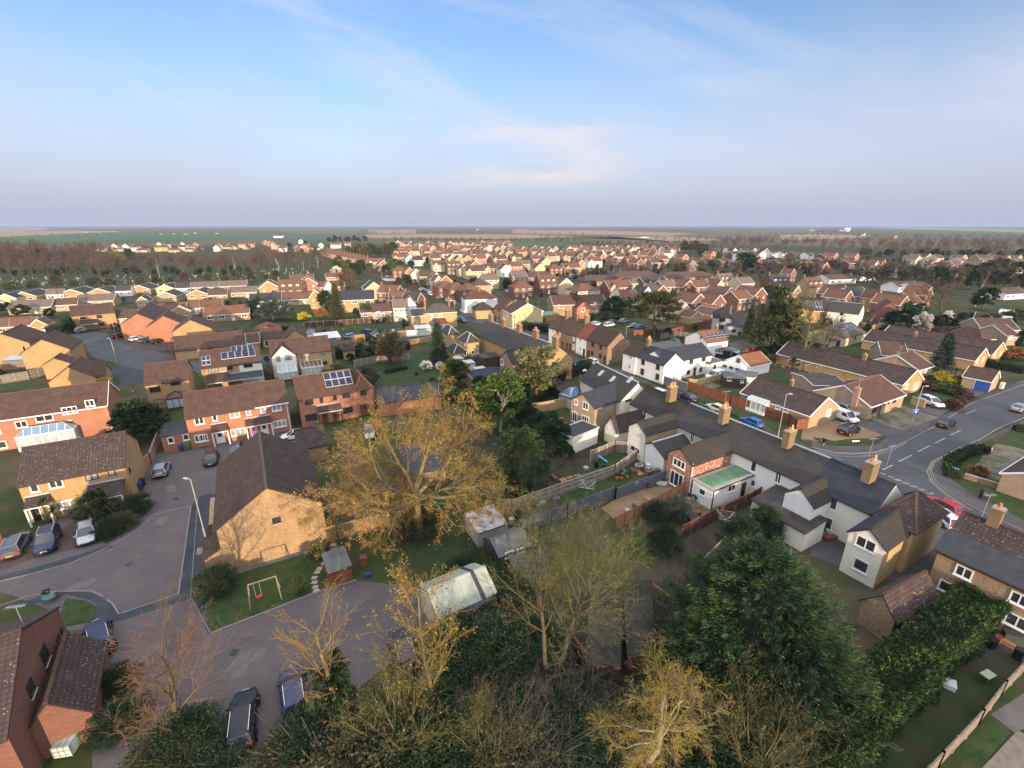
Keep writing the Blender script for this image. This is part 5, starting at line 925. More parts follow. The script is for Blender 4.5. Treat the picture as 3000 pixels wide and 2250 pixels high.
H('brown timber garage with a green roof behind the clipped hedge', "g 1418,160 1625,150", 2.3, 5, 2.6, 'm', WOODD, SHEET_G, -64, 'garage', 'garage')
h = H('long brown brick house with two white garage doors and dormer gables', "c 350,738 828,742", 4.8, 9, 7.6, 'p', B_PINK, R_BROWN, -80, 'detached_house', trim=PVC); h.wins("F c w 405,758,.8,1.2,1 440,765,.8,1.2,1 665,758,1.3,1.3,2 722,742,1.3,1.3,2 793,738,1.3,1.3,2 G 718,815,2.3,2.1 786,812,2.3,2.1"); w_ = h.loc(G('c', 570, 780, 4)).x; h.cross(w_, w_+6, 4, 4.2, 7.0, B_PINK, R_BROWN, w2=B_ORANGE); h.wins("X_ c w 612,792,1.3,1.3,2")
# cottage terrace along the street
p0 = G('g', 1505, 285, 4.9); p1 = G('g', 2140, 490, 4.9); a_, b_ = p0, p1
def seg(k): return a_.lerp(b_, k)
h = H('cottage row end with white front beside the brown cottages', None, 4.9, 7.4, 7.9, 'p', WHITE, R_BROWN, None, 'terraced_house', 'terraced house', at=(seg(0), seg(.14))); h.wins("F g c 1550,335,.8,1.2,1 1548,430,.8,1.2,1")
h = H('brown brick cottages with sash windows and brown doors on the street', None, 4.9, 7.4, 7.9, 'p', B_BROWN, R_BROWN, None, 'terraced_house', 'terraced house', at=(seg(.14), seg(.51))); h.wins("F g c 1622,360,.8,1.4,1 1775,405,.9,1.4,1 1772,500,.9,1.4,1 R 1655,470,.9,2 1700,490,.9,2 1735,495,.9,2"); h.chimney(.3, 3.7, 10, .8, 1.3, 4); h.chimney(h.L*.5, 3.7, 9.8, .6, .6, 1); h.chimney(h.L-.5, 3.7, 10, .8, 1.3, 3)
h = H('narrow cream cottage with a bright red tiled roof', None, 4.9, 7.4, 7.9, 'p', WHITE, R_RED, None, 'terraced_house', 'terraced house', at=(seg(.51), seg(.68))); h.wins("F g c 1850,430,.9,1.2,1 1848,525,.9,1.2,1 D 1885,560,.85,2")
h = H('brown cottage pair at the row end with a golden gable to the street', None, 4.9, 7.4, 7.9, 'p', B_BROWN, R_DARK, None, 'terraced_house', 'terraced house', at=(seg(.68), seg(1))); h.wins("F g b 1980,478,.9,1.4,2 2068,508,.9,1.4,2 1975,575,.9,1.2,2 2062,605,.9,1.2,2 R 1935,570,.9,2 2108,635,.9,2")
# white corner cottage
h = H('white rendered street cottage with dark sash windows, end of the row', "h 240,600 545,695", 4.5, 6, 6.7, 'p', WHITE, R_BLUE, A2, 'terraced_house', 'terraced house'); h.wins("F h b 312,662,1,1.4,1 472,715,1,1.4,1 303,770,1,1.4,1 465,825,1,1.4,1"); h.chimney(.3, 3, 8.3, .8, .9, 4)
h = H('white rendered street cottage with pale sash windows and a darker roof', "h 92,556 236,599", 4.5, 6, 6.7, 'p', WHITE, R_DARK, A2, 'terraced_house', 'terraced house'); h.wins("F h c 178,615,.9,1.1,1 168,715,.9,1.1,1")
h = H('white rendered rear range with new slate roof and brown framed windows', "h 560,682 1038,578", 4.5, 6.4, 6.6, 'p', WHITE, R_BLUE, A1, 'house_wing', 'house'); h.wins("F h b 718,688,.5,1.1,1 830,660,1.3,1.1,3 965,632,1.3,1.1,3 798,775,1.0,1,1 932,748,1.0,1.1,1 648,812,.6,.9,1 R 865,775,.9,2 718,800,.9,2")
h = H('flat roofed white extension with one dark window by the caravan', "h 1020,688 1170,655", 2.7, 4.2, 2.7, 'f', WHITE, FELTG, A1, 'house_extension', 'extension'); h.wins("F h b 1083,715,.9,1,1"); H('grey flat roof behind the white cottages with a small roof light', "h 480,560 830,500", 3.6, 7, 3.7, 'f', WHITE, FELTG, A1, 'house_extension', 'extension')
h = H('small white gabled house with orange tiles and dark solar panels', "h 1020,455 1222,422", 4.2, 8, 6.3, 'p', WHITE, R_ORANGE, -66, 'detached_house'); h.solar('h', [(1025, 420), (1195, 345)], 5, 2); h.wins("L_ h b 937,402,.4,.8,1 D 875,475,.9,2"); h.chimney(h.L-.4, 4, 7.2, .6, .6, 2)
h = H('grey pebbledashed house with hipped brown roof and dark bay window', "h 1082,172 1262,200", 5.0, 8.5, 7.8, 'h', GREYREND, R_MOSS, -112, 'detached_house'); h.wins("F h b 1166,212,1.8,1.2,3 1145,290,2.0,1.4,3"); h.chimney(h.L-.6, 2.6, 8.4, .5, .5, 1, m=GREYREND)
h = H('grey pebbledashed lower wing with one dark window and a sloping roof', "h 1262,262 1385,300", 2.9, 6, 4.2, 'm', GREYREND, R_SLATE, -112, 'house_extension', 'extension'); h.wins("F h b 1290,330,1.3,1,2")
h = shed('low grey roofed garden building with white louvred doors', "h 1045,515 1262,552", 2.1, 3.2, 2.4, 'm', BLACK, FELTG, None, name='garden_building'); h.wins("F h w 1075,545,.7,1 1102,548,.7,1 1130,550,.7,1 1155,555,.7,1"); h = shed('long brown timber shed with blue end and flat dark roof', "h 1380,530 1600,495", 2.3, 6, 2.6, 'm', WOODR, FELTB, A1); shed('blue and white painted timber hut beside the long shed', "h 1262,548 1378,530", 2.2, 3, 2.4, 'm', mat('blue_boards', (.12, .30, .38), .8), FELTG, A1)
h = H('orange tiled garage with white gable behind the caravan', "h 1215,640 1460,715", 2.5, 7.5, 4.4, 'x', WHITE, R_ORANGE, A2, 'garage', 'garage', trim=PVC); h.wins("F h b 1340,650,1.0,1"); shed('white corrugated roof over a yard beside the orange garage', "h 1035,655 1170,650", 2.6, 6, 3.0, 'm', WOODG, SHEET_W, A1, name='carport')
h = shed('dark brown summerhouse with grey roof and white windows', "h 1190,838 1430,852", 2.1, 3.2, 2.6, 'm', WOODD, FELTG, None, name='summerhouse', cat='summerhouse'); h.wins("F h w 1243,848,.9,.9,2 1380,870,.7,.8,2"); shed('grey sheet roofed shed behind the dark summerhouse', "h 1310,800 1545,830", 2.1, 3.4, 2.3, 'm', SHEET_W, FELTG, None)
# bungalow by the brown fence
h = H('brick bungalow with speckled brown roof and white lean-to conservatory', "h 1372,990 2115,1238", 2.6, 8.6, 5.0, 'p', B_BUFF, R_OLD, A2, 'bungalow', 'bungalow', trim=PVC); h.wins("F h w 1768,1150,.9,.9,2 1848,1180,.9,.9,2 R_ i c 98,1210,1.5,1.3,3"); h.conservatory('h', 1455, 1060, 1640, 1130, 2.1, 2.6, 'lean', gm=PALEG, nb=5); h.chimney(h.L*.42, 6.5, 5.6, .5, .6, 1)
recol = [c for c in h.root.children if c.name.startswith('wall')][0]
# bungalows on the main road
h = H('brick bungalow with red-brown roof and black bay window facing the junction', "i 552,1140 925,1010", 2.7, 9.5, 5.2, 'p', B_BUFF, R_RUST, None, 'bungalow', 'bungalow', trim=PVC); h.wins("F i D 600,1160,.1,1 b 605,1165,1.9,1.9,4 712,1110,.5,1,1 752,1095,.5,1,1 815,1075,1.2,1.1,2 R 655,1170,1.0,2"); h.chimney(-.3, 2.4, 5.5, .6, .9, 1, m=B_PINK, z0=0)
h = H('grey roofed flat wing behind the red-brown bungalow', "i -60,910 305,915", 2.7, 8, 3.3, 'p', B_BUFF, R_GREY, None, 'house_extension', 'extension', trim=PVC)
h = H('long bungalow with sunny brick gable and white bargeboards, facing the lawn', "i 905,905 1122,845", 2.7, 27, 5.2, 'x', B_GOLD, R_OLD, None, 'bungalow', 'bungalow', trim=PVC); h.wins("F i c 942,930,1.2,1.1,2 1045,920,1.9,1.6,4"); h.chimney(h.L*.45, 9.5, 6.2, .7, .7, 1)
H('hipped cross range of the long bungalow', "i 1070,748 1232,700", 2.7, 9, 5.0, 'p', B_BUFF, R_BROWN, None, 'house_extension', 'extension', trim=PVC).wins("F i c 1095,770,1,1.1,2 1155,755,1,1.1,2")
h = H('second sunny gabled bungalow, behind the dark conifer', "i 1685,645 1828,600", 2.7, 24, 5.2, 'x', B_GOLD, R_OLD, None, 'bungalow', 'bungalow', trim=PVC); h.wins("F i c 1705,655,.9,1.1,2 1770,635,.9,1.1,2"); h.chimney(h.L/2, 14, 6.3, .6, .6, 1)
h = H('third sunny gabled bungalow, next to the round brown shrub', "i 1868,580 2015,528", 2.7, 24, 5.2, 'x', B_GOLD, R_OLD, None, 'bungalow', 'bungalow', trim=PVC); h.wins("F i c 1895,590,.9,1.1,2 1960,570,.9,1.1,2"); h.chimney(h.L/2, 15, 6.3, .6, .6, 1)
h = H('hipped bungalow with white fascia beyond the three gabled ones', "i 1700,410 1975,430", 2.7, 9, 5.0, 'h', B_BUFF, R_BROWN, -75, 'bungalow', 'bungalow', trim=PVC); h = H('far bungalow with dark roof and white windows at the road bend', "i 1990,375 2230,400", 2.7, 9, 5.2, 'p', B_BUFF, R_BROWN, -80, 'bungalow', 'bungalow', trim=PVC); h.wins("F i c 2065,400,1.6,1,2"); H('long dark roofed bungalow beyond the boat', "i 1720,280 2212,340", 2.7, 9, 5.2, 'p', B_BUFF, R_BROWN, -100, 'bungalow', 'bungalow', trim=PVC)
h = H('cross range of the second bungalow with white bargeboards', "i 680,580 960,600", 2.7, 8, 5.0, 'p', B_BUFF, R_BROWN, -110, 'house_extension', 'extension', trim=PVC)
h = H('brick garage with a bright blue door beside the road', "i 1560,812 1862,872", 2.5, 5.2, 4.3, 'p', B_BUFF, R_BROWN, None, 'garage', 'garage', trim=PVC); h.wins("F i U 1765,910,2.6,2.1")
h = H('stone coloured bungalow with grey roof and a block of solar panels', "i 262,405 515,345", 2.7, 9.5, 5.0, 'p', BEIGE, R_GREY, None, 'bungalow', 'bungalow'); h.solar('i', [(245, 355), (330, 255)], 3, 4); h.wins("F i b 388,405,.7,1,1 L_ i N 165,440,3,1.8")
h = H('white rendered house with dark roof and a sunny yellow gable', "i 95,108 430,145", 5.0, 7.5, 7.9, 'p', CREAM, R_SLATE, None, 'detached_house'); h.wins("F i b 245,145,.9,1,2 240,215,.8,.8,1"); h.chimney(h.L-.3, 3.7, 8.8, .5, .5, 1)
h = H('big red brick house with a broad plain gable and white patio doors', "i 612,112 892,132", 5.0, 10, 8.3, 'x', B_RED, R_RUST, None, 'detached_house'); h.wins("F i w 832,152,1.5,1.2,3 712,225,3.0,2.0,4")
h = H('golden house with grey solar roof and arched porch behind the big trees', "i -120,60 85,130", 5.0, 8, 7.6, 'p', B_GOLD, R_GREY, -100, 'detached_house'); h.wins("F i b 45,165,.8,1,1"); h.solar('i', [(-60, 60), (20, 10)], 4, 2)
# bottom right
h = H('bungalow corner with white fascia beyond the gravel drive', None, 2.7, 12, 4.9, 'x', B_BUFF, R_DARK, None, 'bungalow', 'bungalow', at=(V_((63.6, 52.7, 0)), V_((67.6, 45.5, 0))), trim=PVC)
h = H('old stone house with long lichened roof and white windows above the hedge', "u 898,20 1650,360", 4.9, 7.5, 7.6, 'p', B_STONE, R_OLD, None, 'detached_house', ext=.3); h.wins("F u w 1082,195,1.2,1.1,2 1500,398,1.2,1.1,2 w 955,305,1.2,1.1,1 1480,565,1.9,1.2,2 W 1328,550,.95,2"); h.chimney(2.0, 3.75, 9.2, .8, .8, 1, m=B_CHIM, z0=6)
m_ = MB(); m_.hexa([(-.3, -.42, 4.78), (h.L+.2, -.42, 4.78), (h.L+.2, 1.55, 6.26), (-.3, 1.55, 6.26)], [(-.3, -.42, 4.90), (h.L+.2, -.42, 4.90), (h.L+.2, 1.55, 6.38), (-.3, 1.55, 6.38)], FELT); m_.build('felt_strip', h.root)
h = H('old brick outhouse with ridge of red tiles beside the tall green tree', "u 330,392 572,548", 2.6, 6.4, 4.1, 'x', B_STONE, R_OLD, None, 'outbuilding', 'outbuilding')
# ---------------------------------------------------------------- the white cottage terrace and its rear wings
T0 = G('h', 175, 1105, 4.9); T1 = G('n', 600, 940, 4.9)
def tseg(k): return T0.lerp(T1, k)
TL = (T1-T0).length; TD = 6.4; TZ = 7.4
def cot(k0, k1, lb, wl, rf, **k): return H(lb, None, 4.9, TD, TZ, 'p', wl, rf, None, 'terraced_house', 'terraced house', at=(tseg(k0), tseg(k1)), verge=.0, **k)
h = cot(0, .26, 'cream cottage at the far end of the long slate terrace', CREAM, R_MOSS); h.wins("F h w 328,1235,.7,1.4,1"); h.chim_at('h', 628, 925, 9.5, .8, 1.5, 5, z0=7)
h = cot(.26, .5, 'pale green cottage with one small paned sash between two wings of the slate terrace', PALEGREEN, R_SLATE); h.wins("F h w 842,1485,.75,1.6,2"); h.chim_at('h', 1200, 1150, 9.4, .8, 1.4, 4, pm=None, z0=7)
h = cot(.5, .82, 'whitewashed cottages with paned sash windows beside the green roofed extension', WHITE, R_SLATE); h.wins("F m w 1505,430,.8,1.5,1 1492,605,.9,1.0,1 1770,550,.8,1.5,2 1725,700,.7,1,1"); h.chim_at('h', 1905, 1400, 9.3, .8, 1.4, 2, z0=7)
h = cot(.82, 1.0, 'cottage with new blue slate roof at the junction end of the terrace', CREAM, R_BLUE); h.wins("F n w 160,835,.8,1.5,1 105,1045,.8,1.5,1 W 290,1100,.1,.1"); h.chim_at('n', 585, 370, 9.4, .85, 1.5, 2, z0=7)
# end house with hip and two tone wing
E0 = G('n', 330, 1125, 4.7); E1 = G('n', 716, 1312, 4.7)
h = H('end wing in white and ochre, blue slate one side and brown tiles on the other', None, 4.7, 7.5, 5.9, 'x', CREAM, R_MOSS, None, 'end_terrace_house', 'house', at=(E0, E1)); h.wins("F n w 505,1265,1.7,1.2,2 450,1500,1.3,1.3,1")
w_ = [c for c in h.root.children if c.name.startswith('wall')][0]; w_.data.materials.append(B_OCHRE); w_.data.polygons[3].material_index = 1
m_ = MB(); k_ = (5.9-4.7)/(h.L/2); m_.hexa([(-.2, -.1, 4.7-.2*k_+.01), (h.L/2-.1, -.1, 5.9-.1*k_+.01), (h.L/2-.1, h.D, 5.9-.1*k_+.01), (-.2, h.D, 4.7-.2*k_+.01)], [(-.2, -.1, 4.74-.2*k_), (h.L/2-.1, -.1, 5.94-.1*k_), (h.L/2-.1, h.D, 5.94-.1*k_), (-.2, h.D, 4.74-.2*k_)], R_BLUE); m_.build('slate_slope', h.root)
# hipped corner
a_ = tseg(1.0); nn_ = Vector(((T1-T0).y, -(T1-T0).x, 0)).normalized(); tt_ = (T1-T0).normalized()
c0 = G('n', 1335, 866, 4.7)
hh = H('brown tiled hipped corner of the terrace over the road', None, 4.9, TD+.5, TZ, 'h', B_OCHRE, R_OLD, None, 'end_terrace_house', 'house', at=(a_, a_+tt_*3.4), hip=3.2)
def wing(lb, ln, ze, D, zr, wl, rf, rt='x', az=None, **k): return H(lb, ln, ze, D, zr, rt, wl, rf, A2 if az is None else az, 'rear_wing', 'house wing', **k)
h = wing('cream rendered rear wing with mossy roof and a window at its foot', "h 152,1352 346,1440", 4.7, 8.4, 5.9, CREAM, R_MOSS); h.wins("F m w 225,245,2.0,1.0,2"); w_ = [c for c in h.root.children if c.name.startswith('wall')][0]; w_.data.materials.append(B_OCHRE); w_.data.polygons[3].material_index = 1
wing('single storey white lean-to with dark slate roof beside the cream wing', "m 332,180 485,342", 2.6, 6.6, 3.9, WHITE, R_SLATE, 'x')
h = wing('salvaged red brick rear wing with sliding patio doors', "m 585,268 845,402", 4.7, 9.5, 6.1, B_MIX, R_MOSS); h.wins("F m w 700,398,2.0,1.1,3 668,590,2.2,2.1,3"); m_ = MB(); m_.bar((h.L+.06, .1, 0), (h.L+.06, .1, 4.7), .09, PVC); m_.build('downpipe', h.root)
h = wing('whitewashed flat extension with a green corrugated roof', "m 850,572 1070,690", 2.7, 8.6, 2.7, WHITE, CONC, 'f'); h.wins("F m w 950,705,1.0,.9,1 R_ m w 1265,660,1.5,1.0,2 D 1400,620,.9,2"); m_ = MB()
for i in range(26): y0 = .5+i*(h.D-.9)/26; m_.hexa([(.45, y0, 2.9), (h.L-.45, y0, 2.86), (h.L-.45, y0+.28, 2.86), (.45, y0+.28, 2.9)], [(.5, y0+.05, 2.97), (h.L-.5, y0+.05, 2.93), (h.L-.5, y0+.2, 2.93), (.5, y0+.2, 2.97)], SHEET_G)
m_.box(.4, .4, 2.83, h.L-.4, h.D-.3, 2.88, SHEET_G); m_.build('corrugated_sheet', h.root); m_ = MB(); m_.bar((h.L+.08, .1, 0), (h.L+.08, .1, 2.7), .1, BLACK); m_.bar((h.L+.16, 0, 2.72), (h.L+.16, h.D, 2.72), .12, BLACK); m_.bar((h.L+.16, h.D-.4, 2.8), (h.L-2.5, h.D, 4.9), .1, BLACK); m_.build('downpipe', h.root)
h = wing('white rear wing with mossy gable roof above the big green tree', "m 1850,705 2148,855", 4.6, 8.2, 5.9, WHITE, R_MOSS); h.wins("R_ m w 2200,1020,1,1.2,1")
h = wing('cream single storey back kitchen with low slate roof', "m 1480,852 1770,852", 2.5, 5.5, 3.2, CREAM, R_SLATE, 'm'); h = wing('brown felt flat roof at the foot of the white wing', "m 1560,960 2100,1060", 2.5, 3.8, 2.9, CREAM, FELTB, 'm')
# house with slate roof and rooflights, far end of the terrace
h = H('white gabled house with big old slate roof and roof lights', None, 4.9, 13, 7.8, 'x', CREAM, R_SLATE, None, 'detached_house', at=(G('h', 62, 1085, 4.9), G('h', 408, 1028, 4.9)), trim=None); h.wins("F h b 152,1080,1.3,.4,2"); m_ = MB(); h2_ = h.L/2; kk = 2.9/h2_
for (x_, y_) in ((1.6, 9.0), (1.6, 5.2), (2.6, 1.5)):
    zz_ = lambda x: 4.9+kk*x+.06; m_ = MB(); m_.hexa([(x_, y_, zz_(x_)), (x_+1.0, y_, zz_(x_+1.0)), (x_+1.0, y_+.8, zz_(x_+1.0)), (x_, y_+.8, zz_(x_))], [(x_, y_, zz_(x_)+.07), (x_+1.0, y_, zz_(x_+1.0)+.07), (x_+1.0, y_+.8, zz_(x_+1.0)+.07), (x_, y_+.8, zz_(x_)+.07)], PALEG); m_.build('roof_light', h.root)
h = H('buff brick wing with blue slate roof and white windows over the garden', None, 4.8, 11, 6.5, 'x', B_BUFF, R_BLUE, None, 'house_wing', 'house', at=(G('g', 1745, 1062, 4.8), G('g', 2000, 1157, 4.8))); h.wins("F g w 1800,1098,.8,1.0,2 1902,1138,1.3,1.3,2 1785,1255,1.1,1.9,2 1900,1280,1.6,1.2,3")
h = shed('glass garden room with hipped glazed roof and brick base', None, 2.3, 4.4, 3.3, 'h', PALEG, BLUEG, None, name='garden_room', cat='conservatory', at=(G('g', 1618, 1010, 2.3), G('g', 1735, 1048, 2.3))); m_ = MB()
for i in range(8): m_.bar((h.L*i/7, 0, 0), (h.L*i/7, 0, 2.3), .07, PVC)
for i in range(9): m_.bar((h.L*i/8, -.1, 2.3), (h.L/2+(h.L*i/8-h.L/2)*.2, h.D/2, 3.36), .06, PVC); m_.bar((-.1, h.D*i/8, 2.3), (h.L/2, h.D/2+(h.D*i/8-h.D/2)*.3, 3.36), .06, PVC)
m_.build('frame', h.root)
h = H('flat roofed grey felt building with cream painted walls', None, 2.7, 5.8, 2.7, 'f', CREAM, FELT, None, 'outbuilding', 'outbuilding', at=(G('g', 1592, 1412, 2.7), G('g', 1765, 1490, 2.7)), trim=LEAD)
h = H('pale low cottage with lichened tile roof between the felt building and the terrace', "h -95,1345 12,1412", 2.7, 7.2, 4.6, 'x', CREAM, R_OLD, A2, 'outbuilding', 'outbuilding'); h.wins("F h w -65,1375,.1,.1")
# sheds in the middle gardens
h = shed('grey green shed with a curved felt roof and a ladder along its side', "l 965,1222 1310,1092", 2.0, 3.4, 2.9, 'p', DGREEN, FELTG, None); h.wins("F l w 1075,1190,1.0,.7,1 1195,1150,.9,.6,1")
q_ = thing('ladder', 'aluminium ladder lying along the side of the curved roof shed', 'ladder', (0, 0, 0)); a_, b_ = G('l', 1005, 1320, .5), G('l', 1275, 1190, .9); m_ = MB(); dd = (b_-a_).normalized(); nn_ = Vector((-dd.y, dd.x, 0))*.2
for sg in (-1, 1): m_.bar(a_+nn_*sg, b_+nn_*sg, .06, ALU)
m_.build('rail', q_)
for i in range(14): c_ = a_.lerp(b_, (i+.5)/14); m_ = MB(); m_.bar(c_-nn_, c_+nn_, .04, ALU); m_.build('rung', q_)
shed('rusty corrugated iron roofed shed under the budding tree', "l 740,962 1055,858", 2.0, 3.6, 2.3, 'm', CONC, RUST, None); shed('dark felt flat shed behind the leafing trees', "l 1200,1480 1560,1390", 2.0, 3.4, 2.1, 'm', DGREEN, FELTB, None)
h = shed('pale green profiled metal shed with a rounded roof and a dark strip across', "q 255,330 765,98", 2.5, 4.2, 3.6, 'p', SHEET_C, SHEET_C, None, name='metal_shed'); L_ = h.L; m_ = MB()
for i in range(44):
    x_ = .1+i*(L_-.2)/44; m_.bar((x_, -.2, 2.46), (x_, 2.1, 3.68), .07, SHEET_C, .05); m_.bar((x_, 4.35, 2.46), (x_, 2.1, 3.68), .07, SHEET_C, .05)
m_.build('roof_rib', h.root); m_ = MB(); m_.bar((L_*.76, -.22, 2.52), (L_*.76, 2.1, 3.74), .35, FELT, .06); m_.bar((L_*.76, 4.3, 2.52), (L_*.76, 2.1, 3.74), .35, FELT, .06); m_.build('patch_strip', h.root); m_ = MB()
for i in range(40): x_ = .1+i*(L_-.2)/40; m_.box(x_, -.04, 0, x_+.06, -.001, 2.45, SHEET_C)
m_.build('wall_rib', h.root)
shed('grey felt garden shed beside the golden gable lawn', "k 1340,1400 1580,1310", 1.7, 2.6, 2.2, 'm', WOODR, FELTG, None); shed('dark grey workshop roof under the bare trees', "q 1560,700 1860,760", 2.0, 5, 2.4, 'm', WOODD, mat('mossy_black_felt', (.026, .025, .024), .95, .3, 1, col2=(.05, .05, .035)), None, name='workshop'); shed('black felt roof shed beside the orange fence panels', "r 120,640 390,680", 2.2, 6, 2.6, 'm', WOODD, MATS['mossy_black_felt'], None)
h = H('long grey roofed workshop with brick walls behind the budding tree', "g -340,1090 340,1035", 2.8, 8, 4.2, 'p', B_ORANGE, FELT, -70, 'workshop', 'workshop')
h = shed('old grey roof building hidden behind the budding tree', "l -60,330 390,270", 2.3, 6.5, 3.3, 'm', WOODG, FELT, None, name='workshop')
shed('small dark garden shed in the corner beyond the gravel yard', "m 830,1000 925,985", 1.1, .8, 1.3, 'm', WOODD, FELTB, None, name='log_store'); shed('small felt shed behind the patio wall', "g 1195,1265 1380,1275", 2.0, 3.2, 2.2, 'm', WOODR, FELT, None)
h = shed('low polytunnel roofed in pale green plastic in the far allotments', "i 1940,120 2130,140", 1.2, 3, 2.0, 'p', SHEET_W, SHEET_W, None, name='polytunnel', cat='polytunnel'); h = shed('long greenhouse with green glass in the far allotments', "i 1830,185 2090,205", 1.2, 3, 2.0, 'p', PALEG, PALEG, None, name='greenhouse', cat='greenhouse')
ORD_ = ['first', 'second', 'third', 'fourth', 'fifth', 'sixth', 'seventh', 'eighth', 'ninth', 'tenth']
# ---------------------------------------------------------------- fences, walls, hedges
fence('weathered timber fence with pale posts running down between the gardens', "l 950,735 1105,740 2212,345 m 560,120", 1.75, WOODG, mat('pale_posts', (0.34, 0.30, 0.24), .9), step=1.9)
fence('slate blue painted fence beside the gravel yard', "l 1190,960 1700,790 2212,590 m 10,790 560,590", 1.7, WOODS, WOODS, step=1.9, rails=False)
fence('red-brown close boarded fence along the gravel yard', "m 0,1120 300,960 850,670", 1.7, WOODO, WOODR, rails=False)
fence('dark brown fence beside the whitewashed extension', "m 720,1215 1110,1010 1490,830 1660,720", 1.8, WOODD, WOODR, rails=False); fence('short fence behind the leafy tangle below the dry garden', "m 900,1600 1170,1330", 1.6, WOODG, CONC, rails=False)
fence('grey panel fence at the top of the cottage garden', "l 1950,200 2212,90 m 130,290", 1.9, WOODG, CONC, rails=False)
fence('long red-brown fence along the street grass verge', "h 780,960 1250,1120 1880,1340 1950,1400 2080,1385", 1.9, WOODR, WOODR, rails=False)
fence('slate grey painted wall beside the white cottages', "h 525,905 780,985", 1.9, WOODS, CONC, wall=True); fence('low brick garden wall below the summerhouse', "h 800,905 900,920 1145,850", 1.3, B_OCHRE, wall=True, name='garden_wall', cat='wall')
fence('orange timber fence beside the golden gable', "k 1330,1065 1440,1030 2000,900", 1.9, WOODO, CONC, rails=False); fence('pink-brown fence behind the budding tree', "k 1750,660 2060,570", 1.8, WOODO, CONC, rails=False)
fence('timber fence round the white carport garden', "e -100,560 0,545 380,470", 1.8, WOODO, CONC, rails=False); fence('grey panel fence with concrete posts around the lawn', "e -200,700 20,680 330,630 520,580", 1.9, WOODG, CONC)
fence('long sunny brick garden wall along the lane', "f 1590,245 1725,215 f 1730,235 1730,236", 2.1, B_GOLD, wall=True, name='garden_wall', cat='wall'); fence('sunny brick wall running from the black gate to the street', "f 1830,215 2212,165 g 250,350", 2.0, B_GOLD, wall=True, name='garden_wall', cat='wall'); fence('second brick wall on the near side of the lane', "g -60,490 240,440", 1.5, B_GOLD, wall=True, name='garden_wall', cat='wall')
fence('dark panel fence along the far side of the long lawn', "b 420,945 640,930 1260,885", 1.9, WOODD, CONC, rails=False); fence('weathered fence with climbing plants across the middle gardens', "f 1620,500 1900,450 2212,430", 1.8, WOODG, CONC, rails=False)
fence('dark red fence behind the tall pine', "c 1050,1010 1360,1005 1760,905", 1.8, WOODR, WOODR, rails=False); fence('pale timber fence beside the solar roofed bungalow', "i 100,510 340,455", 1.6, CONC, CONC, rails=False); fence('sunny timber fence by the white house', "i 400,270 560,325 740,285", 1.8, WOODO, CONC, rails=False)
fence('grey weathered fence behind the summerhouse', "h 500,420 650,390 830,420", 1.8, WOODG, CONC, rails=False); fence('short brick wall with pillars beside the white car', "i 985,1120 1130,1165", 1.6, B_OCHRE, wall=True, name='garden_wall', cat='wall')
fence('long boundary fence down the lawn', "u 1560,900 1350,1120 1180,1340 880,1659 650,1900", 1.5, WOODG, WOODG, rails=False); fence('old garden wall with white pillars behind the patio', "g 1190,1230 1400,1210 1735,1145", 1.9, B_OCHRE, wall=True, name='garden_wall', cat='wall')
fence('low brick boundary wall beside the long grass verge', "n 1560,560 2212,760 2900,1000", .8, B_BROWN, wall=True, name='garden_wall', cat='wall'); fence('brown fence beside the parked van and side gate', "e 1530,1640 1640,1560 1730,1300", 1.9, WOODO, CONC, rails=False)
fence('fallen orange fence panel below the tall green tree', "r 350,540 500,640", 1.7, WOODO, WOODO, rails=False); fence('orange garden fence behind the leafing trees', "r 330,160 470,270", 1.7, WOODO, WOODO, rails=False); fence('leaning brown fence under the bare trees', "q 1440,620 1560,780 1650,900", 1.6, WOODR, WOODR, rails=False)
fence('teal painted fence in the old terrace yard', "g 690,680 960,640", 1.7, mat('teal_boards', (.06, .10, .10), .9), WOODD, rails=False); fence('pale wall along the corner of the white corner house', "b 1765,800 1800,815 1880,820", 1.0, WHITE, wall=True, name='garden_wall', cat='wall')
g_ = thing('gate', 'black double gate in the sunny brick wall', 'gate', tuple(G('f', 1730, 222))); m_ = MB(); q0 = G('f', 1730, 222)-G('f', 1730, 222); q1 = G('f', 1832, 215)-G('f', 1730, 222); m_.bar(q0+Vector((0, 0, 1)), q1+Vector((0, 0, 1)), .06, BLACK, 1.9); m_.build('leaf', g_); m_ = MB(); m_.box(-.1, -.1, 0, .1, .1, 2.2, B_GOLD); m_.build('post', g_)
hedge('tall laurel hedge running down beside the lawn', "u 1230,470 930,740 560,1080 150,1500 -150,1800", 3.1, 3.0, LF_LAUREL, dens=210, leaf=.115, cat='hedge')
hedge('clipped hedge between the street and the cream gabled house', "g 1225,310 1490,345", 3.0, 2.4, LF_HEDGE, 50); hedge('dark hedge beside the golden gabled bungalows', "i 1690,680 1950,740 2212,790", 2.6, 1.8, LF_HEDGE, 40); hedge('long dark hedge beside the lane', "f 1420,400 1700,380 1940,330 2212,300", 3, 2.4, LF_DARK, 35)
hedge('low hedge on the corner of the junction', "n 1400,400 1660,280 1800,270", 1.4, 1.1, LF_HEDGE, 60); hedge('low hedge behind the street sign', "n 1430,560 1400,470 1420,400", 1.4, 1.1, LF_HEDGE, 60); hedge('clipped box hedge at the far edge of the verge', "n 2100,40 2500,80", 1.2, 1.0, LF_HEDGE, 60); hedge('dark hedge along the slate roofed house', "g 1560,880 1800,800 1930,720", 2.2, 2.2, LF_DARK, 50)
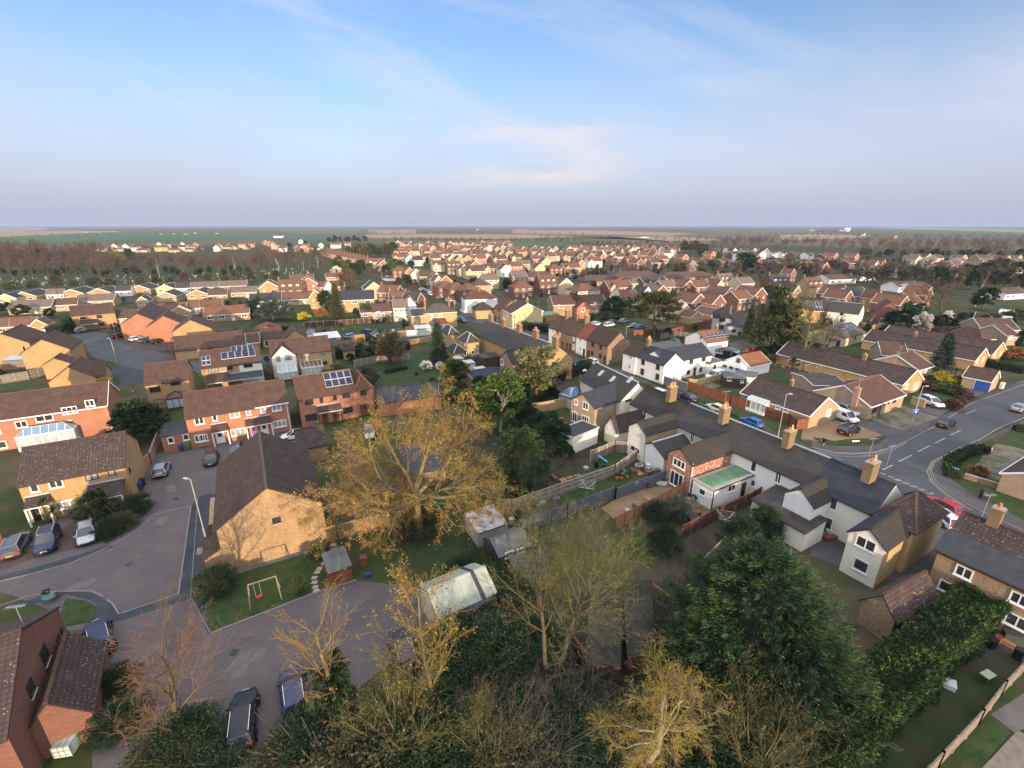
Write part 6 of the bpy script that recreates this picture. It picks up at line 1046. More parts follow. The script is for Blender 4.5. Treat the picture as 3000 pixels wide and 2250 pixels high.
hedge('ragged hedge beside the golden detached house', "a 420,985 560,980 660,960", 2.4, 2.2, LF_DARK, 40); hedge('hedge in front of the long brown house', "c 690,880 900,870 1040,850", 3, 2.6, LF_MID, 35); hedge('low hedge in the lawn beyond the lane', "f 1950,570 2180,520", 1.2, 1.0, LF_MID, 40); hedge('garden hedge between the felt shed and the lawn', "g 350,1060 640,1110 780,1050", 1.6, 1.8, LF_MID, 50); hedge('long hedge in the far garden beside the stone bungalow', "i 700,390 1060,450", 2, 1.6, LF_MID, 35)
# ---------------------------------------------------------------- vehicles
car('hatch', 'silver hatchback parked by the red-brown side gate', P_SILVER, 'j', 1755, 130, 1800, 20); car('hatch', 'black hatchback parked before the purple door terrace', P_BLACK, 'k', 80, 195, 60, 300); car('hatch', 'dark car half hidden behind the brown gable roof', P_NAVY, 'k', 345, 105, 310, 200)
car('hatch', 'silver hatchback parked against the bushes', P_SILVER, 'j', 955, 830, 935, 1100); car('suv', 'dark purple-blue saloon between the silver and grey cars', P_NAVY, 'j', 530, 910, 450, 1150); car('estate', 'blue-grey estate seen from behind, at the end of the bay', P_GREY, 'j', 190, 950, 320, 700)
car('suv', 'dark people carrier with silver roof rails under the ivy covered tree', P_NAVY, 'p', 800, 1050, 760, 760); car('estate', 'black estate nearest the bushes in the lower car park', P_BLACK, 'p', 350, 1280, 380, 960); car('suv', 'dark blue estate behind the budding tree in the lower car park', P_NAVY, 'p', 1760, 680, 1690, 440); car('estate', 'dark blue car tucked behind the lichened garage roof', P_NAVY, 'o', 985, 430, 940, 250)
car('hatch', 'pale silver car half hidden by the budding tree', P_SILVER, 'f', 1780, 1240, 1800, 1380); car('hatch', 'white car peeping over the brown garage roof', P_WHITE, 'f', 975, 1270, 850, 1290)
car('hatch', 'black hatchback driving on the main road', P_BLACK, 'i', 1365, 1360, 1480, 1310, name='car'); car('saloon', 'silver saloon driving away at the edge of the main road', P_SILVER, 'i', 2150, 1190, 2250, 1140, name='car'); car('suv', 'black crossover parked on the brown gravel', P_BLACK, 'i', 310, 1430, 430, 1385); car('van', 'white van parked beside the sunny bungalow gable', P_WHITE, 'i', 255, 1290, 360, 1330, name='parked_van', cat='van'); car('suv', 'white car parked behind the white van', P_WHITE, 'i', 290, 1220, 370, 1250)
car('suv', 'white crossover on the drive by the lawn', P_WHITE, 'i', 1200, 1130, 1320, 1180); car('hatch', 'red car turning beside the hipped corner house', P_RED, 'n', 1330, 900, 1100, 770, name='car'); car('estate', 'white car hidden behind the hipped corner roof', P_WHITE, 'n', 1290, 1010, 1220, 960)
car('hatch', 'bright blue hatchback parked by the grass verge', P_BLUE, 'h', 1475, 1345, 1345, 1285); car('hatch', 'cream car with dark soft top parked on the street', P_CREAM, 'h', 1090, 1190, 980, 1140); car('saloon', 'dark blue saloon parked by the red-brown fence', P_NAVY, 'h', 790, 1070, 690, 1020); car('estate', 'white estate parked outside the brown cottages', P_WHITE, 'g', 1950, 680, 1860, 650); car('hatch', 'white hatchback parked by the dark hedge', P_WHITE, 'g', 1830, 765, 1900, 790); car('estate', 'pale car just behind the white gable roof', P_WHITE, 'h', 450, 1020, 400, 1000)
car('suv', 'dark car parked by the cream gabled house', P_BLACK, 'g', 980, 245, 1040, 220); car('hatch', 'blue car under the lamp beside the green roofed garage', P_BLUE, 'g', 1465, 212, 1500, 210); car('van', 'white van parked in the white cottage yard', P_WHITE, 'h', 1080, 840, 1000, 860, name='parked_van', cat='van'); car('estate', 'dark teal car in the yard behind the white cottages', P_TEAL, 'h', 665, 470, 710, 490)
car('hatch', 'white car beside the sunny yellow gable', P_WHITE, 'i', 555, 135, 590, 130); car('hatch', 'blue car beside the bungalow conifer', P_BLUE, 'i', 1520, 720, 1560, 735); car('van', 'dark blue van behind the black gate', P_NAVY, 'f', 1755, 150, 1720, 140, name='parked_van', cat='van')
GP = 'cars parked before the stepped terrace'
for i, (x, y, c, lb) in enumerate([(1035, 1030, P_DRED, 'dark red'), (1110, 1020, P_NAVY, 'navy blue'), (1165, 1035, P_SILVER, 'silver'), (1185, 1055, P_WHITE, 'white'), (1280, 1065, P_TEAL, 'blue-green'), (1375, 1075, P_BLACK, 'black'), (1420, 1060, P_WHITE, 'large white')]): car('hatch' if i % 2 else 'estate', f'{lb} car in the row parked before the stepped terrace', c, 'a', x, y, x+60, y-12, group=GP)
GP = 'cars along the far high street'
for i, (x, y, c, lb) in enumerate([(1440, 620, P_SILVER, 'silver'), (1465, 632, P_BLUE, 'bright blue'), (1510, 640, P_LB, 'light blue'), (1530, 620, P_DRED, 'dark red'), (1575, 650, P_YEL, 'yellow'), (1510, 665, P_WHITE, 'white van-like'), (1620, 670, P_BLUE, 'deep blue'), (1660, 690, P_NAVY, 'navy'), (1680, 720, P_WHITE, 'plain white'), (1780, 728, P_TEAL, 'dark teal'), (1745, 880, P_LB, 'pale blue'), (1790, 895, P_TEAL, 'blue-green'), (1590, 690, P_GREY, 'grey'), (1130, 512, P_LB, 'blue-grey'), (1160, 520, P_NAVY, 'dark blue'), (1240, 525, P_BLACK, 'black'), (1310, 545, P_LB, 'sky coloured'), (2170, 640, P_LB, 'ice blue')]):
    car('van' if 'van-like' in lb else ('hatch', 'saloon', 'estate')[i % 3], f'{lb} car among those parked along the far high street', c, 'b', x, y, x+40, y+20*(i % 2), group=GP)
for i, (t, x, y, c, lb) in enumerate([('c', 870, 905, P_GREY, 'grey car beside the garden hedge and pine'), ('c', 970, 900, P_SILVER, 'silver car beside the tall pine'), ('c', 840, 935, P_WHITE, 'white car in the yard behind the cottage row'), ('c', 1060, 940, P_LB, 'light blue car parked beside the small shed'), ('c', 1110, 955, P_BLUE, 'blue car parked next to the light blue one'), ('c', 510, 515, P_LB, 'blue car at the school gate'), ('d', 710, 440, P_WHITE, 'white van on the far housing estate road'), ('c', 730, 925, P_WHITE, 'small white car behind the red cottage chimney'), ('a', 475, 700, P_LB, 'blue car beside the cream bungalow'), ('a', 1540, 645, P_BLUE, 'blue car by the bungalow with the yellow wall'), ('a', 1615, 630, P_WHITE, 'white car by the white sheds'), ('a', 1780, 835, P_RED, 'red car outside the pink roofed bungalow'), ('f', 1580, 185, P_LB, 'pale lilac car under the garden wall'), ('b', 1135, 845, P_SILVER, 'silver car beside the red brick wall'), ('a', 1250, 290, P_WHITE, 'white car far off beyond the cemetery')]): car(('hatch', 'estate', 'suv')[i % 3], lb, c, t, x, y, x+40, y-8)
# caravan
q_ = thing('caravan', 'white touring caravan beside the white van', 'caravan', tuple(G('h', 1280, 790)), R(-58)); m_ = MB(); prof = [(-2.9, .5), (-3.0, 1.2), (-2.7, 2.3), (-2.2, 2.55), (2.3, 2.55), (2.8, 2.2), (3.0, 1.2), (2.9, .5)]
for sg in (-1, 1): m_.face([(x, sg*1.1, z) for x, z in (prof if sg < 0 else prof[::-1])], P_WHITE)
for i in range(len(prof)): j = (i+1) % len(prof); m_.face([(prof[i][0], -1.1, prof[i][1]), (prof[i][0], 1.1, prof[i][1]), (prof[j][0], 1.1, prof[j][1]), (prof[j][0], -1.1, prof[j][1])], P_WHITE)
m_.build('body', q_)
for x in (-1.6, 0, 1.6): m_ = MB(); m_.box(x-.5, -1.13, 1.3, x+.5, -1.1, 1.9, CARGL); m_.build('window', q_)
for sg in (-1, 1): link('wheel', wheel_mesh(.34), q_, (-.2, sg*1.0, .34))
m_ = MB(); m_.bar((2.9, 0, .5), (4.1, 0, .5), .12, STEEL); m_.build('tow_bar', q_); m_ = MB(); m_.box(-.4, -.3, 2.55, .3, .3, 2.65, PALEG); m_.build('roof_light', q_)
# boat beside the far bungalows
q_ = thing('boat', 'white and blue cabin boat stored beside the far bungalows', 'boat', tuple(G('i', 1620, 300)), R(25)); m_ = MB(); st = [(-3.5, .9, 1.0), (-1, 1.2, .9), (1.5, 1.0, .95), (3.4, .1, 1.3)]
for i in range(3):
    a, b_ = st[i], st[i+1]
    for sg in (-1, 1): m_.face([(a[0], sg*a[1]*.4, .35), (b_[0], sg*b_[1]*.4, .35), (b_[0], sg*b_[1], b_[2]+.4), (a[0], sg*a[1], a[2]+.4)][::sg], SHEET_B)
    m_.face([(a[0], -a[1], a[2]+.4), (b_[0], -b_[1], b_[2]+.4), (b_[0], b_[1], b_[2]+.4), (a[0], a[1], a[2]+.4)], P_WHITE)
m_.face([(-3.5, -.36, .35), (-3.5, .36, .35), (-3.5, .9, 1.4), (-3.5, -.9, 1.4)], P_WHITE); m_.build('hull', q_); m_ = MB(); m_.hexa([(-2.4, -.8, 1.35), (1, -.7, 1.35), (1, .7, 1.35), (-2.4, .8, 1.35)], [(-2.2, -.65, 2.1), (.3, -.55, 2.1), (.3, .55, 2.1), (-2.2, .65, 2.1)], P_WHITE); m_.build('cabin', q_); m_ = MB(); m_.bar((0, 0, 2.1), (1.2, 0, 5.5), .08, PVC); m_.build('mast', q_)
# ---------------------------------------------------------------- street furniture
lamp_post('pale lamp post on the dark footpath beside the golden gable', 'k', 5, 1000, 7.3, -1, .25); lamp_post('lamp post in front of the stepped terrace cars', 'a', 1010, 1045, 6.5, -1, .1); lamp_post('lamp post on the grass corner of the side road', 'e', 1270, 465, 6.5, -.6, .1)
lamp_post('lamp post at the far left behind the small garage', 'a', 408, 970, 6.5, -.5, .1); lamp_post('lamp post by the long red-brown fence', 'h', 1765, 1470, 7.5, 1, 0); q_ = lamp_post('lamp post carrying a blue road sign beside the main road', 'i', 985, 1375, 7.6, 1, 0)
m_ = MB(); m_.box(-.42, -.14, 2.55, .42, -.1, 3.4, mat('sign_blue', (.02, .08, .5), .5, .03)); m_.box(-.45, -.1, 2.52, .45, -.08, 3.43, PVC); m_.hexa([(-.07, -.15, 2.68), (.07, -.15, 2.68), (.07, -.142, 2.68), (-.07, -.142, 2.68)], [(-.07, -.15, 3.12), (.07, -.15, 3.12), (.07, -.142, 3.12), (-.07, -.142, 3.12)], PLW); m_.face([(-.2, -.151, 3.08), (.2, -.151, 3.08), (0, -.151, 3.3)], PLW); m_.build('road_sign', q_)
lamp_post('lamp post at the street corner by the white cottages', 'h', 110, 560, 7.2, .5, .1); lamp_post('lamp post on the lane before the brick wall', 'g', 95, 405, 5.5, -.5, .1); lamp_post('tall lamp post beyond the high street cars', 'b', 1820, 700, 7, .5, .1); lamp_post('lamp post beside the school entrance', 'c', 428, 520, 7, .5, .1); lamp_post('lamp post behind the rusty shrub estate', 'c', 672, 490, 7, .5, .1); lamp_post('lamp post near the row of brick villas', 'b', 1090, 515, 8, .4, .1)
def pole(lb, t, x, y, h=8.5, arm=True):
    p = G(t, x, y); r = thing('telegraph_pole', lb, 'pole', (p.x, p.y, 0)); b = MB(); b.tube((0, 0, -.2), (0, 0, h), .14, .1, WOODD, 8); b.build('pole', r)
    if arm: q = MB(); q.bar((-.5, 0, h-.4), (.5, 0, h-.4), .1, WOODD); [q.tube((x_, 0, h-.35), (x_, 0, h-.2), .04, .03, PVC, 6) for x_ in (-.45, -.2, .2, .45)]; q.build('cross_arm', r)
    return r
pole('dark telegraph pole rising in front of the slate roofed house', 'g', 1818, 1290, 8.6, False); pole('telegraph pole at the street end of the cottage row', 'g', 1498, 440, 7.5, False); pole('tall telegraph pole among the far high street cars', 'b', 1542, 715, 9); pole('telegraph pole before the dark shrubs of the villas', 'b', 1352, 630, 9); pole('pole behind the ochre bungalows near the cemetery', 'a', 515, 710, 9, False); pole('pole beside the white sheds of the far bungalows', 'a', 1590, 650, 8, False); pole('telegraph pole in the middle of the far estate', 'd', 662, 470, 9); pole('telegraph pole beside the pyramid roofed shop', 'b', 1945, 800, 8)
q_ = thing('street_name_sign', 'white street name plate on two dark legs at the gravel corner', 'sign', tuple(G('i', 382, 1565)), R(4)); m_ = MB(); m_.box(-.62, -.03, .62, .62, .03, .84, PLW); m_.build('name_plate', q_)
for x in (-.58, .58): m_ = MB(); m_.box(x-.04, .03, 0, x+.04, .1, .86, BLACK); m_.build('leg', q_)
q_ = thing('litter_bin', 'black box litter bin on the grass verge', 'litter bin', tuple(G('n', 1765, 780)), R(-25)); m_ = MB(); m_.box(-.32, -.3, 0, .32, .3, 1.1, BLACK); m_.build('body', q_); m_ = MB(); m_.hexa([(-.36, -.34, 1.1), (.36, -.34, 1.1), (.36, .34, 1.1), (-.36, .34, 1.1)], [(-.25, -.3, 1.3), (.25, -.3, 1.3), (.25, .3, 1.3), (-.25, .3, 1.3)], BLACK); m_.build('lid', q_); m_ = MB(); m_.box(-.2, -.31, .75, .2, -.3, 1.0, FELTG); m_.build('slot', q_)
q_ = thing('road_sign', 'short white road sign beside the junction hedge', 'sign', tuple(G('n', 1452, 525)), R(-60)); m_ = MB(); m_.bar((0, 0, 0), (0, 0, 1.2), .06, STEEL); m_.build('post', q_); m_ = MB(); m_.box(-.35, -.04, .9, .35, -.01, 1.15, PLW); m_.build('plate', q_)
q_ = thing('traffic_cone', 'red and white cone on the gravel drive', 'traffic cone', tuple(G('n', 1855, 262))); m_ = MB(); m_.box(-.2, -.2, 0, .2, .2, .04, BLACK); m_.tube((0, 0, .04), (0, 0, .35), .14, .09, P_RED, 10); m_.tube((0, 0, .35), (0, 0, .55), .09, .05, PLW, 10); m_.tube((0, 0, .55), (0, 0, .72), .05, .02, P_RED, 10); m_.build('cone', q_)
q_ = thing('electricity_cabinet', 'cream roadside cabinet beside the blue door garage', 'cabinet', tuple(G('i', 1965, 950)), R(25)); m_ = MB(); m_.box(-.5, -.25, 0, .5, .25, 1.2, CREAM); m_.build('body', q_); m_ = MB(); m_.box(-.55, -.3, 1.2, .55, .3, 1.26, CREAM); m_.build('lid', q_)
q_ = thing('road_sign', 'round red speed sign at the far street corner', 'sign', tuple(G('b', 1718, 785)), R(10)); m_ = MB(); m_.bar((0, 0, 0), (0, 0, 2.9), .08, STEEL); m_.build('post', q_); m_ = MB(); m_.tube((0, -.05, 2.7), (0, -.08, 2.7), .62, .62, P_RED, 20); m_.tube((0, -.08, 2.7), (0, -.09, 2.7), .40, .40, mat('faded_red', (.5, .12, .1), .6), 20); m_.build('sign_face', q_)
# bins, aerials, washing lines
BB_ = mat('bin_blue', (.02, .05, .2), .5, .05); BG_ = mat('bin_green', (.06, .18, .05), .5, .05)
bin_('blue wheelie bin under the flat extension window', 'e', 1965, 1405, BB_, 30); bin_('green wheelie bin next to the blue one', 'e', 2040, 1390, BG_, 30); bin_('blue wheelie bin beside the bushes and silver hatchback', 'j', 1515, 310, BB_, 20); bin_('black wheelie bin behind the blue one by the bushes', 'j', 1545, 270, BLACK, 20); bin_('dark green bin against the solar panelled red house', 'f', 1230, 1150, BG_, 30); bin_('dark blue bin under the palm', 'j', 810, 610, BB_, 20)
bin_('blue wheelie bin at the end of the brown cottages', 'g', 2165, 690, BB_, 30); bin_('dark bin beside the white cottage door', 'h', 505, 890, BLACK, 30); bin_('dark bin in the yard of the blue slate cottage', 'n', 175, 1190, BLACK, 30, 'wheelie_bin'); bin_('black bin by the wall of the blue slate cottage', 'n', 30, 1140, BLACK, 30); bin_('green wheelie bin in the yard behind the white cottages', 'h', 818, 470, BG_, 0); bin_('blue wheelie bin in the yard behind the white cottages', 'h', 795, 468, BB_, 0)
aerial('roof aerial above the garage at the edge of the red house', 'o', 150, 90, 9.0, 2.2); aerial('television aerial on the roof above the chimney pots of the white terrace', 'h', 1215, 985, 11, 1.8); aerial('tall aerial over the junction end chimney', 'n', 590, 130, 11.5, 2.6); aerial('television aerial by the old stone house chimney', 'n', 1850, 740, 11, 2.2); aerial('aerial above the red-brown bungalow', 'i', 450, 850, 7.6, 2.2); aerial('aerial on the long bungalow roof', 'i', 850, 555, 8.5, 2.5); aerial('second aerial on the long bungalow chimney', 'i', 885, 500, 8.8, 2.5); aerial('tall aerial mast over the junction', 'n', 790, 210, 9.5, 2.5)
rotary('rotary washing line on the narrow lawn between the fences', 'l', 1912, 580); rotary('rotary washing line in the dry back garden', 'm', 1188, 1115)
# swing
q_ = thing('garden_swing', 'timber swing frame with one red seat on the lawn', 'swing', (0, 0, 0)); WP = mat('swing_timber', (.22, .17, .12), .9); a_ = G('k', 465, 1525, 2.1); b_ = G('k', 765, 1430, 2.1); m_ = MB(); m_.bar(a_, b_, .1, WP); m_.build('top_beam', q_); dd = (b_-a_).normalized(); nn_ = Vector((-dd.y, dd.x, 0))
for e, s_ in ((a_, -1), (b_, 1)):
    for sg in (-1, 1): m_ = MB(); m_.bar(e, Vector((e.x, e.y, 0))+nn_*sg*.85+dd*s_*.15, .09, WP); m_.build('leg', q_)
    m_ = MB(); m_.bar(e+Vector((0, 0, -.9))-nn_*.38, e+Vector((0, 0, -.9))+nn_*.38, .07, WP); m_.build('cross_brace', q_)
s0 = a_.lerp(b_, .18); s1 = a_.lerp(b_, .38)
for e in (s0, s1): m_ = MB(); m_.bar(e, Vector((e.x, e.y, .55)), .025, STEEL); m_.build('chain', q_)
m_ = MB(); m_.bar(Vector((s0.x, s0.y, .52)), Vector((s1.x, s1.y, .52)), .24, mat('swing_red', (.6, .03, .05), .5), .06); m_.build('seat', q_)
# garden furniture and clutter
def chair(lb, t, x, y, col, rot=0, group=None, z=0):
    p = G(t, x, y); r = thing('garden_chair', lb, 'chair', (p.x, p.y, z), R(rot), group)
    m_ = MB(); m_.box(-.25, -.25, .4, .25, .25, .45, col); m_.build('seat', r); m_ = MB(); m_.hexa([(-.25, .22, .45), (.25, .22, .45), (.25, .27, .45), (-.25, .27, .45)], [(-.25, .32, .95), (.25, .32, .95), (.25, .36, .95), (-.25, .36, .95)], col); m_.build('backrest', r)
    for a in (-.22, .22):
        for b in (-.22, .22): m_ = MB(); m_.bar((a, b, 0), (a, b, .4), .04, col); m_.build('leg', r)
    return r
CHB = mat('chair_blue', (.16, .22, .28), .6); chair('blue-grey patio chair, nearest the felt roofed building', 'g', 1445, 1410, CHB, 150); chair('blue-grey patio chair in the middle of the patio', 'g', 1490, 1375, CHB, 100); chair('blue-grey patio chair beside the plants', 'g', 1580, 1395, CHB, -40)
chair('grey wicker chair on the cottage patio', 'm', 110, 505, FELTG, 30); chair('grey wicker chair beside the patio table', 'm', 205, 500, FELTG, -60); chair('stacked white garden chairs, lowest of the stack', 'm', 365, 470, PVC, 40); chair('stacked white garden chairs, topmost of the stack', 'm', 365, 470, PVC, 40, z=.5)
q_ = thing('garden_table', 'round glass garden table with white rim', 'table', tuple(G('m', 262, 460))); m_ = MB(); m_.tube((0, 0, .7), (0, 0, .74), .55, .55, PVC, 20); m_.tube((0, 0, .741), (0, 0, .75), .48, .48, FELTG, 20); m_.build('tabletop', q_); m_ = MB(); m_.tube((0, 0, 0), (0, 0, .7), .3, .05, POT, 10); m_.build('pedestal', q_)
q_ = thing('garden_slide', 'small green and blue plastic slide by the grey fence', 'slide', tuple(G('l', 2040, 190)), R(-20)); m_ = MB(); m_.bar((-.3, -.2, 0), (0, -.2, 1), .07, BG_); m_.bar((-.3, .2, 0), (0, .2, 1), .07, BG_); [m_.bar((-.3+k*.08, -.2, .2+k*.25), (-.3+k*.08, .2, .2+k*.25), .05, mat('slide_green', (.1, .6, .15), .5)) for k in range(4)]; m_.build('ladder', q_); m_ = MB(); m_.hexa([(0, -.2, .9), (0, .2, .9), (1.3, .2, .1), (1.3, -.2, .1)], [(0, -.2, .97), (0, .2, .97), (1.3, .2, .17), (1.3, -.2, .17)], mat('slide_blue', (.15, .4, .75), .5)); m_.build('chute', q_)
q_ = thing('bathtub', 'white tub left at the end of the gravel yard', 'tub', tuple(G('m', 505, 630)), R(-20)); m_ = MB(); m_.hexa([(-.5, -.2, .05), (.5, -.2, .05), (.5, .2, .05), (-.5, .2, .05)], [(-.7, -.32, .45), (.7, -.32, .45), (.7, .32, .45), (-.7, .32, .45)], PVC); m_.build('shell', q_); m_ = MB(); m_.box(-.58, -.24, .451, .58, .24, .455, GREYREND); m_.build('hollow', q_)
def crate(lb, t, x, y, m, s_=(.6, .4, .5), rot=20, name='storage_box', cat='box'):
    p = G(t, x, y); r = thing(name, lb, cat, (p.x, p.y, 0), R(rot)); b = MB(); b.box(-s_[0]/2, -s_[1]/2, 0, s_[0]/2, s_[1]/2, s_[2], m); b.build('body', r); b = MB(); b.box(-s_[0]/2-.03, -s_[1]/2-.03, s_[2], s_[0]/2+.03, s_[1]/2+.03, s_[2]+.06, m); b.build('lid', r)
def pot_(lb, t, x, y, m=POT, pl=LF_MID, s_=.3, h=.4):
    p = G(t, x, y); r = thing('potted_plant', lb, 'plant pot', (p.x, p.y, 0)); b = MB(); b.tube((0, 0, 0), (0, 0, h), s_*.7, s_, m, 12); b.build('pot', r); rng = np.random.default_rng(int(x)); P, D_, _ = blob_points(rng, 220, s_*1.3, s_*1.3, .3, h+.25, 8, .16); link('foliage', cards(P, D_, .08, .14, rng, [pl], name='foliage'), r)
pot_('round plant pot on the gravel bed', 'j', 560, 1500, mat('teal_glaze', (.1, .2, .2), .4), LF_OLIVE, .6, .5)
for i, (t, x, y, m, lb) in enumerate([('m', 30, 570, POT, 'terracotta pot on the slate patio, leftmost'), ('m', 70, 570, POT, 'terracotta pot in the middle of the patio row'), ('m', 150, 560, POT, 'terracotta pot near the grey chairs'), ('m', 805, 800, CONC, 'stone pot at the corner of the white extension'), ('m', 850, 805, CONC, 'second stone pot by the white extension'), ('m', 335, 660, BLACK, 'dark pot against the slate blue fence'), ('u', 1150, 680, POT, 'orange flower pot by the laurel hedge'), ('h', 850, 835, POT, 'potted shrub by the white rear range door')]): pot_(lb, t, x, y, m)
crate('brown wooden box by the dark fence in the gravel garden', 'm', 880, 975, WOODR, (.9, .6, .7)); crate('pale wooden crate behind the felt building', 'g', 2125, 1500, WOODO, (.7, .6, 1)); crate('dark water butt box beside the rusty roof shed', 'l', 1100, 820, BLACK, (1.2, .8, .8)); crate('green oil tank against the stone house wall', 'u', 1450, 720, DGREEN, (1.6, .7, .9), -24, 'oil_tank', 'tank'); crate('rusty burner barrel beside the rusty roof shed', 'l', 1100, 870, RUST, (.6, .6, .8), 0, 'burner', 'barrel')
crate('blue recycling box under the garden shed', 'k', 1760, 1440, BB_, (.5, .35, .35)); crate('brown bin in the budding tree garden', 'k', 1720, 1300, WOODR, (.6, .6, .9)); crate('white bagged heap beside the laurel hedge', 'u', 880, 1010, SHEET_W, (2.0, .8, .4), -40, 'garden_waste_bag', 'bag'); crate('blue plastic crate beside the laurel hedge', 'u', 800, 1075, BB_, (.6, .5, .3), -40)
q_ = thing('water_tank', 'white caged water tank behind the lichened garage', 'tank', tuple(G('o', 670, 1500)), R(10)); m_ = MB(); m_.box(-.5, -.4, .1, .5, .4, 1.0, mat('tank_plastic', (.5, .6, .55), .5)); m_.build('tank', q_); m_ = MB()
for x in (-.52, -.17, .17, .52): m_.bar((x, -.43, .1), (x, -.43, 1.05), .03, STEEL); m_.bar((x, -.43, 1.03), (x, .43, 1.03), .03, STEEL)
for z in (.3, .65, 1.03): m_.bar((-.52, -.43, z), (.52, -.43, z), .03, STEEL)
m_.build('cage', q_)
q_ = thing('water_butt', 'pale ribbed water barrel by the orange outhouse', 'barrel', tuple(G('o', 250, 1640))); m_ = MB(); [m_.tube((0, 0, k*.18), (0, 0, k*.18+.17), .32+(.03 if k % 2 else 0), .33, mat('barrel_plastic', (.5, .58, .52), .5), 14) for k in range(6)]; m_.build('barrel', q_); m_ = MB(); m_.tube((0, 0, 1.08), (0, 0, 1.1), .26, .26, BLACK, 14); m_.build('lid', q_)
q_ = thing('step_chair', 'folding painted garden table on the patio of the stone house', 'table', tuple(G('u', 1240, 1010)), R(20)); m_ = MB(); m_.box(-.5, -.3, .7, .5, .3, .74, mat('pale_green_wood', (.35, .4, .25), .8)); m_.build('tabletop', q_); m_ = MB(); [m_.bar((x, y, 0), (x, y, .7), .05, WOODR) for x in (-.45, .45) for y in (-.25, .25)]; m_.build('leg', q_)
for i in range(4):
    p_ = G('h', 1865+i*105, 740+i*28); q_ = thing('pergola_frame', ['first', 'second', 'third', 'last'][i]+' timber frame in the row beyond the oval lawn', 'pergola', (p_.x, p_.y, 0), R(30)); m_ = MB()
    for x in (-1.2, 1.2): m_.bar((x, 0, 0), (x, 0, 2.3), .12, WOODG)
    m_.build('post', q_); m_ = MB(); m_.bar((-1.4, 0, 2.35), (1.4, 0, 2.35), .14, WOODG); m_.build('beam', q_)

rgc = random.Random(31); CL = [('planter', 'plant trough', WOODO, (.9, .35, .35)), ('storage_box', 'box', FELTG, (.7, .5, .5)), ('log_pile', 'log pile', WOODG, (1.1, .5, .6)), ('compost_bin', 'compost bin', BLACK, (.6, .6, .8)), ('garden_bench', 'bench', WOODR, (1.3, .45, .45)), ('pallet', 'pallet', WOODO, (1, .8, .14)), ('slab_stack', 'paving stack', CONC, (.6, .6, .3))]
n_ = 0
for (t, x0, y0, x1, y1, n, wh) in (('l', 1050, 800, 1600, 560, 9, 'the rough plot behind the long fence'), ('l', 1500, 420, 2150, 260, 7, 'the soil strip above the long fence'), ('m', 60, 560, 500, 470, 5, 'the cottage patio'), ('m', 100, 900, 700, 720, 6, 'the brown gravel yard'), ('g', 1250, 1150, 1700, 1330, 8, 'the walled patio'), ('k', 1300, 700, 1750, 820, 8, 'the yard beside the golden gable'), ('h', 350, 480, 820, 430, 8, 'the yard behind the white cottages'), ('h', 1500, 760, 2200, 620, 8, 'the gardens with the pergola'), ('u', 1100, 620, 1500, 820, 6, 'the stone house patio'), ('f', 1100, 60, 2100, 130, 9, 'the long lane gardens'), ('i', 700, 380, 1600, 240, 9, 'the plots behind the white house'), ('g', 0, 800, 700, 1000, 5, 'the wide lawns'), ('n', 0, 1150, 250, 1250, 3, 'the terrace yard')):
    for i in range(n):
        nm, ct, m_c, sz = rgc.choice(CL); k_ = (i+.5)/n; crate(f'{ORD_[i]} {nm.replace("_", " ")} from the left in {wh}', t, x0+(x1-x0)*k_+rgc.uniform(-20, 20), y0+(y1-y0)*k_+rgc.uniform(-45, 45), m_c, tuple(v*rgc.uniform(.8, 1.2) for v in sz), rgc.choice((29, -61, 10)), nm, ct)
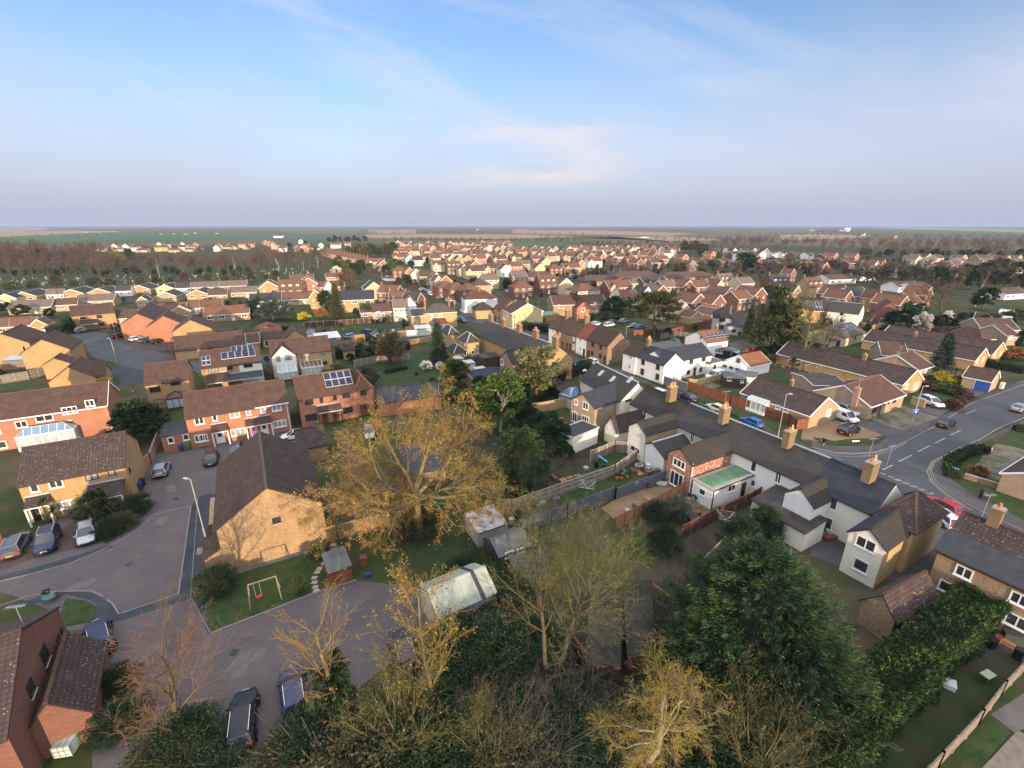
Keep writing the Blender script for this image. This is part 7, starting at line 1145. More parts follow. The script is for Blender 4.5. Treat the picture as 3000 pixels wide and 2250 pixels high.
# ---------------------------------------------------------------- person walking on the footway
def person():
    import bmesh
    p = G('i', 42, 1578); r = thing('person', 'person in dark coat and shorts walking on the footway by the gravel', 'person', (p.x, p.y, 0), R(200))
    SK = mat('skin', (.50, .28, .20), .6, .05); CO = mat('black_cloth', (.018, .018, .022), .9, .2); HR = mat('dark_hair', (.04, .025, .02), .8)
    def skin(name, V, E_, rad, mats, parent, sub=2):
        me = bpy.data.meshes.new(name); me.from_pydata(V, E_, []); o = link(name, me, parent); me.materials.append(mats); o.modifiers.new('s', 'SKIN')
        for i, x in enumerate(me.skin_vertices[0].data): x.radius = (rad[i] if isinstance(rad[i], tuple) else (rad[i], rad[i]))
        me.skin_vertices[0].data[0].use_root = True; m_ = o.modifiers.new('u', 'SUBSURF'); m_.levels = m_.render_levels = sub; return o
    V = [(0, 0, .95), (0, 0, 1.15), (.02, 0, 1.38), (.03, 0, 1.5), (.05, 0, 1.58), (.06, 0, 1.68), (0, .1, .9), (.18, .1, .5), (.1, .1, .1), (.2, .1, .05), (0, -.1, .9), (-.12, -.1, .5), (-.42, -.1, .18), (-.34, -.1, .08),
         (.02, .2, 1.42), (-.1, .26, 1.15), (.05, .27, .93), (.02, -.2, 1.42), (.1, -.26, 1.15), (.3, -.24, 1.0)]
    E_ = [(0, 1), (1, 2), (2, 3), (3, 4), (4, 5), (0, 6), (6, 7), (7, 8), (8, 9), (0, 10), (10, 11), (11, 12), (12, 13), (2, 14), (14, 15), (15, 16), (2, 17), (17, 18), (18, 19)]
    rad = [(.13, .16), (.12, .16), (.12, .19), .06, .06, (.095, .08), .09, .06, .04, .04, .09, .06, .04, .04, .06, .045, .032, .06, .045, .032]
    body = skin('body', V, E_, rad, SK, r)
    coat = skin('coat', [(0, 0, .82), (0, 0, 1.12), (.02, 0, 1.4), (.02, .2, 1.42), (-.1, .26, 1.15), (.03, .27, .98), (.02, -.2, 1.42), (.1, -.26, 1.15), (.26, -.245, 1.03)], [(0, 1), (1, 2), (2, 3), (3, 4), (4, 5), (2, 6), (6, 7), (7, 8)], [(.17, .2), (.15, .19), (.15, .22), .08, .065, .055, .08, .065, .055], CO, r)
    sh = skin('shorts', [(0, 0, .88), (.0, .1, .84), (.12, .1, .62), (.0, -.1, .84), (-.08, -.1, .62)], [(0, 1), (1, 2), (0, 3), (3, 4)], [(.16, .19), .11, .1, .11, .1], CO, r, 1)
    for (x, y, z) in ((.13, .1, .05), (-.38, -.1, .11)): m_ = MB(); m_.hexa([(x-.1, y-.05, z-.05), (x+.18, y-.05, z-.05), (x+.18, y+.05, z-.05), (x-.1, y+.05, z-.05)], [(x-.08, y-.04, z+.06), (x+.1, y-.04, z+.04), (x+.1, y+.04, z+.04), (x-.08, y+.04, z+.06)], CO); m_.build('shoe', r)
    hr = skin('hair', [(.03, 0, 1.7), (.06, 0, 1.755)], [(0, 1)], [(.1, .085), (.07, .06)], HR, r)
    for hand, (x, y, z, s_) in enumerate(((.05, .27, .9, 1), (.34, -.24, .98, -1))):
        f = [(0, (0, 0, 0))]; V = [(x, y, z)]; E_ = []; rd = [.026]
        for k in range(5):
            a = (k-2)*.018; L_ = (.05, .075, .08, .075, .06)[k] if k else .05; dx = .04 if k == 0 else 0
            i = len(V); V += [(x+a+dx*.5, y, z-.04), (x+a+dx, y-s_*.012, z-.04-L_*.6), (x+a+dx, y-s_*.03, z-.04-L_)]; E_ += [(0, i), (i, i+1), (i+1, i+2)]; rd += [.012, .009, .007]
        skin('hand', V, E_, rd, SK, r, 1)
    for y in (-.032, .032): m_ = MB(); m_.box(.14, y-.008, 1.665, .15, y+.008, 1.68, BLACK); m_.build('eye', r)
    m_ = MB(); m_.hexa([(.13, -.015, 1.63), (.17, -.012, 1.63), (.17, .012, 1.63), (.13, .015, 1.63)], [(.13, -.006, 1.68), (.14, -.005, 1.68), (.14, .005, 1.68), (.13, .006, 1.68)], SK); m_.build('nose', r); m_ = MB(); m_.box(.135, -.025, 1.60, .145, .025, 1.608, mat('lips', (.3, .1, .09), .6)); m_.build('mouth', r)
    for y in (-1, 1): m_ = MB(); m_.box(.04, y*.082-.01, 1.64, .07, y*.082+.01, 1.69, SK); m_.build('ear', r)
person()
# ---------------------------------------------------------------- estates farther off: one of each kind, then copies
class _P:                                               # archetypes are built by their front wall ends
    pass
V3 = Vector
ARC = {}
def arche(k):
    if k in ARC: return ARC[k]
    at = lambda L: (V3((0, 0, 0)), V3((L, 0, 0)))
    n = 'house'
    if k == 'p': h = H('x', None, 5.0, 8, 7.8, 'p', B_GOLD, R_BROWN, None, n, at=at(9), trim=PVC); h.auto('F', 'w', every=3); h.chimney(.6, 4, 8.8, .6, .6, 1)
    elif k == 'x': h = H('x', None, 5.0, 9.5, 8.1, 'x', B_GOLD, R_BROWN, None, n, at=at(7.4), trim=PVC); h.auto('F', 'w', every=3.2, door=False, w=1.1); h.auto('L', 'w', every=4)
    elif k == 'h': h = H('x', None, 5.0, 8, 7.6, 'h', B_RED, R_BROWN, None, n, at=at(10)); h.auto('F', 'w', every=2.6)
    elif k == 's': h = H('x', None, 5.0, 8.6, 8.0, 'p', B_RED, R_BROWN, None, 'semi_detached_house', at=at(13), trim=PVC); h.cross(.6, 4.4, .8, 4.8, 7.0, B_RED, R_BROWN, w2=YELLOW); h.auto('F', 'w', every=2.6); h.put('X', 'w', 2.5, 3.2, 1.2, 1.2, 2); h.put('X', 'w', 2.5, 1.0, 1.5, 1.3, 2)
    elif k == 'b': h = H('x', None, 2.6, 9, 4.9, 'p', B_BUFF, R_GREY, None, 'bungalow', at=at(13), trim=PVC); h.auto('F', 'w', every=3, w=1.5)
    elif k == 'c': h = H('x', None, 2.6, 12, 4.6, 'x', B_GOLD, R_SLATE, None, 'bungalow', at=at(9), trim=PVC); h.auto('F', 'w', every=3.4, door=False, w=1.6)
    elif k == 'd':
        h = H('x', None, 5.2, 7.5, 9.2, 'p', B_RED, R_BROWN, None, 'town_house', at=at(10)); h.auto('F', 'w', every=3.2)
        for u in (2, 5, 8):
            m = MB(); m.box(u-.6, 1.0, 5.6, u+.6, 2.6, 7.2, PVC); m.hexa([(u-.75, .85, 7.2), (u+.75, .85, 7.2), (u+.75, 3.2, 7.2), (u-.75, 3.2, 7.2)], [(u-.05, .85, 7.9), (u+.05, .85, 7.9), (u+.05, 3.2, 7.9), (u-.05, 3.2, 7.9)], R_BROWN); d = m.build('dormer', h.root)
            mf, mp = win_mesh(.9, 1.1, 'w', 2); f = link('window', mf, d, (u, .98, 5.9)); link('pane', mp, f)
        h.chimney(.5, 3.75, 10.3, .6, .6, 1)
    elif k == 't': h = H('x', None, 5.0, 8, 7.8, 'p', B_BUFF, R_RUST, None, 'terraced_house', at=at(6), verge=0); h.auto('F', 'w', every=3); h.chimney(.1, 4, 9, .6, .9, 2)
    elif k == 'l': h = H('x', None, 3.0, 12, 5.6, 'h', B_BUFF, R_DARK, None, 'long_hall', at=at(34)); h.auto('F', 'w', every=4, w=1.6)
    elif k == 'r': h = H('x', None, 4.8, 8, 6.6, 'p', B_RED, R_DARK, None, 'terraced_house', at=at(6), verge=0, trim=PVC); h.put('F', 'w', 3, 3.1, 3.6, 1.3, 3); h.put('F', 'w', 2, 1.0, 2, 1.3, 2); h.put('F', 'W', 4.6, .05, .9, 2)
    ARC[k] = [h, False]; return ARC[k]
WC = dict(g=B_GOLD, o=B_ORANGE, r=B_RED, b=B_BUFF, c=B_OCHRE, n=B_BROWN, w=WHITE, y=YELLOW, i=BEIGE, m=CREAM, p=B_PINK, q=GREYREND)
RC = dict(b=tiles('estate_brown', (0.155, 0.078, 0.052), 0.1, 0.3), d=tiles('estate_dark', (0.10, 0.06, 0.048), 0.06, 0.3), r=tiles('estate_rust', (0.19, 0.085, 0.052), 0.06, 0.3), e=R_RED, s=R_SLATE, g=tiles('estate_grey', (0.16, 0.125, 0.105), 0.05, 0.3), p=R_PINK, o=R_ORANGE, l=R_BLUE)  # estate tiles lighter and warmer, low sunlight put into their colour
WN = dict(g='golden brick', o='orange brick', r='red brick', b='buff brick', c='ochre brick', n='brown brick', w='white rendered', y='yellow rendered', i='beige rendered', m='cream rendered', p='pinkish brick', q='grey rendered')
RN = dict(b='brown', d='dark', r='rust red', e='bright red', s='slate grey', g='pale grey', p='pinkish', o='orange', l='blue slate')
KN = dict(p='house', x='gabled house', h='hipped villa', s='semi-detached pair', b='long bungalow', c='gabled bungalow', d='dormer house', t='terraced house', l='low hall', r='terrace block')
BASEW = dict(p=B_GOLD, x=B_GOLD, h=B_RED, s=B_RED, b=B_BUFF, c=B_GOLD, d=B_RED, t=B_BUFF, l=B_BUFF, r=B_RED); BASER = dict(p=R_BROWN, x=R_BROWN, h=R_BROWN, s=R_BROWN, b=R_GREY, c=R_SLATE, d=R_BROWN, t=R_RUST, l=R_DARK, r=R_DARK)
CATN = dict(b='bungalow', c='bungalow', t='terraced house', l='hall', r='terraced house')
NFAR = [0]; FARPOS = []
ORD = ['first', 'second', 'third', 'fourth', 'fifth', 'sixth', 'seventh', 'eighth', 'ninth', 'tenth', 'eleventh', 'twelfth', 'thirteenth', 'fourteenth', 'fifteenth', 'sixteenth', 'seventeenth', 'eighteenth', 'nineteenth', 'twentieth', 'twenty-first', 'twenty-second', 'twenty-third', 'twenty-fourth', 'twenty-fifth', 'twenty-sixth']
def far(k, p, az, wc, rc, label, group=None, sc=1.0, sx=1.0):
    A = arche(k); h = A[0]
    if not A[1]: o = h.root; A[1] = True
    else:
        o = copy_tree(h.root)
        for x in o.children_recursive:
            for s_ in x.material_slots: s_.link = 'DATA'
    t = Vector((math.cos(R(az+90)), math.sin(R(az+90)))); L = h.L*sc*sx; o.location = (p.x-t.x*L/2, p.y-t.y*L/2, 0); o.rotation_euler = (0, 0, math.atan2(t.y, t.x)); o.scale = (sc*sx, sc, 1)
    recolour(o, {BASEW[k]: WC[wc], BASER[k]: RC[rc], YELLOW: WC[wc] if wc not in 'ro' else YELLOW}); tag(o, label, CATN.get(k, 'house'), group)
    if 'group' in o.keys() and not group: del o['group']
    FARPOS.append((p.x, p.y)); return o
USED = {}
def F(t, spec, where):
    """x,y,kind,wall roof colours,bearing[,scale[,stretch]]: x,y is the middle of the front eave"""
    cnt = {}
    for w in spec.split():
        q = w.split(','); k = q[2]; z = arche(k)[0].ze; p = G(t, float(q[0]), float(q[1]), z); az = float(q[4]) if len(q) > 4 else -61; sc = float(q[5]) if len(q) > 5 else 1; sx = float(q[6]) if len(q) > 6 else 1
        base = f'{WN[q[3][0]].split()[0]} {KN[k]}, {RN[q[3][1]]} roof, {where}'; n = USED.get(base, 0); USED[base] = n+1
        lb = base if n == 0 else f'{ORD[min(n, 25)]} {base}'
        far(k, p, az, q[3][0], q[3][1], lb, None, sc, sx)
F('a', "205,672,c,gs,-75,1 620,648,c,gs,-75 855,640,c,gs,-75 1205,612,c,gs,-75 1425,606,c,ys,-75,.9 1705,655,c,gs,-75 1430,672,c,bs,-75,.9 50,690,c,yl,-75,.8", 'in the bungalow row by the cemetery')
F('a', "250,768,b,bg,-68 815,712,b,bg,-68 1765,592,b,gg,-70 2010,582,b,og,-70 2100,638,b,bg,-70,.9 560,745,b,bd,-68,.6 1060,625,b,ws,-70,.5 1580,600,b,ws,-70,.5 470,655,b,wg,-70,.5 1230,715,c,bs,-70,.5 1880,660,b,bd,-70,.6", 'in the second bungalow row')
F('a', "1430,800,b,gb,-64 1560,800,c,gb,-64,.7 1790,765,b,gb,-64,.8 1960,825,b,pr,-64,1.1 60,935,b,gb,-61,.8 200,925,b,gb,-61,.5 330,925,c,gb,-61,.5 1000,865,b,gd,-64,.9 1640,775,b,wb,-64,.5", 'behind the stepped terrace')
F('a', "985,238,x,mb,-75 1082,238,x,mb,-75 1180,235,p,bd,-80,1 1372,222,x,mg,-70,.8 1450,225,p,qs,-70 1575,222,x,mb,-70,.8 1690,228,x,or,-65 1925,228,p,cb,-78,1.3,1.3 2085,225,p,cb,-78 1020,268,b,bg,-80 1220,275,b,id,-80 860,270,b,ig,-80,.8 1500,275,b,gb,-80 1630,270,b,bb,-80,.8 2170,222,p,ob,-78", 'beyond the woodland')
F('a', "735,117,b,ig,-90,1.2 855,116,b,bs,-90,.8 990,112,b,is,-90,.9 1385,130,b,bs,-90,.8 1490,130,b,is,-90,.8 1685,125,c,is,-80,1.0 1600,133,b,bd,-90,1.1 1870,128,c,bs,-80", 'far out on the plain')
F('b', "85,205,x,or,-50 115,212,x,or,-50 145,218,x,or,-50 190,152,p,wg,-80,1.6,1.6 385,195,x,wr,-75 430,235,p,cr,-75 560,230,x,mr,-70 685,228,p,mg,-80,1.3,1.2 790,220,p,cg,-80 375,242,b,wg,-75", 'along the road out of the village')
for i in range(17): k_ = i/16; p_ = G('b', 575, 285, 5).lerp(G('b', 955, 372, 5), k_); far('t', p_, -118+4*k_ if False else -120, 'b', 'r', f'{ORD[i]} house from the far end of the long straight buff brick terrace', None)
F('b', "1035,378,s,ir,-80 1100,400,x,og,-65,1.1 1245,450,h,rb,-70 1330,470,x,ob,-75,.8 1385,480,x,mb,-75,.9 1480,500,p,bd,-72 1560,515,x,ib,-70,.8 1580,545,x,ib,-60,.7 1640,545,x,ob,-60 1600,400,s,ib,-70 1710,420,d,rb,-72 1800,440,x,yb,-72 1895,455,s,yd,-72 1760,355,x,gd,-65 1830,350,x,gg,-65 1950,330,p,yg,-72 1900,400,x,ob,-72 2050,430,s,rd,-70 2160,440,x,mb,-70 2030,530,p,ig,-75 2140,400,p,wb,-72 1245,335,s,rb,-72 1330,345,x,wd,-70 1400,360,p,qs,-72 1480,330,p,gd,-72", 'in the middle estate')
F('b', "1660,595,h,rb,-60 1755,610,h,rb,-60 1860,620,h,rb,-60 1960,575,h,bd,-65,.9 240,590,b,gb,-66,1.2 115,600,x,gb,-66,1.2 300,610,d,rb,-66 455,565,x,ob,-66,1.1 620,590,b,gb,-66,1.3 630,600,x,wb,-66,.6 400,520,b,gb,-66 700,505,b,gb,-66", 'beside the far high street')
F('b', "850,700,p,cl,-76,1.2,1.4 1020,610,x,ys,-66,1.1 1130,640,p,rb,-100 1240,700,p,rb,-76,.9 1320,710,p,rs,-110,.8 1060,805,b,bd,-70,1 1250,770,p,qg,-76,.6 100,705,b,cs,-70,1.1 380,695,b,cb,-70,1.1 520,680,x,gb,-70,.7 130,680,c,gb,-70,.8 1330,755,x,wb,-76,.6", 'behind the ochre house gardens')
F('c', "110,395,p,gg,-72 20,415,s,ob,-72 245,430,x,yb,-70 220,350,p,pb,-72 295,375,x,yd,-72 385,430,h,rb,-70 525,425,s,cb,-70 600,395,x,gb,-70 720,370,s,mb,-72 890,355,x,ob,-66 1035,375,d,rb,-72 1110,385,x,rb,-60,1.1 1180,360,s,rb,-70 940,330,p,qd,-72 1250,380,p,bd,-72 70,500,p,pg,-72,1 320,565,d,rb,-72 470,570,x,yb,-72 100,595,h,rb,-70,1 665,620,h,ib,-60,1.1,1.2 790,330,x,ob,-60 560,320,h,bb,-72 480,300,x,rb,-60", 'in the brick estate by the school')
F('c', "940,595,s,rb,-72,1 1095,555,h,ig,-72 1250,560,s,rs,-70,1.1 1030,690,p,ib,-64,1 1170,655,x,ws,-64,.8 1300,640,x,rg,-64,1.1 1370,590,p,rg,-64 1530,590,x,rb,-60,1.1,1.1 1660,590,p,rb,-64,1.2 1870,545,d,cg,-68 2040,560,p,ig,-68 1450,775,x,ib,-64,1.2 1330,720,p,nb,-64 1620,720,x,rb,-62,1.1 1790,730,x,rb,-62,1 1880,660,x,rb,-62,1.1 2020,690,p,rb,-62 2150,660,x,rb,-62,1.1 1780,830,c,gb,-64,.7 1600,850,c,gb,-64,.7 1800,590,x,ib,-64,.8 1750,800,b,rp,-64,.6", 'in the tall red brick estate')
F('c', "1100,500,l,nd,-70 1540,505,l,nd,-72,1,1.2 760,540,l,nd,-70,1,.6 250,500,l,nd,-70,.9,.6 1060,560,l,bd,-70,.8,.5", 'at the low school')
F('c', "1310,350,p,nb,-72,1,1.3 1500,340,x,or,-64,1.1 1560,400,x,ob,-64 1640,370,x,gb,-64 1740,310,x,or,-60 1850,370,r,rd,-72,1,1.6 2150,370,x,rb,-64 1350,300,p,mb,-72 1380,290,x,mb,-64 1240,310,p,rb,-72 1990,330,r,ws,-72,1,1.5 2130,340,x,rd,-64", 'beyond the school')
F('d', "120,560,d,rs,-72,1.1 430,590,d,cb,-70,1.1 820,665,p,cs,-64,1.2,1.2 960,690,x,gb,-64,.6 640,655,x,rr,-62,.9 700,690,x,rb,-62,.9 250,640,x,bs,-62,.8 590,640,p,rd,-62,.8 1180,740,x,rr,-62,1 1290,730,p,rb,-64 1390,660,x,rr,-62,.9 1300,790,c,rb,-62,.9 220,480,x,rb,-62,.7", 'beyond the big mixed trees')
F('d', "130,372,r,rd,-72,1,2 330,375,r,bd,-72,1,2 490,360,r,rd,-72,1,1.6 60,300,r,wd,-72,1,1.3 150,302,r,ws,-72,1,1.3 250,305,r,rd,-72,1,1.3 370,312,r,wd,-72,1,1.5 510,320,r,rd,-72,1,1.6 640,370,r,rd,-72 740,385,r,rd,-72,1,1.6 830,385,r,wd,-72 500,420,x,ob,-66,1.1 590,325,x,or,-62 650,525,b,wd,-74,1.3,1.2 940,405,x,wr,-66 1000,395,x,ow,-66".replace('ow', 'or') + " 1090,450,r,pd,-70,1,2 880,500,b,wd,-74,1.2 1300,355,x,ig,-66,1.1 1420,370,p,ig,-70 1570,400,p,cb,-70 1720,445,p,cd,-70,1.1 1640,480,x,ib,-66,.6 2040,450,p,cb,-72,1.2 1850,400,x,og,-66,1.1 1930,380,p,cg,-70 2170,450,x,wd,-66,1.2 1460,440,p,ig,-70 1230,590,b,wd,-72,1,1.3 2150,650,b,wd,-74,1,1.2 2090,390,p,rg,-70 1700,370,p,ig,-70 1650,400,b,wb,-72,.8 2200,380,p,nb,-70 770,330,x,or,-62 1340,600,b,wd,-72", 'at the woodland edge')
F('d', "1105,155,x,or,-70,1.4 835,135,x,mb,-70 690,104,p,wb,-80,2,1 640,104,l,wb,-80,1,1 380,100,l,mg,-80,1", 'far out across the fields')
F('b', "790,60,l,wg,-90,1.2,4 1915,92,p,wg,-80,1.6 1560,66,l,wg,-90,1,2 500,62,l,wg,-90,1,2 1105,76,p,wg,-90,1.6", 'pale farm on the horizon')
F('c', "80,92,l,or,-90,1,3 1150,158,b,wd,-80,1.6", 'alone in the fields')
# distant rows of the estates
rgf = random.Random(11)
def rows(t, lines, where, kinds, walls, roofs, az):
    for ri, (x0, y0, x1, y1, n) in enumerate(lines):
        for i in range(n):
            k_ = (i+.5)/n; x = x0+(x1-x0)*k_+rgf.uniform(-16, 16); y = y0+(y1-y0)*k_+rgf.uniform(-7, 7); k = rgf.choice(kinds); wc = rgf.choice(walls); rc = rgf.choice(roofs)
            p = G(t, x, y, arche(k)[0].ze)
            if any((p.x-a)**2+(p.y-b)**2 < 100 for a, b in FARPOS): continue
            far(k, p, az+rgf.choice((0, 0, 90, -8)), wc, rc, f'{ORD[min(i, 25)]} from the left, {ORD[ri]} row of {where}, {WN[wc].split()[0]} {KN[k]}', None, 1.0)
rows('b', [(1130, 212, 2212, 206, 26), (1150, 232, 2212, 224, 26), (1170, 256, 2212, 246, 24), (1190, 284, 2212, 272, 20), (1240, 312, 2212, 302, 16)], 'the farthest estate', 'xpxhb', 'ggboip', 'bbddr', -66)
rows('c', [(0, 262, 1480, 246, 26), (0, 288, 1500, 268, 24), (300, 312, 1280, 300, 13)], 'the field estate', 'xpxxs', 'gobrrip', 'bbdbr', -66)
rows('c', [(1780, 272, 2212, 285, 10), (1700, 300, 2212, 312, 9)], 'the bare tree estate', 'rrx', 'rwnb', 'dbs', -72); rows('d', [(1250, 335, 2212, 352, 10), (1500, 430, 2212, 420, 6)], 'the woodland estate', 'pxp', 'cigr', 'bgd', -70)
rows('a', [(1000, 255, 2212, 250, 12)], 'houses past the cemetery', 'xpb', 'cmbo', 'bdg', -75); rows('b', [(100, 240, 540, 262, 6)], 'houses past the wood', 'xpb', 'cmbo', 'bdg', -75)
rows('c', [(0, 330, 1300, 322, 14)], 'the gap estate', 'xps', 'gobri', 'bbdr', -66); rows('b', [(1500, 345, 2212, 350, 9)], 'the upper villas', 'xps', 'goriy', 'bbdr', -66)
# headstones
hm = MB(); hm.box(-.4, -.3, 0, .4, .3, .15, CONC); hm.box(-.32, -.07, .15, .32, .07, .95, mat('headstone', (.30, .28, .24), .8, .2, 2, rnd=.6)); hm.box(-.2, -.07, .95, .2, .07, 1.1, MATS['headstone'])
h0 = hm.build('headstone'); rgh = random.Random(4); n_ = 0
for (x0, x1, y0, y1, n) in ((-40, 1000, 515, 590, 85), (1000, 1500, 490, 590, 45), (1500, 2212, 455, 530, 70), (2212+40, 2212+460, 440, 490, 40)):
    for i in range(n):
        x = rgh.uniform(x0, x1); y = rgh.uniform(y0, y1); p = G('a', x, y); o = h0 if n_ == 0 else h0.copy()
        if n_: COL.objects.link(o)
        n_ += 1; o.location = p; o.rotation_euler = (0, 0, R(rgh.choice((20, 25, 30))+rgh.uniform(-4, 4))); s_ = rgh.uniform(.5, 1.0); o.scale = (s_, s_, s_); tag(o, 'small pale headstone standing in the cemetery grass before the woodland', 'headstone', 'headstones in the cemetery')
# ---------------------------------------------------------------- trees
DRK = {LF_MID: LF_DARK}
def TB(t, spec, kind, lab, **k):
    for i, w in enumerate(spec.split()):
        q = [float(v) for v in w.split(',')]; tree(kind, f'{ORD[min(i, 25)]} {lab}', t, q[0], q[1], q[2], q[3] if len(q) > 3 else 1, **k)
TB('s', "1000,1170,7.5,1.1 1145,1070,9", 'olive', 'thin young tree on the lawns beyond the lane')
STUFF = []
def wood_s(t, x0, x1, ya, yb, n, h0, h1, kinds, seed):
    rg = random.Random(seed)
    for i in range(n):
        p = G(t, x0+(x1-x0)*(i+rg.random())/n, rg.uniform(ya, yb))
        if not any((p.x-a)**2+(p.y-b)**2 < 30 for a, b in FARPOS): STUFF.append((p, rg.uniform(h0, h1), rg.choice(kinds), rg.uniform(.8, 1.2)))
def wood(t, x0, x1, ya, yb, n, h0, h1, lab, group, kinds=('bare',), sub=None, seed=1, y_x=0):
    rg = random.Random(seed)
    for i in range(n):
        x = x0+(x1-x0)*(i+rg.random())/n; y = rg.uniform(ya, yb)+y_x*(x-x0)/(x1-x0); q_ = G(t, x, y)
        if h1 < 11 and any((q_.x-a)**2+(q_.y-b)**2 < 30 for a, b in FARPOS): continue
        tree(rg.choice(kinds), lab, t, x, y, rg.uniform(h0, h1), rg.uniform(.8, 1.15), group=group, sub=sub)
wood('a', -60, 1000, 500, 520, 13, 13, 18, 'brown bare tree in the front rank of the wood behind the headstones', 'front rank of the wood', seed=2); wood('a', 1000, 2212, 480, 520, 13, 15, 19, 'pale trunked bare tree in the line along the cemetery edge', 'line of bare trees along the cemetery', ('birch', 'bare'), seed=3, y_x=-10); wood('b', 0, 620, 440, 490, 10, 15, 19, 'tall bare tree in the wood west of the long terrace', 'wood by the long terrace', ('birch', 'bare'), seed=4, y_x=-30)
wood('a', -80, 1000, 430, 480, 22, 16, 21, 'brown bare tree in the middle of the wood behind the headstones', 'middle of the wood', seed=5); wood('a', -80, 420, 400, 470, 12, 19, 25, 'tall rounded bare tree in the densest part of the wood', 'densest part of the wood', seed=60); wood('a', -80, 900, 340, 420, 24, 17, 23, 'brown bare tree deep in the dark wood', 'deep wood', seed=6); wood('a', 900, 2212, 400, 470, 24, 12, 17, 'bare tree in the belt behind the cemetery line', 'belt behind the cemetery', seed=7); wood('b', 0, 600, 340, 430, 16, 14, 19, 'bare tree in the wood behind the long terrace', 'wood behind the long terrace', seed=8)
wood_s('a', 0, 2212, 470, 500, 26, 4, 7, ('dark', 'olive', 'round'), 9); wood_s('a', 300, 2212, 255, 300, 16, 7, 11, ('bare', 'olive'), 10); wood('a', -60, 420, 260, 330, 8, 16, 21, 'big rounded bare tree at the edge of the green field', 'trees at the edge of the green field', seed=12)
tree('dark', 'flat topped dark evergreen standing in the bare wood', 'a', 385, 440, 17, .9); tree('fresh', 'large bright green tree standing in the bare wood', 'a', 1030, 450, 15, 1.1, sub={LF_FRESH: LF_YB}); tree('dark', 'dark evergreen behind the bright green tree of the wood', 'a', 1140, 400, 15, .6)
tree('plum', 'dark purple leaved tree by the cemetery edge', 'a', 1600, 560, 7); TB('a', "300,620,6,1.3 960,605,6,1.2 1230,590,6,1.1 1480,570,5,1.3 1800,550,6,1.2 1950,560,5,1.2 120,640,6,1.6 500,610,8 830,600,6.5,1.4 1360,575,6,1.1 2180,545,6,1.3 640,605,5,1.2 2030,515,6", 'olive', 'rounded garden tree between the bungalows and the cemetery'); TB('b', "180,520,6,1.2 500,510,9,.7 90,540,4", 'round', 'garden tree by the cemetery corner', sub={LF_MID: LF_OLIVE})
wood('b', 600, 960, 205, 215, 9, 11, 15, 'dark conifer in the clump beyond the long terrace', 'dark conifer clump', ('dark',), seed=20); wood('b', 800, 1210, 300, 345, 12, 11, 16, 'dense dark tree in the copse above the estate', 'copse above the estate', ('dark', 'round', 'olive'), seed=21); wood('b', 650, 1180, 430, 520, 16, 6, 11, 'garden tree between the long terrace and the high street', 'trees by the high street', ('round', 'olive', 'dark', 'bare'), seed=22)
tree('blossom', 'pale blossoming tree at the end of the long terrace', 'b', 700, 510, 8, 1.2); TB('b', "430,255,12,.7 290,260,9 520,330,11,.7 1210,410,7 1340,420,6,1.4", 'round', 'dark garden tree by the road out of the village', sub=DRK)
wood('b', 700, 900, 610, 640, 4, 12, 15, 'tall bare tree beside the slate roofed golden gable', 'bare trees by the slate roof', ('bare',), seed=23); tree('olive', 'pale green tree beside the slate roofed golden gable', 'b', 800, 590, 11, 1.1)
tree('conifer', 'tall narrow conifer in front of the ochre house with solar roof', 'b', 708, 870, 13, .95, sub={LF_CON: LF_PINE}); tree('round', 'dark yew-like tree beside the tall narrow conifer', 'b', 610, 800, 9, 1.0, sub=DRK); TB('b', "150,885,8,1.6 290,880,6.5,1.2 30,840,8,1.2", 'pinky', 'pale budding orchard tree by the old barn', name='orchard_tree', sub={LF_OLIVE: LF_BLUE}); TB('b', "100,870,7,1.1 250,860,6,1.0", 'blossom', 'white flecked blossom tree by the old barn', )
bush('golden yellow shrub by the orchard trees', 'b', 415, 880, 3, 1.2, LF_GOLD); tree('round', 'bright green garden tree behind the ochre house', 'b', 960, 860, 6, 1.0); tree('dark', 'small dark round tree behind the ochre house', 'b', 868, 865, 4, .9); tree('blossom', 'white blossoming tree in the long garden', 'b', 1060, 905, 4.5, 1.2); tree('round', 'rusty leaved bush behind the dark conifer', 'b', 565, 860, 4, 1.4, sub={LF_MID: LF_RUST})
wood('b', 1180, 1400, 560, 600, 5, 3.5, 6, 'dark shrub by the high street lawn', 'shrubs by the high street', ('plum', 'dark'), seed=24); TB('b', "2050,600,6,1.2 1880,560,4,1.5 2170,620,7 1750,700,5", 'round', 'garden tree in the middle of the estate', sub=DRK)
TB('c', "230,780,9,.9 1010,720,10,.8", 'birch', 'bare fan shaped tree beside the estate houses'); TB('c', "330,700,9,.7", 'birch', 'white stemmed birch beside the brown gables'); TB('c', "530,830,9,.9", 'olive', 'olive leaved tree beside the long brown house'); TB('c', "880,860,9,1.2 960,850,8,1.2 800,850,5", 'round', 'dark rounded tree behind the parked cars', sub=DRK)
tree('pine', 'big spreading pine in the middle gardens', 'c', 1225, 1035, 15.5, 1.35)
TB('c', "870,530,13,.5 930,530,13,.5 965,530,13,.45", 'birch', 'slim reddish poplar beside the school', sub={TWIG: TWIG}); wood('c', 1230, 1480, 430, 500, 8, 7, 12, 'pale budding tree beside the school', 'trees beside the school', ('bare', 'olive'), seed=25); wood('c', 420, 830, 470, 500, 8, 3, 6, 'small tree at the school entrance', 'small trees at the school entrance', ('round', 'olive'), sub=DRK, seed=26)
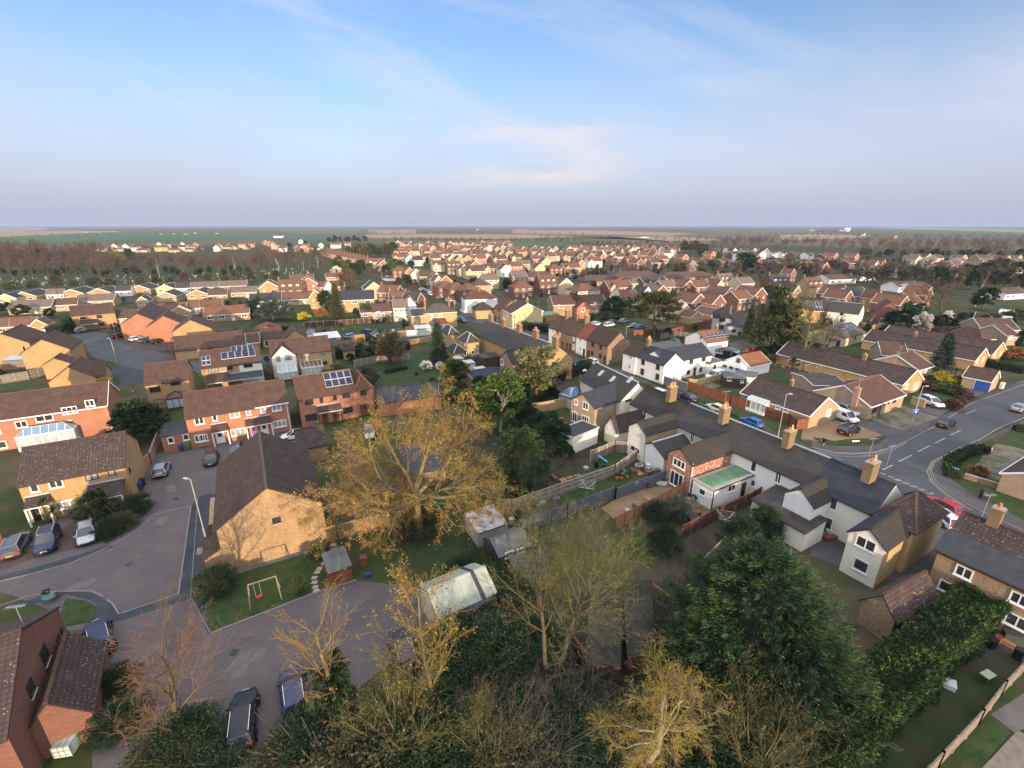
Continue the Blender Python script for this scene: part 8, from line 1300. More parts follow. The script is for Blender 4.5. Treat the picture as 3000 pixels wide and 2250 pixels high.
wood_s('c', 1480, 2212, 400, 480, 14, 7, 12, ('bare', 'olive', 'dark', 'round'), 27); tree('dark', 'large flat dark evergreen beyond the red estate', 'c', 2010, 460, 15, 1.4); tree('fresh', 'bright green tree on the far estate', 'c', 1790, 370, 10, 1); tree('blossom', 'pale blossom tree beyond the red estate', 'c', 1560, 470, 8, 1.1)
wood('c', 1480, 1720, 290, 330, 5, 14, 19, 'tall olive tree above the estate roofs', 'olive trees above the roofs', ('olive', 'bare'), seed=28)
wood('c', 1750, 2212, 250, 280, 14, 17, 23, 'tall bare tree in the belt before the tilled field', 'tall bare belt', seed=29); wood('d', -20, 700, 235, 290, 22, 15, 21, 'tall bare tree in the belt behind the terraced estate', 'bare belt behind the estate', seed=30); wood('d', 650, 2230, 240, 330, 46, 17, 25, 'big rounded bare tree of the park woodland', 'park woodland', seed=31, y_x=20); wood('d', 800, 2230, 330, 350, 24, 6, 12, 'dark lower tree under the park woodland', 'lower trees of the park woodland', ('dark', 'olive', 'bare'), seed=32)
wood_s('d', 700, 1500, 480, 590, 20, 8, 13, ('bare', 'bare', 'olive'), 33); wood('d', 1400, 2212, 520, 640, 24, 9, 14, 'tree in the belt behind the allotments', 'belt behind the allotments', ('bare', 'bare', 'olive', 'dark'), seed=34); wood_s('d', -20, 500, 440, 520, 12, 7, 12, ('bare', 'olive'), 35)
tree('bare', 'big round bare oak above the allotments', 'd', 1480, 880, 19, 1.15, var=1); tree('birch', 'white stemmed bare tree behind the round oak', 'd', 1790, 760, 17, .9); tree('dark', 'dark evergreen behind the allotment greenhouse', 'd', 1850, 790, 10, 1.1); tree('blossom', 'white blossoming tree by the allotments', 'd', 1310, 1000, 7.5, .95)
TB('d', "1180,960,8,1.4 1080,940,6,1.3 1230,930,9,1.1 1400,950,5,1.4 1010,1020,4,1.3 1560,950,4,1.5 1700,900,4,1.5", 'round', 'dark rounded garden tree near the blossoming one', sub=DRK); bush('bright yellow flowering shrub by the stone bungalow', 'd', 850, 1050, 2.2, 1.7, LF_GOLD); tree('birch', 'small bare tree before the white house', 'd', 880, 930, 6, 1.3)
wood('d', 1450, 2212, 850, 960, 18, 2, 4.5, 'low shrub tree among the allotments', 'shrubs among the allotments', ('round', 'dark', 'olive', 'blossom'), seed=36)
# big mixed trees beside the middle gardens
TB('s', "2250,1040,19,.55 2300,1050,15,.5", 'olive', 'tall dark spreading tree in the middle gardens', sub={LF_OLIVE: LF_PINE}); TB('s', "2275,1030,20,.7 2225,1035,17,.6", 'bare', 'tall greenish bare tree in the middle gardens', sub={TWIG: TWIGG, BARK: BARKY}); tree('bare', 'tall bare tree with leaning red-brown trunk in the middle gardens', 's', 2345, 1075, 19, 1.0, var=2, sub={TWIG: TWIGG, BARK: BARKY}); TB('s', "2190,990,10,.8 2215,1010,12,.7", 'conifer', 'dark conifer between the grey house and the big trees', sub={LF_CON: LF_DARK}); tree('bare', 'bare spreading tree behind the lawn pergola', 's', 2400, 1050, 14, .9, var=3)
TB('h', "1640,720,4,1.3 1530,770,3.5,1.2 1800,690,3,1.4 1950,620,3.5,1.6 2080,700,3", 'bare', 'small bare garden tree beyond the orange garage'); TB('h', "1850,640,3,2 1700,620,3.5,2 2100,560,3,2", 'round', 'dark garden shrub tree beyond the long shed', sub=DRK)
tree('conifer', 'feathery blue-green conifer beside the bungalow drive', 'i', 1300, 770, 9.5, 1.15, sub={LF_CON: LF_BLUE}); tree('dark', 'dark conifer at the far right of the bungalow row', 'i', 2175, 560, 7, .7)
for (x, y, h_, w_, m_, lb) in ((1340, 880, 2.2, 1.6, LF_GOLD, 'round yellow-green shrub by the palm'), (1410, 1010, 2.2, 1.7, LF_FRESH, 'bright green rounded shrub on the lawn edge'), (1230, 965, 1.8, 1.5, LF_FRESH, 'low green shrub beside the bay window'), (1180, 870, 1.4, 1.2, LF_DARK, 'small dark round shrub by the gabled bungalow'), (2090, 640, 3.2, 1.7, LF_RUST, 'big round brown shrub by the third bungalow'), (1520, 900, 1.8, 1.2, LF_RUST, 'brown shrub beside the blue door garage'), (1540, 1050, 1.8, 1.5, LF_RED, 'reddish shrub on the drive corner'), (1400, 1160, 1.7, 2.0, LF_RED, 'low dark red shrub before the white crossover'), (1120, 960, 1.6, 2.0, LF_RED, 'brownish shrub bed beside the bay window'), (1500, 1110, 1.5, 1.3, LF_OLIVE, 'olive shrub at the lawn corner'), (1990, 650, 1.2, 2, LF_BLUE, 'grey-green low shrub on the far lawn')): bush(lb, 'i', x, y, h_, w_, m_)
bush('orange-red low shrub on the gravel drive bed', 'n', 1710, 510, 1.3, 1.5, LF_RUST); bush('bright yellow shrub on the grass by the golden garage', 'e', 1115, 715, 1.9, 1.6, LF_GOLD)
def palm(lb, t, x, y, h=2.6):
    p = G(t, x, y); r = thing('cordyline_palm', lb, 'palm', (p.x, p.y, 0)); b = MB(); b.tube((0, 0, 0), (0, 0, h), .14, .1, BARK, 8); b.build('trunk', r); q = MB(); rg = random.Random(int(x))
    for i in range(70): a = rg.uniform(0, 6.28); e = rg.uniform(-.5, 1.3); d = Vector((math.cos(a)*math.cos(e), math.sin(a)*math.cos(e), math.sin(e))); p0 = Vector((0, 0, h)); p1 = p0+d*.6; p2 = p0+d*1.1+Vector((0, 0, -.25)); s_ = Vector((-math.sin(a), math.cos(a), 0))*.045; q.face([p0-s_, p0+s_, p1+s_, p1-s_], LF_MID); q.face([p1-s_, p1+s_, p2], LF_MID)
    q.build('fronds', r)
palm('spiky palm in the gravel garden by the blue door garage', 'i', 1440, 900, 3); palm('spiky palm before the black front door', 'j', 530, 660, 2.6); palm('second spiky palm beside the front window', 'j', 610, 660, 1.6); palm('small spiky palm at the side of the golden gable', 'k', 60, 1190, .6)
# trees and shrubs round the near gardens
TB('g', "320,690,10.5,1.05", 'conifer', 'dark blue-green conifer beside the old terrace', sub={LF_CON: LF_DARK}); tree('dark', 'domed dark yew in the middle of the lawns', 'g', 500, 930, 6.4, 1.35, sub={LF_DARK: LF_PINE}); tree('olive', 'big olive-leaved willow in front of the golden gable', 'g', 1370, 1070, 11.5, 1.15, sub={LF_OLIVE: mat('leaves_sage', (.14, .135, .055), .8, .25, .5, island=.3)}, var=0)
tree('round', 'bright green birch with fine leaves beside the budding tree', 'g', 985, 1420, 11.5, .95, sub={LF_MID: LF_FRESH, BARK: BIRCHM})
TB('g', "1160,1120,6,1.3 1000,1000,4,1.4 760,1000,4,1.2 860,1080,5,1.2 1460,1060,4,1.4 700,930,3,1.2 1080,960,4,1.2", 'dark', 'dark shrubby tree in the sheltered garden'); TB('g', "1290,1390,4,1.1 1580,1560,4.5,1.2 1680,1600,4,1.1 1480,1480,5,1.3 1500,1620,5,1.2", 'olive', 'tangled bushy tree beside the felt roofed building', sub={LF_OLIVE: LF_DARK}); TB('g', "1700,1560,3,1.4 1650,860,3.5,1.6", 'bare', 'bare brushy shrub by the hedge')
TB('g', "2060,520,8,.8", 'birch', 'bare tree by the lane hedge') if False else tree('bare', 'small bare tree on the grass beside the lane', 'f', 2050, 500, 8, .8, var=0); tree('pinky', 'bushy brown shrub tree between the red house and the lawns', 'f', 1780, 700, 5, 1.4, name='leafy_tree', sub={LF_OLIVE: LF_BLUE}); TB('g', "180,760,2.6,1.6 330,760,2.4,1.2", 'blossom', 'white flowering shrub by the lawn shed')
TB('e', "1500,1330,7.5,1.25 1650,1250,6,1.2 1430,1200,5,1.1", 'olive', 'bushy dark tree behind the lichened golden house', sub={LF_OLIVE: LF_HEDGE}); tree('bare', 'spindly bare tree by the bin corner of the red terrace', 'e', 1900, 420, 5, 1.2, var=1); tree('bare', 'small bare tree in the orange terrace garden', 'f', 700, 640, 4.5, 1.1, var=2); tree('dark', 'dark conifer beside the garages', 'e', 770, 110, 5, 1); tree('blossom', 'white flowering bush by the dark porch', 'a', 700, 990, 2.2, 1.8)
tree('plum', 'purple shrub at the edge of the side road', 'a', 1010, 980, 3.2, 1.4); TB('a', "620,990,5,1.0 30,830,5,2 200,850,5,1.5 2190,850,7,1.1 440,860,4,1.2", 'round', 'dark green tree between the bungalows and golden houses', sub=DRK); TB('f', "350,130,3,1.6 1360,380,3.5,1.3 1560,400,3,1.4", 'bare', 'bare shrub against the old walls')
TB('j', "1130,640,4.2,1.05", 'olive', 'leafy budding shrub tree before the golden house', sub={LF_OLIVE: LF_HEDGE}); TB('j', "1270,640,5.5,1.0", 'bare', 'fan of bare stems in front of the golden house', sub={TWIG: TWIGG, BARK: BARKY}, var=0)
bush('large green shrub beside the parked silver hatchback', 'j', 1200, 800, 2.0, 1.2, LF_DARK); bush('spreading shrub at the corner of the golden house bed', 'j', 1480, 560, 2.4, 1.2, LF_HEDGE); bush('brown-green shrub in the middle of the bushy bed', 'j', 1350, 720, 1.8, 1.4, LF_OLIVE); bush('yellow-green shrub under the front window', 'j', 960, 560, 2.2, 1.2, LF_YB); bush('dark shrub at the far side of the white carport', 'e', 1000, 640, 1.2, 1.4, LF_DARK); bush('shrub beside the brick outbuilding wall', 'e', -60, 600, 2, 1.5, LF_DARK)
bush('big rounded dark shrub beside the swing', 'k', 140, 1600, 2.6, 1.15, LF_HEDGE); bush('small green shrub at the foot of the swing post', 'k', 1040, 1600, 1.8, .7, LF_MID); bush('little shrub against the golden gable wall', 'k', 1230, 1190, 1.1, 1.6, LF_MID)
bush('sage green bush in the fenced gravel garden', 'm', 660, 1000, 3.0, .85, LF_BLUE); bush('second sage green bush behind the first', 'm', 450, 1040, 2.8, .8, LF_BLUE); bush('dark dense bush below the brown fence', 'm', 540, 1340, 3.0, .95, LF_DARK); bush('dark shrub mass left of the tall green tree', 'm', 1330, 1330, 3.8, .95, LF_DARK); bush('another dark shrub right against the tall green tree', 'm', 1600, 1180, 3.6, .9, LF_DARK); bush('small bright shrub beside the white wing', 'm', 1950, 1120, 2.6, .6, LF_FRESH)
# hero trees
def hero(kind, name, label, cat, t, x, y, rot=0.0, scale=1.0, at=None):
    rng = np.random.default_rng(len(label)*7); rg = random.Random(len(label)); segs, tips = [], []; p = at or G(t, x, y); r = thing(name, label, cat, (p.x, p.y, 0), rot); r.scale = (scale,)*3
    bk, tw, th, leaf = BARKY, TWIGO, .035, []
    def L_(mats, per, w, l, sp, every=1):
        C, D_ = [], []
        for (p_, d) in tips[::every]:
            for _ in range(per): C.append([p_[i]+rg.gauss(0, sp)-d[i]*rg.uniform(0, .3) for i in range(3)]); D_.append(d)
        leaf.append(cards(C, D_, w, l, rng, mats, rng.integers(0, len(mats), len(C)), name='buds'))
    if kind == 'bud':
        for a, e, r0 in ((2.2, .75, .22), (1.35, .95, .22), (.55, .8, .2), (3.3, .6, .2), (-.3, .55, .19), (4.6, .42, .17), (5.3, .5, .16), (1.9, 1.2, .2), (2.8, .5, .16)): grow(rg, segs, tips, (0, 0, 3.6+rg.random()*1.2), (math.cos(a)*math.cos(e), math.sin(a)*math.cos(e), math.sin(e)), 8.2, r0, 0, dict(n=[6, 4, 3, 3, 2], kids=[8, 6, 5, 5, 0], wob=.15, up=[-.01, -.04, -.05, -.07, -.08], ang=[(25, 60), (25, 60), (25, 65), (20, 65)], ratio=[.5, .52, .55, .55], rr=.55, rmin=.013, taper=.4, start=.25))
        segs.insert(0, ((0, 0, -.2), (0, 0, 4.6), .42, .30)); L_([LF_BUD, LF_YB, LF_BUD], 2, .055, .09, .14)
    elif kind == 'leafing':
        grow(rg, segs, tips, (0, 0, 0), (0, 0, 1), 12.5, .22, 0, dict(n=[7, 5, 4, 3, 2], kids=[20, 7, 6, 5, 0], wob=.06, up=[0, .09, .08, .06, .02], ang=[(25, 55), (20, 45), (20, 45), (20, 50)], ratio=[.48, .5, .5, .5], rr=.5, rmin=.011, taper=.3, start=.3)); tw = TWIGG; bk = mat('olive_bark', (.10, .082, .048), .95, .3, 1.5); L_([LF_YB, LF_FRESH, LF_YB], 1, .05, .08, .08, 2)
    elif kind == 'stems':
        for k in range(13): a = k*2.4; e_ = .15+.45*rg.random(); grow(rg, segs, tips, (math.cos(a)*.2, math.sin(a)*.2, 0), (math.cos(a)*e_, math.sin(a)*e_, 1), 7.5, .07, 0, dict(n=[7, 5, 3, 2], kids=[8, 5, 4, 0], wob=.06, up=[.03, .08, .06, .03], ang=[(20, 45), (20, 45), (20, 50)], ratio=[.42, .5, .5], rr=.5, rmin=.011, taper=.3, start=.35))
        tw = TWIGG; L_([LF_YB, LF_BUD], 1, .045, .08, .05, 2)
    elif kind == 'ivy':
        grow(rg, segs, tips, (0, 0, 0), (0, 0, 1), 11, .24, 0, dict(n=[7, 5, 4, 3], kids=[12, 7, 5, 0], wob=.07, up=[0, .06, .06, .03], ang=[(20, 50), (20, 45), (20, 50)], ratio=[.5, .45, .5], rr=.42, rmin=.013, taper=.35, start=.35)); L_([LF_BUD, LF_YB], 1, .055, .09, .05)
        P, D_, _ = blob_points(rng, 7500, 1.5, 1.5, 3.8, 4.2, 60, .6, .3); link('ivy', cards(P, D_, .13, .17, rng, [LF_HEDGE], name='ivy'), r)
    elif kind == 'buds2':
        grow(rg, segs, tips, (0, 0, 0), (0, 0, 1), 10.5, .22, 0, dict(n=[7, 5, 4, 3], kids=[20, 9, 6, 0], wob=.10, up=[0, .05, .05, .03], ang=[(25, 65), (25, 55), (25, 60)], ratio=[.46, .5, .5], rr=.48, rmin=.013, taper=.35, start=.25)); L_([LF_YB, LF_BUD, LF_FRESH], 2, .09, .13, .1)
    elif kind == 'orange':
        grow(rg, segs, tips, (0, 0, 0), (.1, 0, 1), 7.5, .2, 0, dict(n=[6, 5, 4, 3, 2], kids=[14, 8, 6, 4, 0], wob=.09, up=[0, .05, .04, .02, 0], ang=[(30, 65), (25, 50), (25, 55), (20, 50)], ratio=[.62, .52, .5, .5], rr=.48, rmin=.011, taper=.35, start=.15)); bk = mat('olive_bark', (.10, .082, .048), .95, .3, 1.5); tw = mat('rusty_twigs', (.17, .10, .06), .95, .2, .4)
    elif kind == 'willow':
        grow(rg, segs, tips, (0, 0, 0), (0, 0, 1), 6.2, .22, 0, dict(n=[5, 5, 5, 5, 3], kids=[13, 10, 8, 5, 0], wob=.2, up=[0, .05, 0, -.06, -.08], ang=[(35, 75), (30, 60), (25, 60), (20, 60)], ratio=[.62, .55, .55, .5], rr=.42, rmin=.009, taper=.35, start=.3)); tw = WILLOW; bk = mat('pale_grey_bark', (.33, .29, .25), .9)
    elif kind == 'brush':
        for k in range(14): a = k*2.4; grow(rg, segs, tips, (math.cos(a)*.5, math.sin(a)*.5, 0), (math.cos(a)*.6, math.sin(a)*.6, 1), 3.6, .04, 0, dict(n=[5, 4, 3], kids=[7, 5, 0], wob=.16, up=[0, .03, .02], ang=[(25, 60), (25, 60)], ratio=[.6, .55], rr=.5, rmin=.01, taper=.35, start=.2))
        tw = TWIGP; bk = TWIGP
    a_ = [s_ for s_ in segs if s_[2] >= th]; b_ = [s_ for s_ in segs if s_[2] < th]
    if a_: link('trunk', segs_mesh('trunk', a_, bk, 6), r)
    link('twigs', segs_mesh('twigs', b_, tw, 3), r)
    for m in leaf: link('buds', m, r)
    return r
hero('bud', 'budding_tree', 'huge spreading tree with orange buds in the middle of the gardens', 'tree', 'l', 110, 1000, .0, 1.18); hero('bud', 'budding_tree', 'second budding tree with leaning limbs beside the golden gable', 'tree', 'k', 1930, 900, 2.3, .62)
hero('leafing', 'leafing_tree', 'tall greenish leafing tree with twin trunks above the scrub', 'tree', 'q', 1200, 980, .3, .92); hero('leafing', 'leafing_tree', 'second tall leafing tree with red-brown trunk, right of the twin one', 'tree', 'q', 1310, 900, 2.1, .98); hero('ivy', 'ivy_covered_tree', 'ivy covered bare tree above the people carrier', 'tree', 'p', 1180, 1330, 1.0, .88); hero('buds2', 'budding_tree', 'budding tree with straight trunk before the pale metal shed', 'tree', 'q', 215, 1290, .4, .86)
hero('orange', 'bare_tree', 'bare orange twigged tree by the lichened garage', 'tree', 'o', 1760, 1420, .5, 1.0); hero('willow', 'willow_tree', 'golden twisted willow at the foot of the scrub', 'tree', 'r', 300, 1600, .2, 1.08); hero('stems', 'bare_tree', 'fan of straight bare stems tipped with buds before the tall green tree', 'tree', 'r', 1200, 1750, .8, .82); hero('brush', 'bare_bush', 'grey bare brushwood between the scrub and the pale shed', 'shrub', 'q', 760, 470, 0, .8); hero('brush', 'bare_bush', 'grey bare bush left of the tall green tree', 'shrub', 'r', 640, 150, 0, 1.1)
hero('brush', 'bare_bush', 'tangled bare bush at the right foot of the fan stems', 'shrub', 'r', 1560, 1500, 1, 1.1); hero('brush', 'bare_bush', 'bare bush beside the willow foot', 'shrub', 'q', 1450, 1250, 1, 1.0); hero('brush', 'bare_bush', 'tangle of bare stems at the bottom of the scrub', 'shrub', 'q', 800, 1500, 2, 1.0)
def leyland(lb, t, x, y, z, h, rr, seed, n=26000, at=None):
    p = at or G(t, x, y, z); rng = np.random.default_rng(seed); r = thing('cypress_tree', lb, 'tree', (p.x, p.y, 0)); clumps = 330; C = []; D_ = []
    zz = rng.uniform(.04, 1, clumps)**.85*h; a = rng.uniform(0, 6.283, clumps); rad = rr*(1-(zz/h)**2.6)*rng.uniform(.62, 1.15, clumps)+.15; cx, cy = np.cos(a)*rad, np.sin(a)*rad; sz = rng.uniform(.4, 1.15, clumps); idx = rng.integers(0, clumps, n); f = rng.uniform(-.9, 1.1, n); od = np.stack([np.cos(a), np.sin(a), np.full(clumps, .25)], 1)
    side = np.stack([-np.sin(a), np.cos(a), np.zeros(clumps)], 1); P = np.stack([cx, cy, zz], 1)[idx]+od[idx]*(f*sz[idx]*1.5)[:, None]+side[idx]*(rng.normal(0, .30, n)*sz[idx]*(1.1-f*.6))[:, None]; P[:, 2] += rng.normal(0, .17, n)-.16*f*f; P[:, 2] = np.maximum(P[:, 2], .1)
    link('crown', cards(P, od[idx]+np.array([0, 0, .15]), .055, .24, rng, [LF_CON, LF_CON, mat('leaves_conifer_tips', (.045, .075, .022), .8, .2, island=.3)], np.where(f > .75, 2, 0), name='crown'), r)
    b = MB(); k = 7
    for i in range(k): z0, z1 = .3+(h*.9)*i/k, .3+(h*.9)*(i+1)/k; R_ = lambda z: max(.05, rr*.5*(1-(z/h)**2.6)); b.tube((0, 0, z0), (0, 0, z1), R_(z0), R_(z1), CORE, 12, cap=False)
    b.build('dark_core', r); q = MB(); q.tube((0, 0, 0), (0, 0, h*.8), .35, .1, BARK, 8); q.build('trunk', r); return r  # opaque dark core gives the shaded gaps of the crown as colour
leyland('huge dense cypress, the tallest of the green trees by the white wing', 'r', 1180, 640, 3, 12, 5.5, 1, 80000); leyland('second dense cypress merging with the tallest one', 'r', 1500, 900, 2.5, 8.5, 4.4, 2, 46000); leyland('third smaller cypress at the lower edge of the green mass', 'r', 850, 1000, 1.5, 6.5, 3.8, 3, 34000)
leyland('drooping dark green cypress before the old fence', 'l', 1180, 500, 0, 8.5, 3.5, 4, 22000)
# undergrowth in the scrub
rgu = random.Random(8)
for i, (t, x, y, h_, w_, m_) in enumerate([('p', 120, 1900, 2, 1.8, LF_HEDGE), ('p', 700, 1850, 2.4, 2, LF_OLIVE), ('p', 950, 1650, 2.8, 1.9, LF_DARK), ('p', 1250, 1450, 2.6, 1.8, LF_HEDGE), ('p', 1550, 1400, 2.6, 1.7, LF_MID), ('p', 1250, 1950, 3.5, 2, LF_OLIVE), ('p', 1700, 1600, 3.2, 1.9, LF_HEDGE), ('q', 450, 620, 3, 1.6, LF_DARK), ('q', 620, 800, 3.4, 1.9, LF_HEDGE), ('q', 820, 700, 3, 1.7, LF_DARK), ('q', 500, 1000, 3, 1.9, LF_DARK), ('q', 750, 1080, 2.6, 1.7, LF_HEDGE), ('q', 950, 1250, 2.6, 1.8, LF_DARK), ('q', 350, 1500, 3, 1.9, LF_HEDGE), ('q', 650, 1400, 2.8, 1.7, LF_OLIVE), ('q', 1050, 1500, 2.8, 1.9, LF_DARK), ('q', 1250, 1150, 2.4, 1.3, LF_DARK), ('q', 1100, 560, 2.4, 1.4, LF_DARK), ('q', 700, 330, 2, 1.6, LF_DARK), ('q', 870, 190, 3, 1.5, LF_DARK), ('q', 1300, 1600, 2.4, 1.8, LF_BLUE), ('q', 480, 480, 2, 1.4, LF_HEDGE), ('q', 900, 1750, 3, 2, LF_OLIVE), ('r', 900, 1500, 3, 2, LF_DARK), ('r', 1300, 1300, 3, 2, LF_DARK), ('r', 700, 1150, 2.2, 1.5, LF_BLUE), ('r', 150, 1250, 2, 1.4, LF_OLIVE), ('l', 850, 1500, 2.2, 1.6, LF_DARK), ('l', 600, 1400, 1.8, 1.8, LF_DARK), ('l', 980, 1350, 1.8, 1.5, LF_DARK), ('o', 1800, 1600, 3, 1.6, LF_HEDGE), ('o', 1150, 900, 1.8, 1.4, LF_DARK), ('o', 1200, 1250, 2, 1.5, LF_DARK), ('u', 50, 1200, 2.5, 1.6, LF_DARK), ('r', 1750, 1250, 3, 1.7, LF_DARK), ('q', 1700, 1400, 2.2, 1.6, LF_DARK), ('l', 100, 950, 3.2, 1.3, LF_OLIVE), ('p', 1500, 1650, 3, 1.8, LF_HEDGE), ('q', 250, 1250, 3, 1.6, LF_HEDGE), ('q', 560, 1600, 3, 1.8, LF_DARK), ('q', 850, 1450, 2.8, 1.7, LF_DARK), ('q', 1100, 850, 2.6, 1.5, LF_DARK), ('q', 1400, 1450, 2.8, 1.6, LF_DARK), ('r', 1050, 1600, 3, 1.7, LF_DARK), ('q', 1550, 1050, 2, 1.4, LF_BLUE)]):
    bush('evergreen scrub bush in the dark undergrowth', t, x, y, h_, w_, m_, group='undergrowth bushes of the scrub')
for i, (t, x, y, s_, k_) in enumerate([('p', 1350, 1700, .8, 'brush'), ('q', 1000, 950, .7, 'brush'), ('q', 1250, 1350, .9, 'brush'), ('r', 820, 1350, 1.0, 'brush'), ('q', 1050, 1750, .9, 'brush'), ('p', 1750, 1500, .8, 'stems'), ('q', 700, 1650, .62, 'stems'), ('q', 380, 560, .7, 'brush'), ('r', 200, 300, .8, 'brush'), ('r', 420, 430, .7, 'brush'), ('m', 950, 1300, .45, 'brush'), ('m', 1100, 1480, .6, 'brush'), ('m', 860, 1500, .6, 'brush'), ('m', 1250, 1180, .35, 'brush')]): hero(k_, 'bare_bush', f'{ORD[i]} tangle of bare brown stems in the scrub', 'shrub', t, x, y, i*1.3, s_)
TB('g', "1050,1230,4,1.0 1150,1330,4.5,1.0 1250,1250,3.5,1.2 880,1180,4,1.1 1330,1480,4,1.0 1420,1600,4,1.0 1350,1330,3,1.1 700,1180,3.5,1.1 1560,1090,3,1.1 1100,1500,3.5,1.0", 'dark', 'dark bushy evergreen in the sheltered strip', sub={LF_DARK: LF_HEDGE}); TB('g', "950,1300,3.5,1.1 1250,1560,3.5,1.2 1620,1620,3,1.2 1500,1300,2.5,1.2 800,1080,3,1.2", 'bare', 'bare bushy tree in the sheltered strip'); TB('l', "1400,60,3.5,1.2 1550,150,3,1.3 1650,250,2.6,1.3 1750,60,3,1.2 1350,250,2.5,1.3", 'bare', 'brown bare bush by the upper fence'); TB('l', "1450,300,2,1.3 1300,150,3.5,1.1 1250,600,1.5,1.2 1700,150,2.2,1.3", 'dark', 'low evergreen by the upper fence')
# tufts of ivy and brambles over the scrub floor
rng_ = np.random.default_rng(77); C = []; PL = [(v.x, v.y) for v in pts("q 300,480 1000,350 1500,650 r 100,1000 600,1100 u 0,1700 u 0,2300 q -200,2400 p 700,1800 1400,1200")]
def inside(x, y, P):
    c = False; j = len(P)-1
    for i in range(len(P)):
        if (P[i][1] > y) != (P[j][1] > y) and x < (P[j][0]-P[i][0])*(y-P[i][1])/(P[j][1]-P[i][1])+P[i][0]: c = not c
        j = i
    return c
xs = [p_[0] for p_ in PL]; ys = [p_[1] for p_ in PL]
while len(C) < 60000:
    X = rng_.uniform(min(xs), max(xs), 4000); Y = rng_.uniform(min(ys), max(ys), 4000); hh_ = .9*np.clip(np.sin(X*.9+1)*np.cos(Y*.8)+np.sin(X*.37)*.6+.5, .05, 2)
    for a, b, c in zip(X, Y, hh_*rng_.uniform(.1, 1, 4000)):
        if inside(a, b, PL): C.append((a, b, c))
tag(link('ground_cover', cards(C, np.tile([[0, 0, 1.]], (len(C), 1)), .14, .2, rng_, [LF_DARK, LF_HEDGE, LF_OLIVE, TWIGP], rng_.integers(0, 4, len(C)), name='ground_cover')), 'ivy and bramble ground cover beneath the scrub trees', 'ground cover', kind='stuff')
wood_s('b', 1150, 2212, 225, 330, 60, 3, 7, ('bare', 'olive', 'dark'), 50); wood_s('c', 0, 1700, 260, 330, 70, 3, 8, ('bare', 'olive', 'dark'), 51); wood_s('b', 1180, 2212, 360, 640, 50, 2.5, 6, ('bare', 'dark', 'round', 'olive'), 52); wood_s('c', 0, 2212, 380, 700, 90, 2.5, 6.5, ('bare', 'dark', 'round', 'olive'), 53); wood_s('d', 0, 2212, 340, 560, 70, 4, 10, ('bare', 'bare', 'olive', 'dark'), 54)
wood('a', 0, 2212, 640, 800, 40, 1.5, 3.5, 'garden shrub tree among the bungalows', 'garden shrubs among the bungalows', ('bare', 'dark', 'round'), seed=55); wood('f', 600, 2212, 20, 480, 34, 1.5, 3.5, 'garden shrub between the lane and the lawns', 'garden shrubs by the lane', ('bare', 'dark', 'round', 'olive'), seed=56); wood('h', 200, 2212, 330, 760, 30, 1.5, 3.5, 'garden shrub behind the white cottages', 'garden shrubs behind the white cottages', ('bare', 'dark', 'round'), seed=57); wood('i', 0, 2212, 230, 480, 40, 1.5, 4, 'garden shrub behind the bungalows', 'garden shrubs behind the bungalows', ('bare', 'dark', 'round', 'olive'), seed=58); wood('g', 0, 1500, 560, 1150, 20, 1.2, 3, 'shrub around the middle lawns', 'shrubs around the middle lawns', ('bare', 'dark', 'round'), seed=59)
# hedgerows and field trees on the plain
rgp = random.Random(21)
def line_trees(t, x0, y0, x1, y1, n, h0, h1, lab, group, kinds=('bare', 'dark', 'olive')):
    for i in range(n): k_ = (i+rgp.random())/n; STUFF.append((G(t, x0+(x1-x0)*k_, y0+(y1-y0)*k_+rgp.uniform(-1, 1)), rgp.uniform(h0, h1), rgp.choice(kinds), rgp.uniform(1, 1.8)))
line_trees('b', 1100, 190, 2212, 195, 22, 6, 10, 'dark hedgerow tree behind the farthest roofs', 'hedgerow behind the farthest roofs', ('dark', 'olive', 'round')); line_trees('c', 0, 200, 600, 205, 14, 7, 12, 'hedgerow tree beside the narrow green field', 'hedgerow beside the green field', ('dark', 'olive', 'bare')); line_trees('c', 580, 225, 1500, 215, 22, 5, 9, 'dark hedgerow tree above the school estate', 'hedgerow above the school estate', ('dark', 'olive')); line_trees('c', 200, 175, 900, 180, 12, 9, 15, 'bare field tree among the stubble', 'field trees among the stubble'); line_trees('c', 1250, 190, 2212, 190, 16, 8, 14, 'field tree along the tilled field', 'field trees along the tilled field')
line_trees('c', 0, 135, 700, 150, 8, 12, 20, 'lone field tree far off', 'lone field trees'); line_trees('b', 1000, 135, 2212, 132, 18, 10, 20, 'bare tree along the far field boundary', 'far field boundary trees'); line_trees('b', 0, 90, 1400, 92, 24, 14, 24, 'blue-grey tree near the horizon', 'horizon trees'); line_trees('a', 500, 110, 2212, 112, 30, 10, 18, 'dim tree line beyond the green field', 'trees beyond the green field'); line_trees('a', 300, 150, 1500, 140, 12, 4, 7, 'low hedge tree at the edge of the green field', 'hedge trees at the green field', ('dark',)); line_trees('d', 0, 150, 800, 160, 14, 10, 18, 'bare tree between the far fields', 'trees between the far fields'); line_trees('d', 400, 135, 660, 138, 8, 16, 20, 'dark evergreen in the block beside the silos', 'evergreen block beside the silos', ('dark',)); line_trees('d', 700, 160, 2212, 175, 20, 12, 20, 'dim tree far beyond the park woodland', 'trees beyond the park woodland'); line_trees('c', 0, 80, 2212, 90, 40, 14, 26, 'faint tree line on the horizon plain', 'faint horizon tree line'); line_trees('b', 1400, 100, 2212, 104, 14, 14, 22, 'grey tree belt behind the stubble', 'grey belt behind the stubble'); line_trees('b', 900, 118, 1040, 136, 8, 8, 14, 'dark clump of trees in the pale field', 'dark clump in the field', ('dark',)); line_trees('c', 1340, 120, 1640, 122, 12, 14, 20, 'round bare tree in the far spinney', 'far spinney')
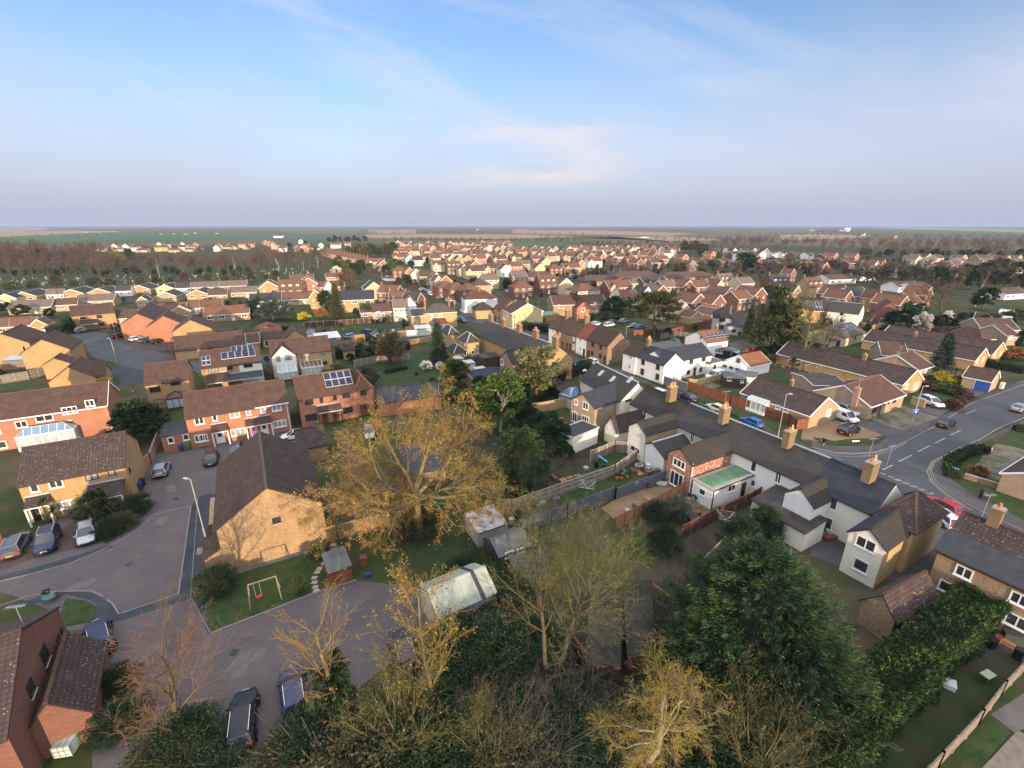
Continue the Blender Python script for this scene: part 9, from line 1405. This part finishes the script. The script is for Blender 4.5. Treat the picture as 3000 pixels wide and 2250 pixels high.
for i in range(4): p_ = G('d', 665+i*13, 106); q_ = thing('silo', ['first', 'second', 'third', 'last'][i]+' tall pale silo on the far plain', 'silo', (p_.x, p_.y, 0), 0, 'pale silos on the far plain'); m_ = MB(); m_.tube((0, 0, 0), (0, 0, 17), 3.4, 3.4, WHITE, 14); m_.build('drum', q_); m_ = MB(); m_.tube((0, 0, 17), (0, 0, 19), 3.4, 1, ALU, 14); m_.build('cap', q_)
def far_trees():
    rng = np.random.default_rng(99); C, D_, mi = [], [], []; mk = dict(bare=0, dark=1, olive=2, round=1)
    for p, h, k, w in STUFF:
        d = math.hypot(p.x, p.y); n = 260 if d < 500 else 120; u = rng.normal(0, 1, (n, 3)); u /= np.linalg.norm(u, axis=1, keepdims=True); u *= rng.uniform(.25, 1.05, (n, 1)); rr = h*.36*w; ph = rng.uniform(0, 6.28)
        lump = 1+.22*np.sin(u[:, 0:1]*5+ph)*np.cos(u[:, 1:2]*4+ph*2); q = u*lump*np.array([[rr, rr, h*.46]])+np.array([[p.x, p.y, h*.52]]); C.append(q); D_.append(u+np.array([[0, 0, .4]])); mi.append(np.full(n, mk[k])); tr = 6; C.append(np.stack([np.full(tr, p.x), np.full(tr, p.y), np.linspace(.3, h*.5, tr)], 1)); D_.append(np.tile([[0, 0, 3.]], (tr, 1))); mi.append(np.full(tr, 0))
    sz = .62; me = cards(np.concatenate(C), np.concatenate(D_), sz, sz*1.5, rng, [TWIG, LF_DARK, LF_OLIVE], np.concatenate(mi), name='far_trees'); tag(link('far_trees', me), 'far hedgerow and garden trees fading across the estates and the plain', 'trees', kind='stuff')
far_trees()
# ---------------------------------------------------------------- air
hb = MB(); X_ = 31000; hb.box(-X_, -X_, -1.5, X_, X_, 48, DKFR); hz = hb.build('haze'); hz['kind'] = 'stuff'; hm_ = bpy.data.materials.new('haze_air'); hm_.use_nodes = True; nt = hm_.node_tree; nt.nodes.remove(nt.nodes['Principled BSDF']); v_ = nt.nodes.new('ShaderNodeVolumePrincipled'); v_.inputs['Color'].default_value = (.44, .54, .78, 1); v_.inputs['Density'].default_value = HAZE; nt.links.new(v_.outputs[0], nt.nodes['Material Output'].inputs['Volume'])
hz.data.materials.clear(); hz.data.materials.append(hm_)
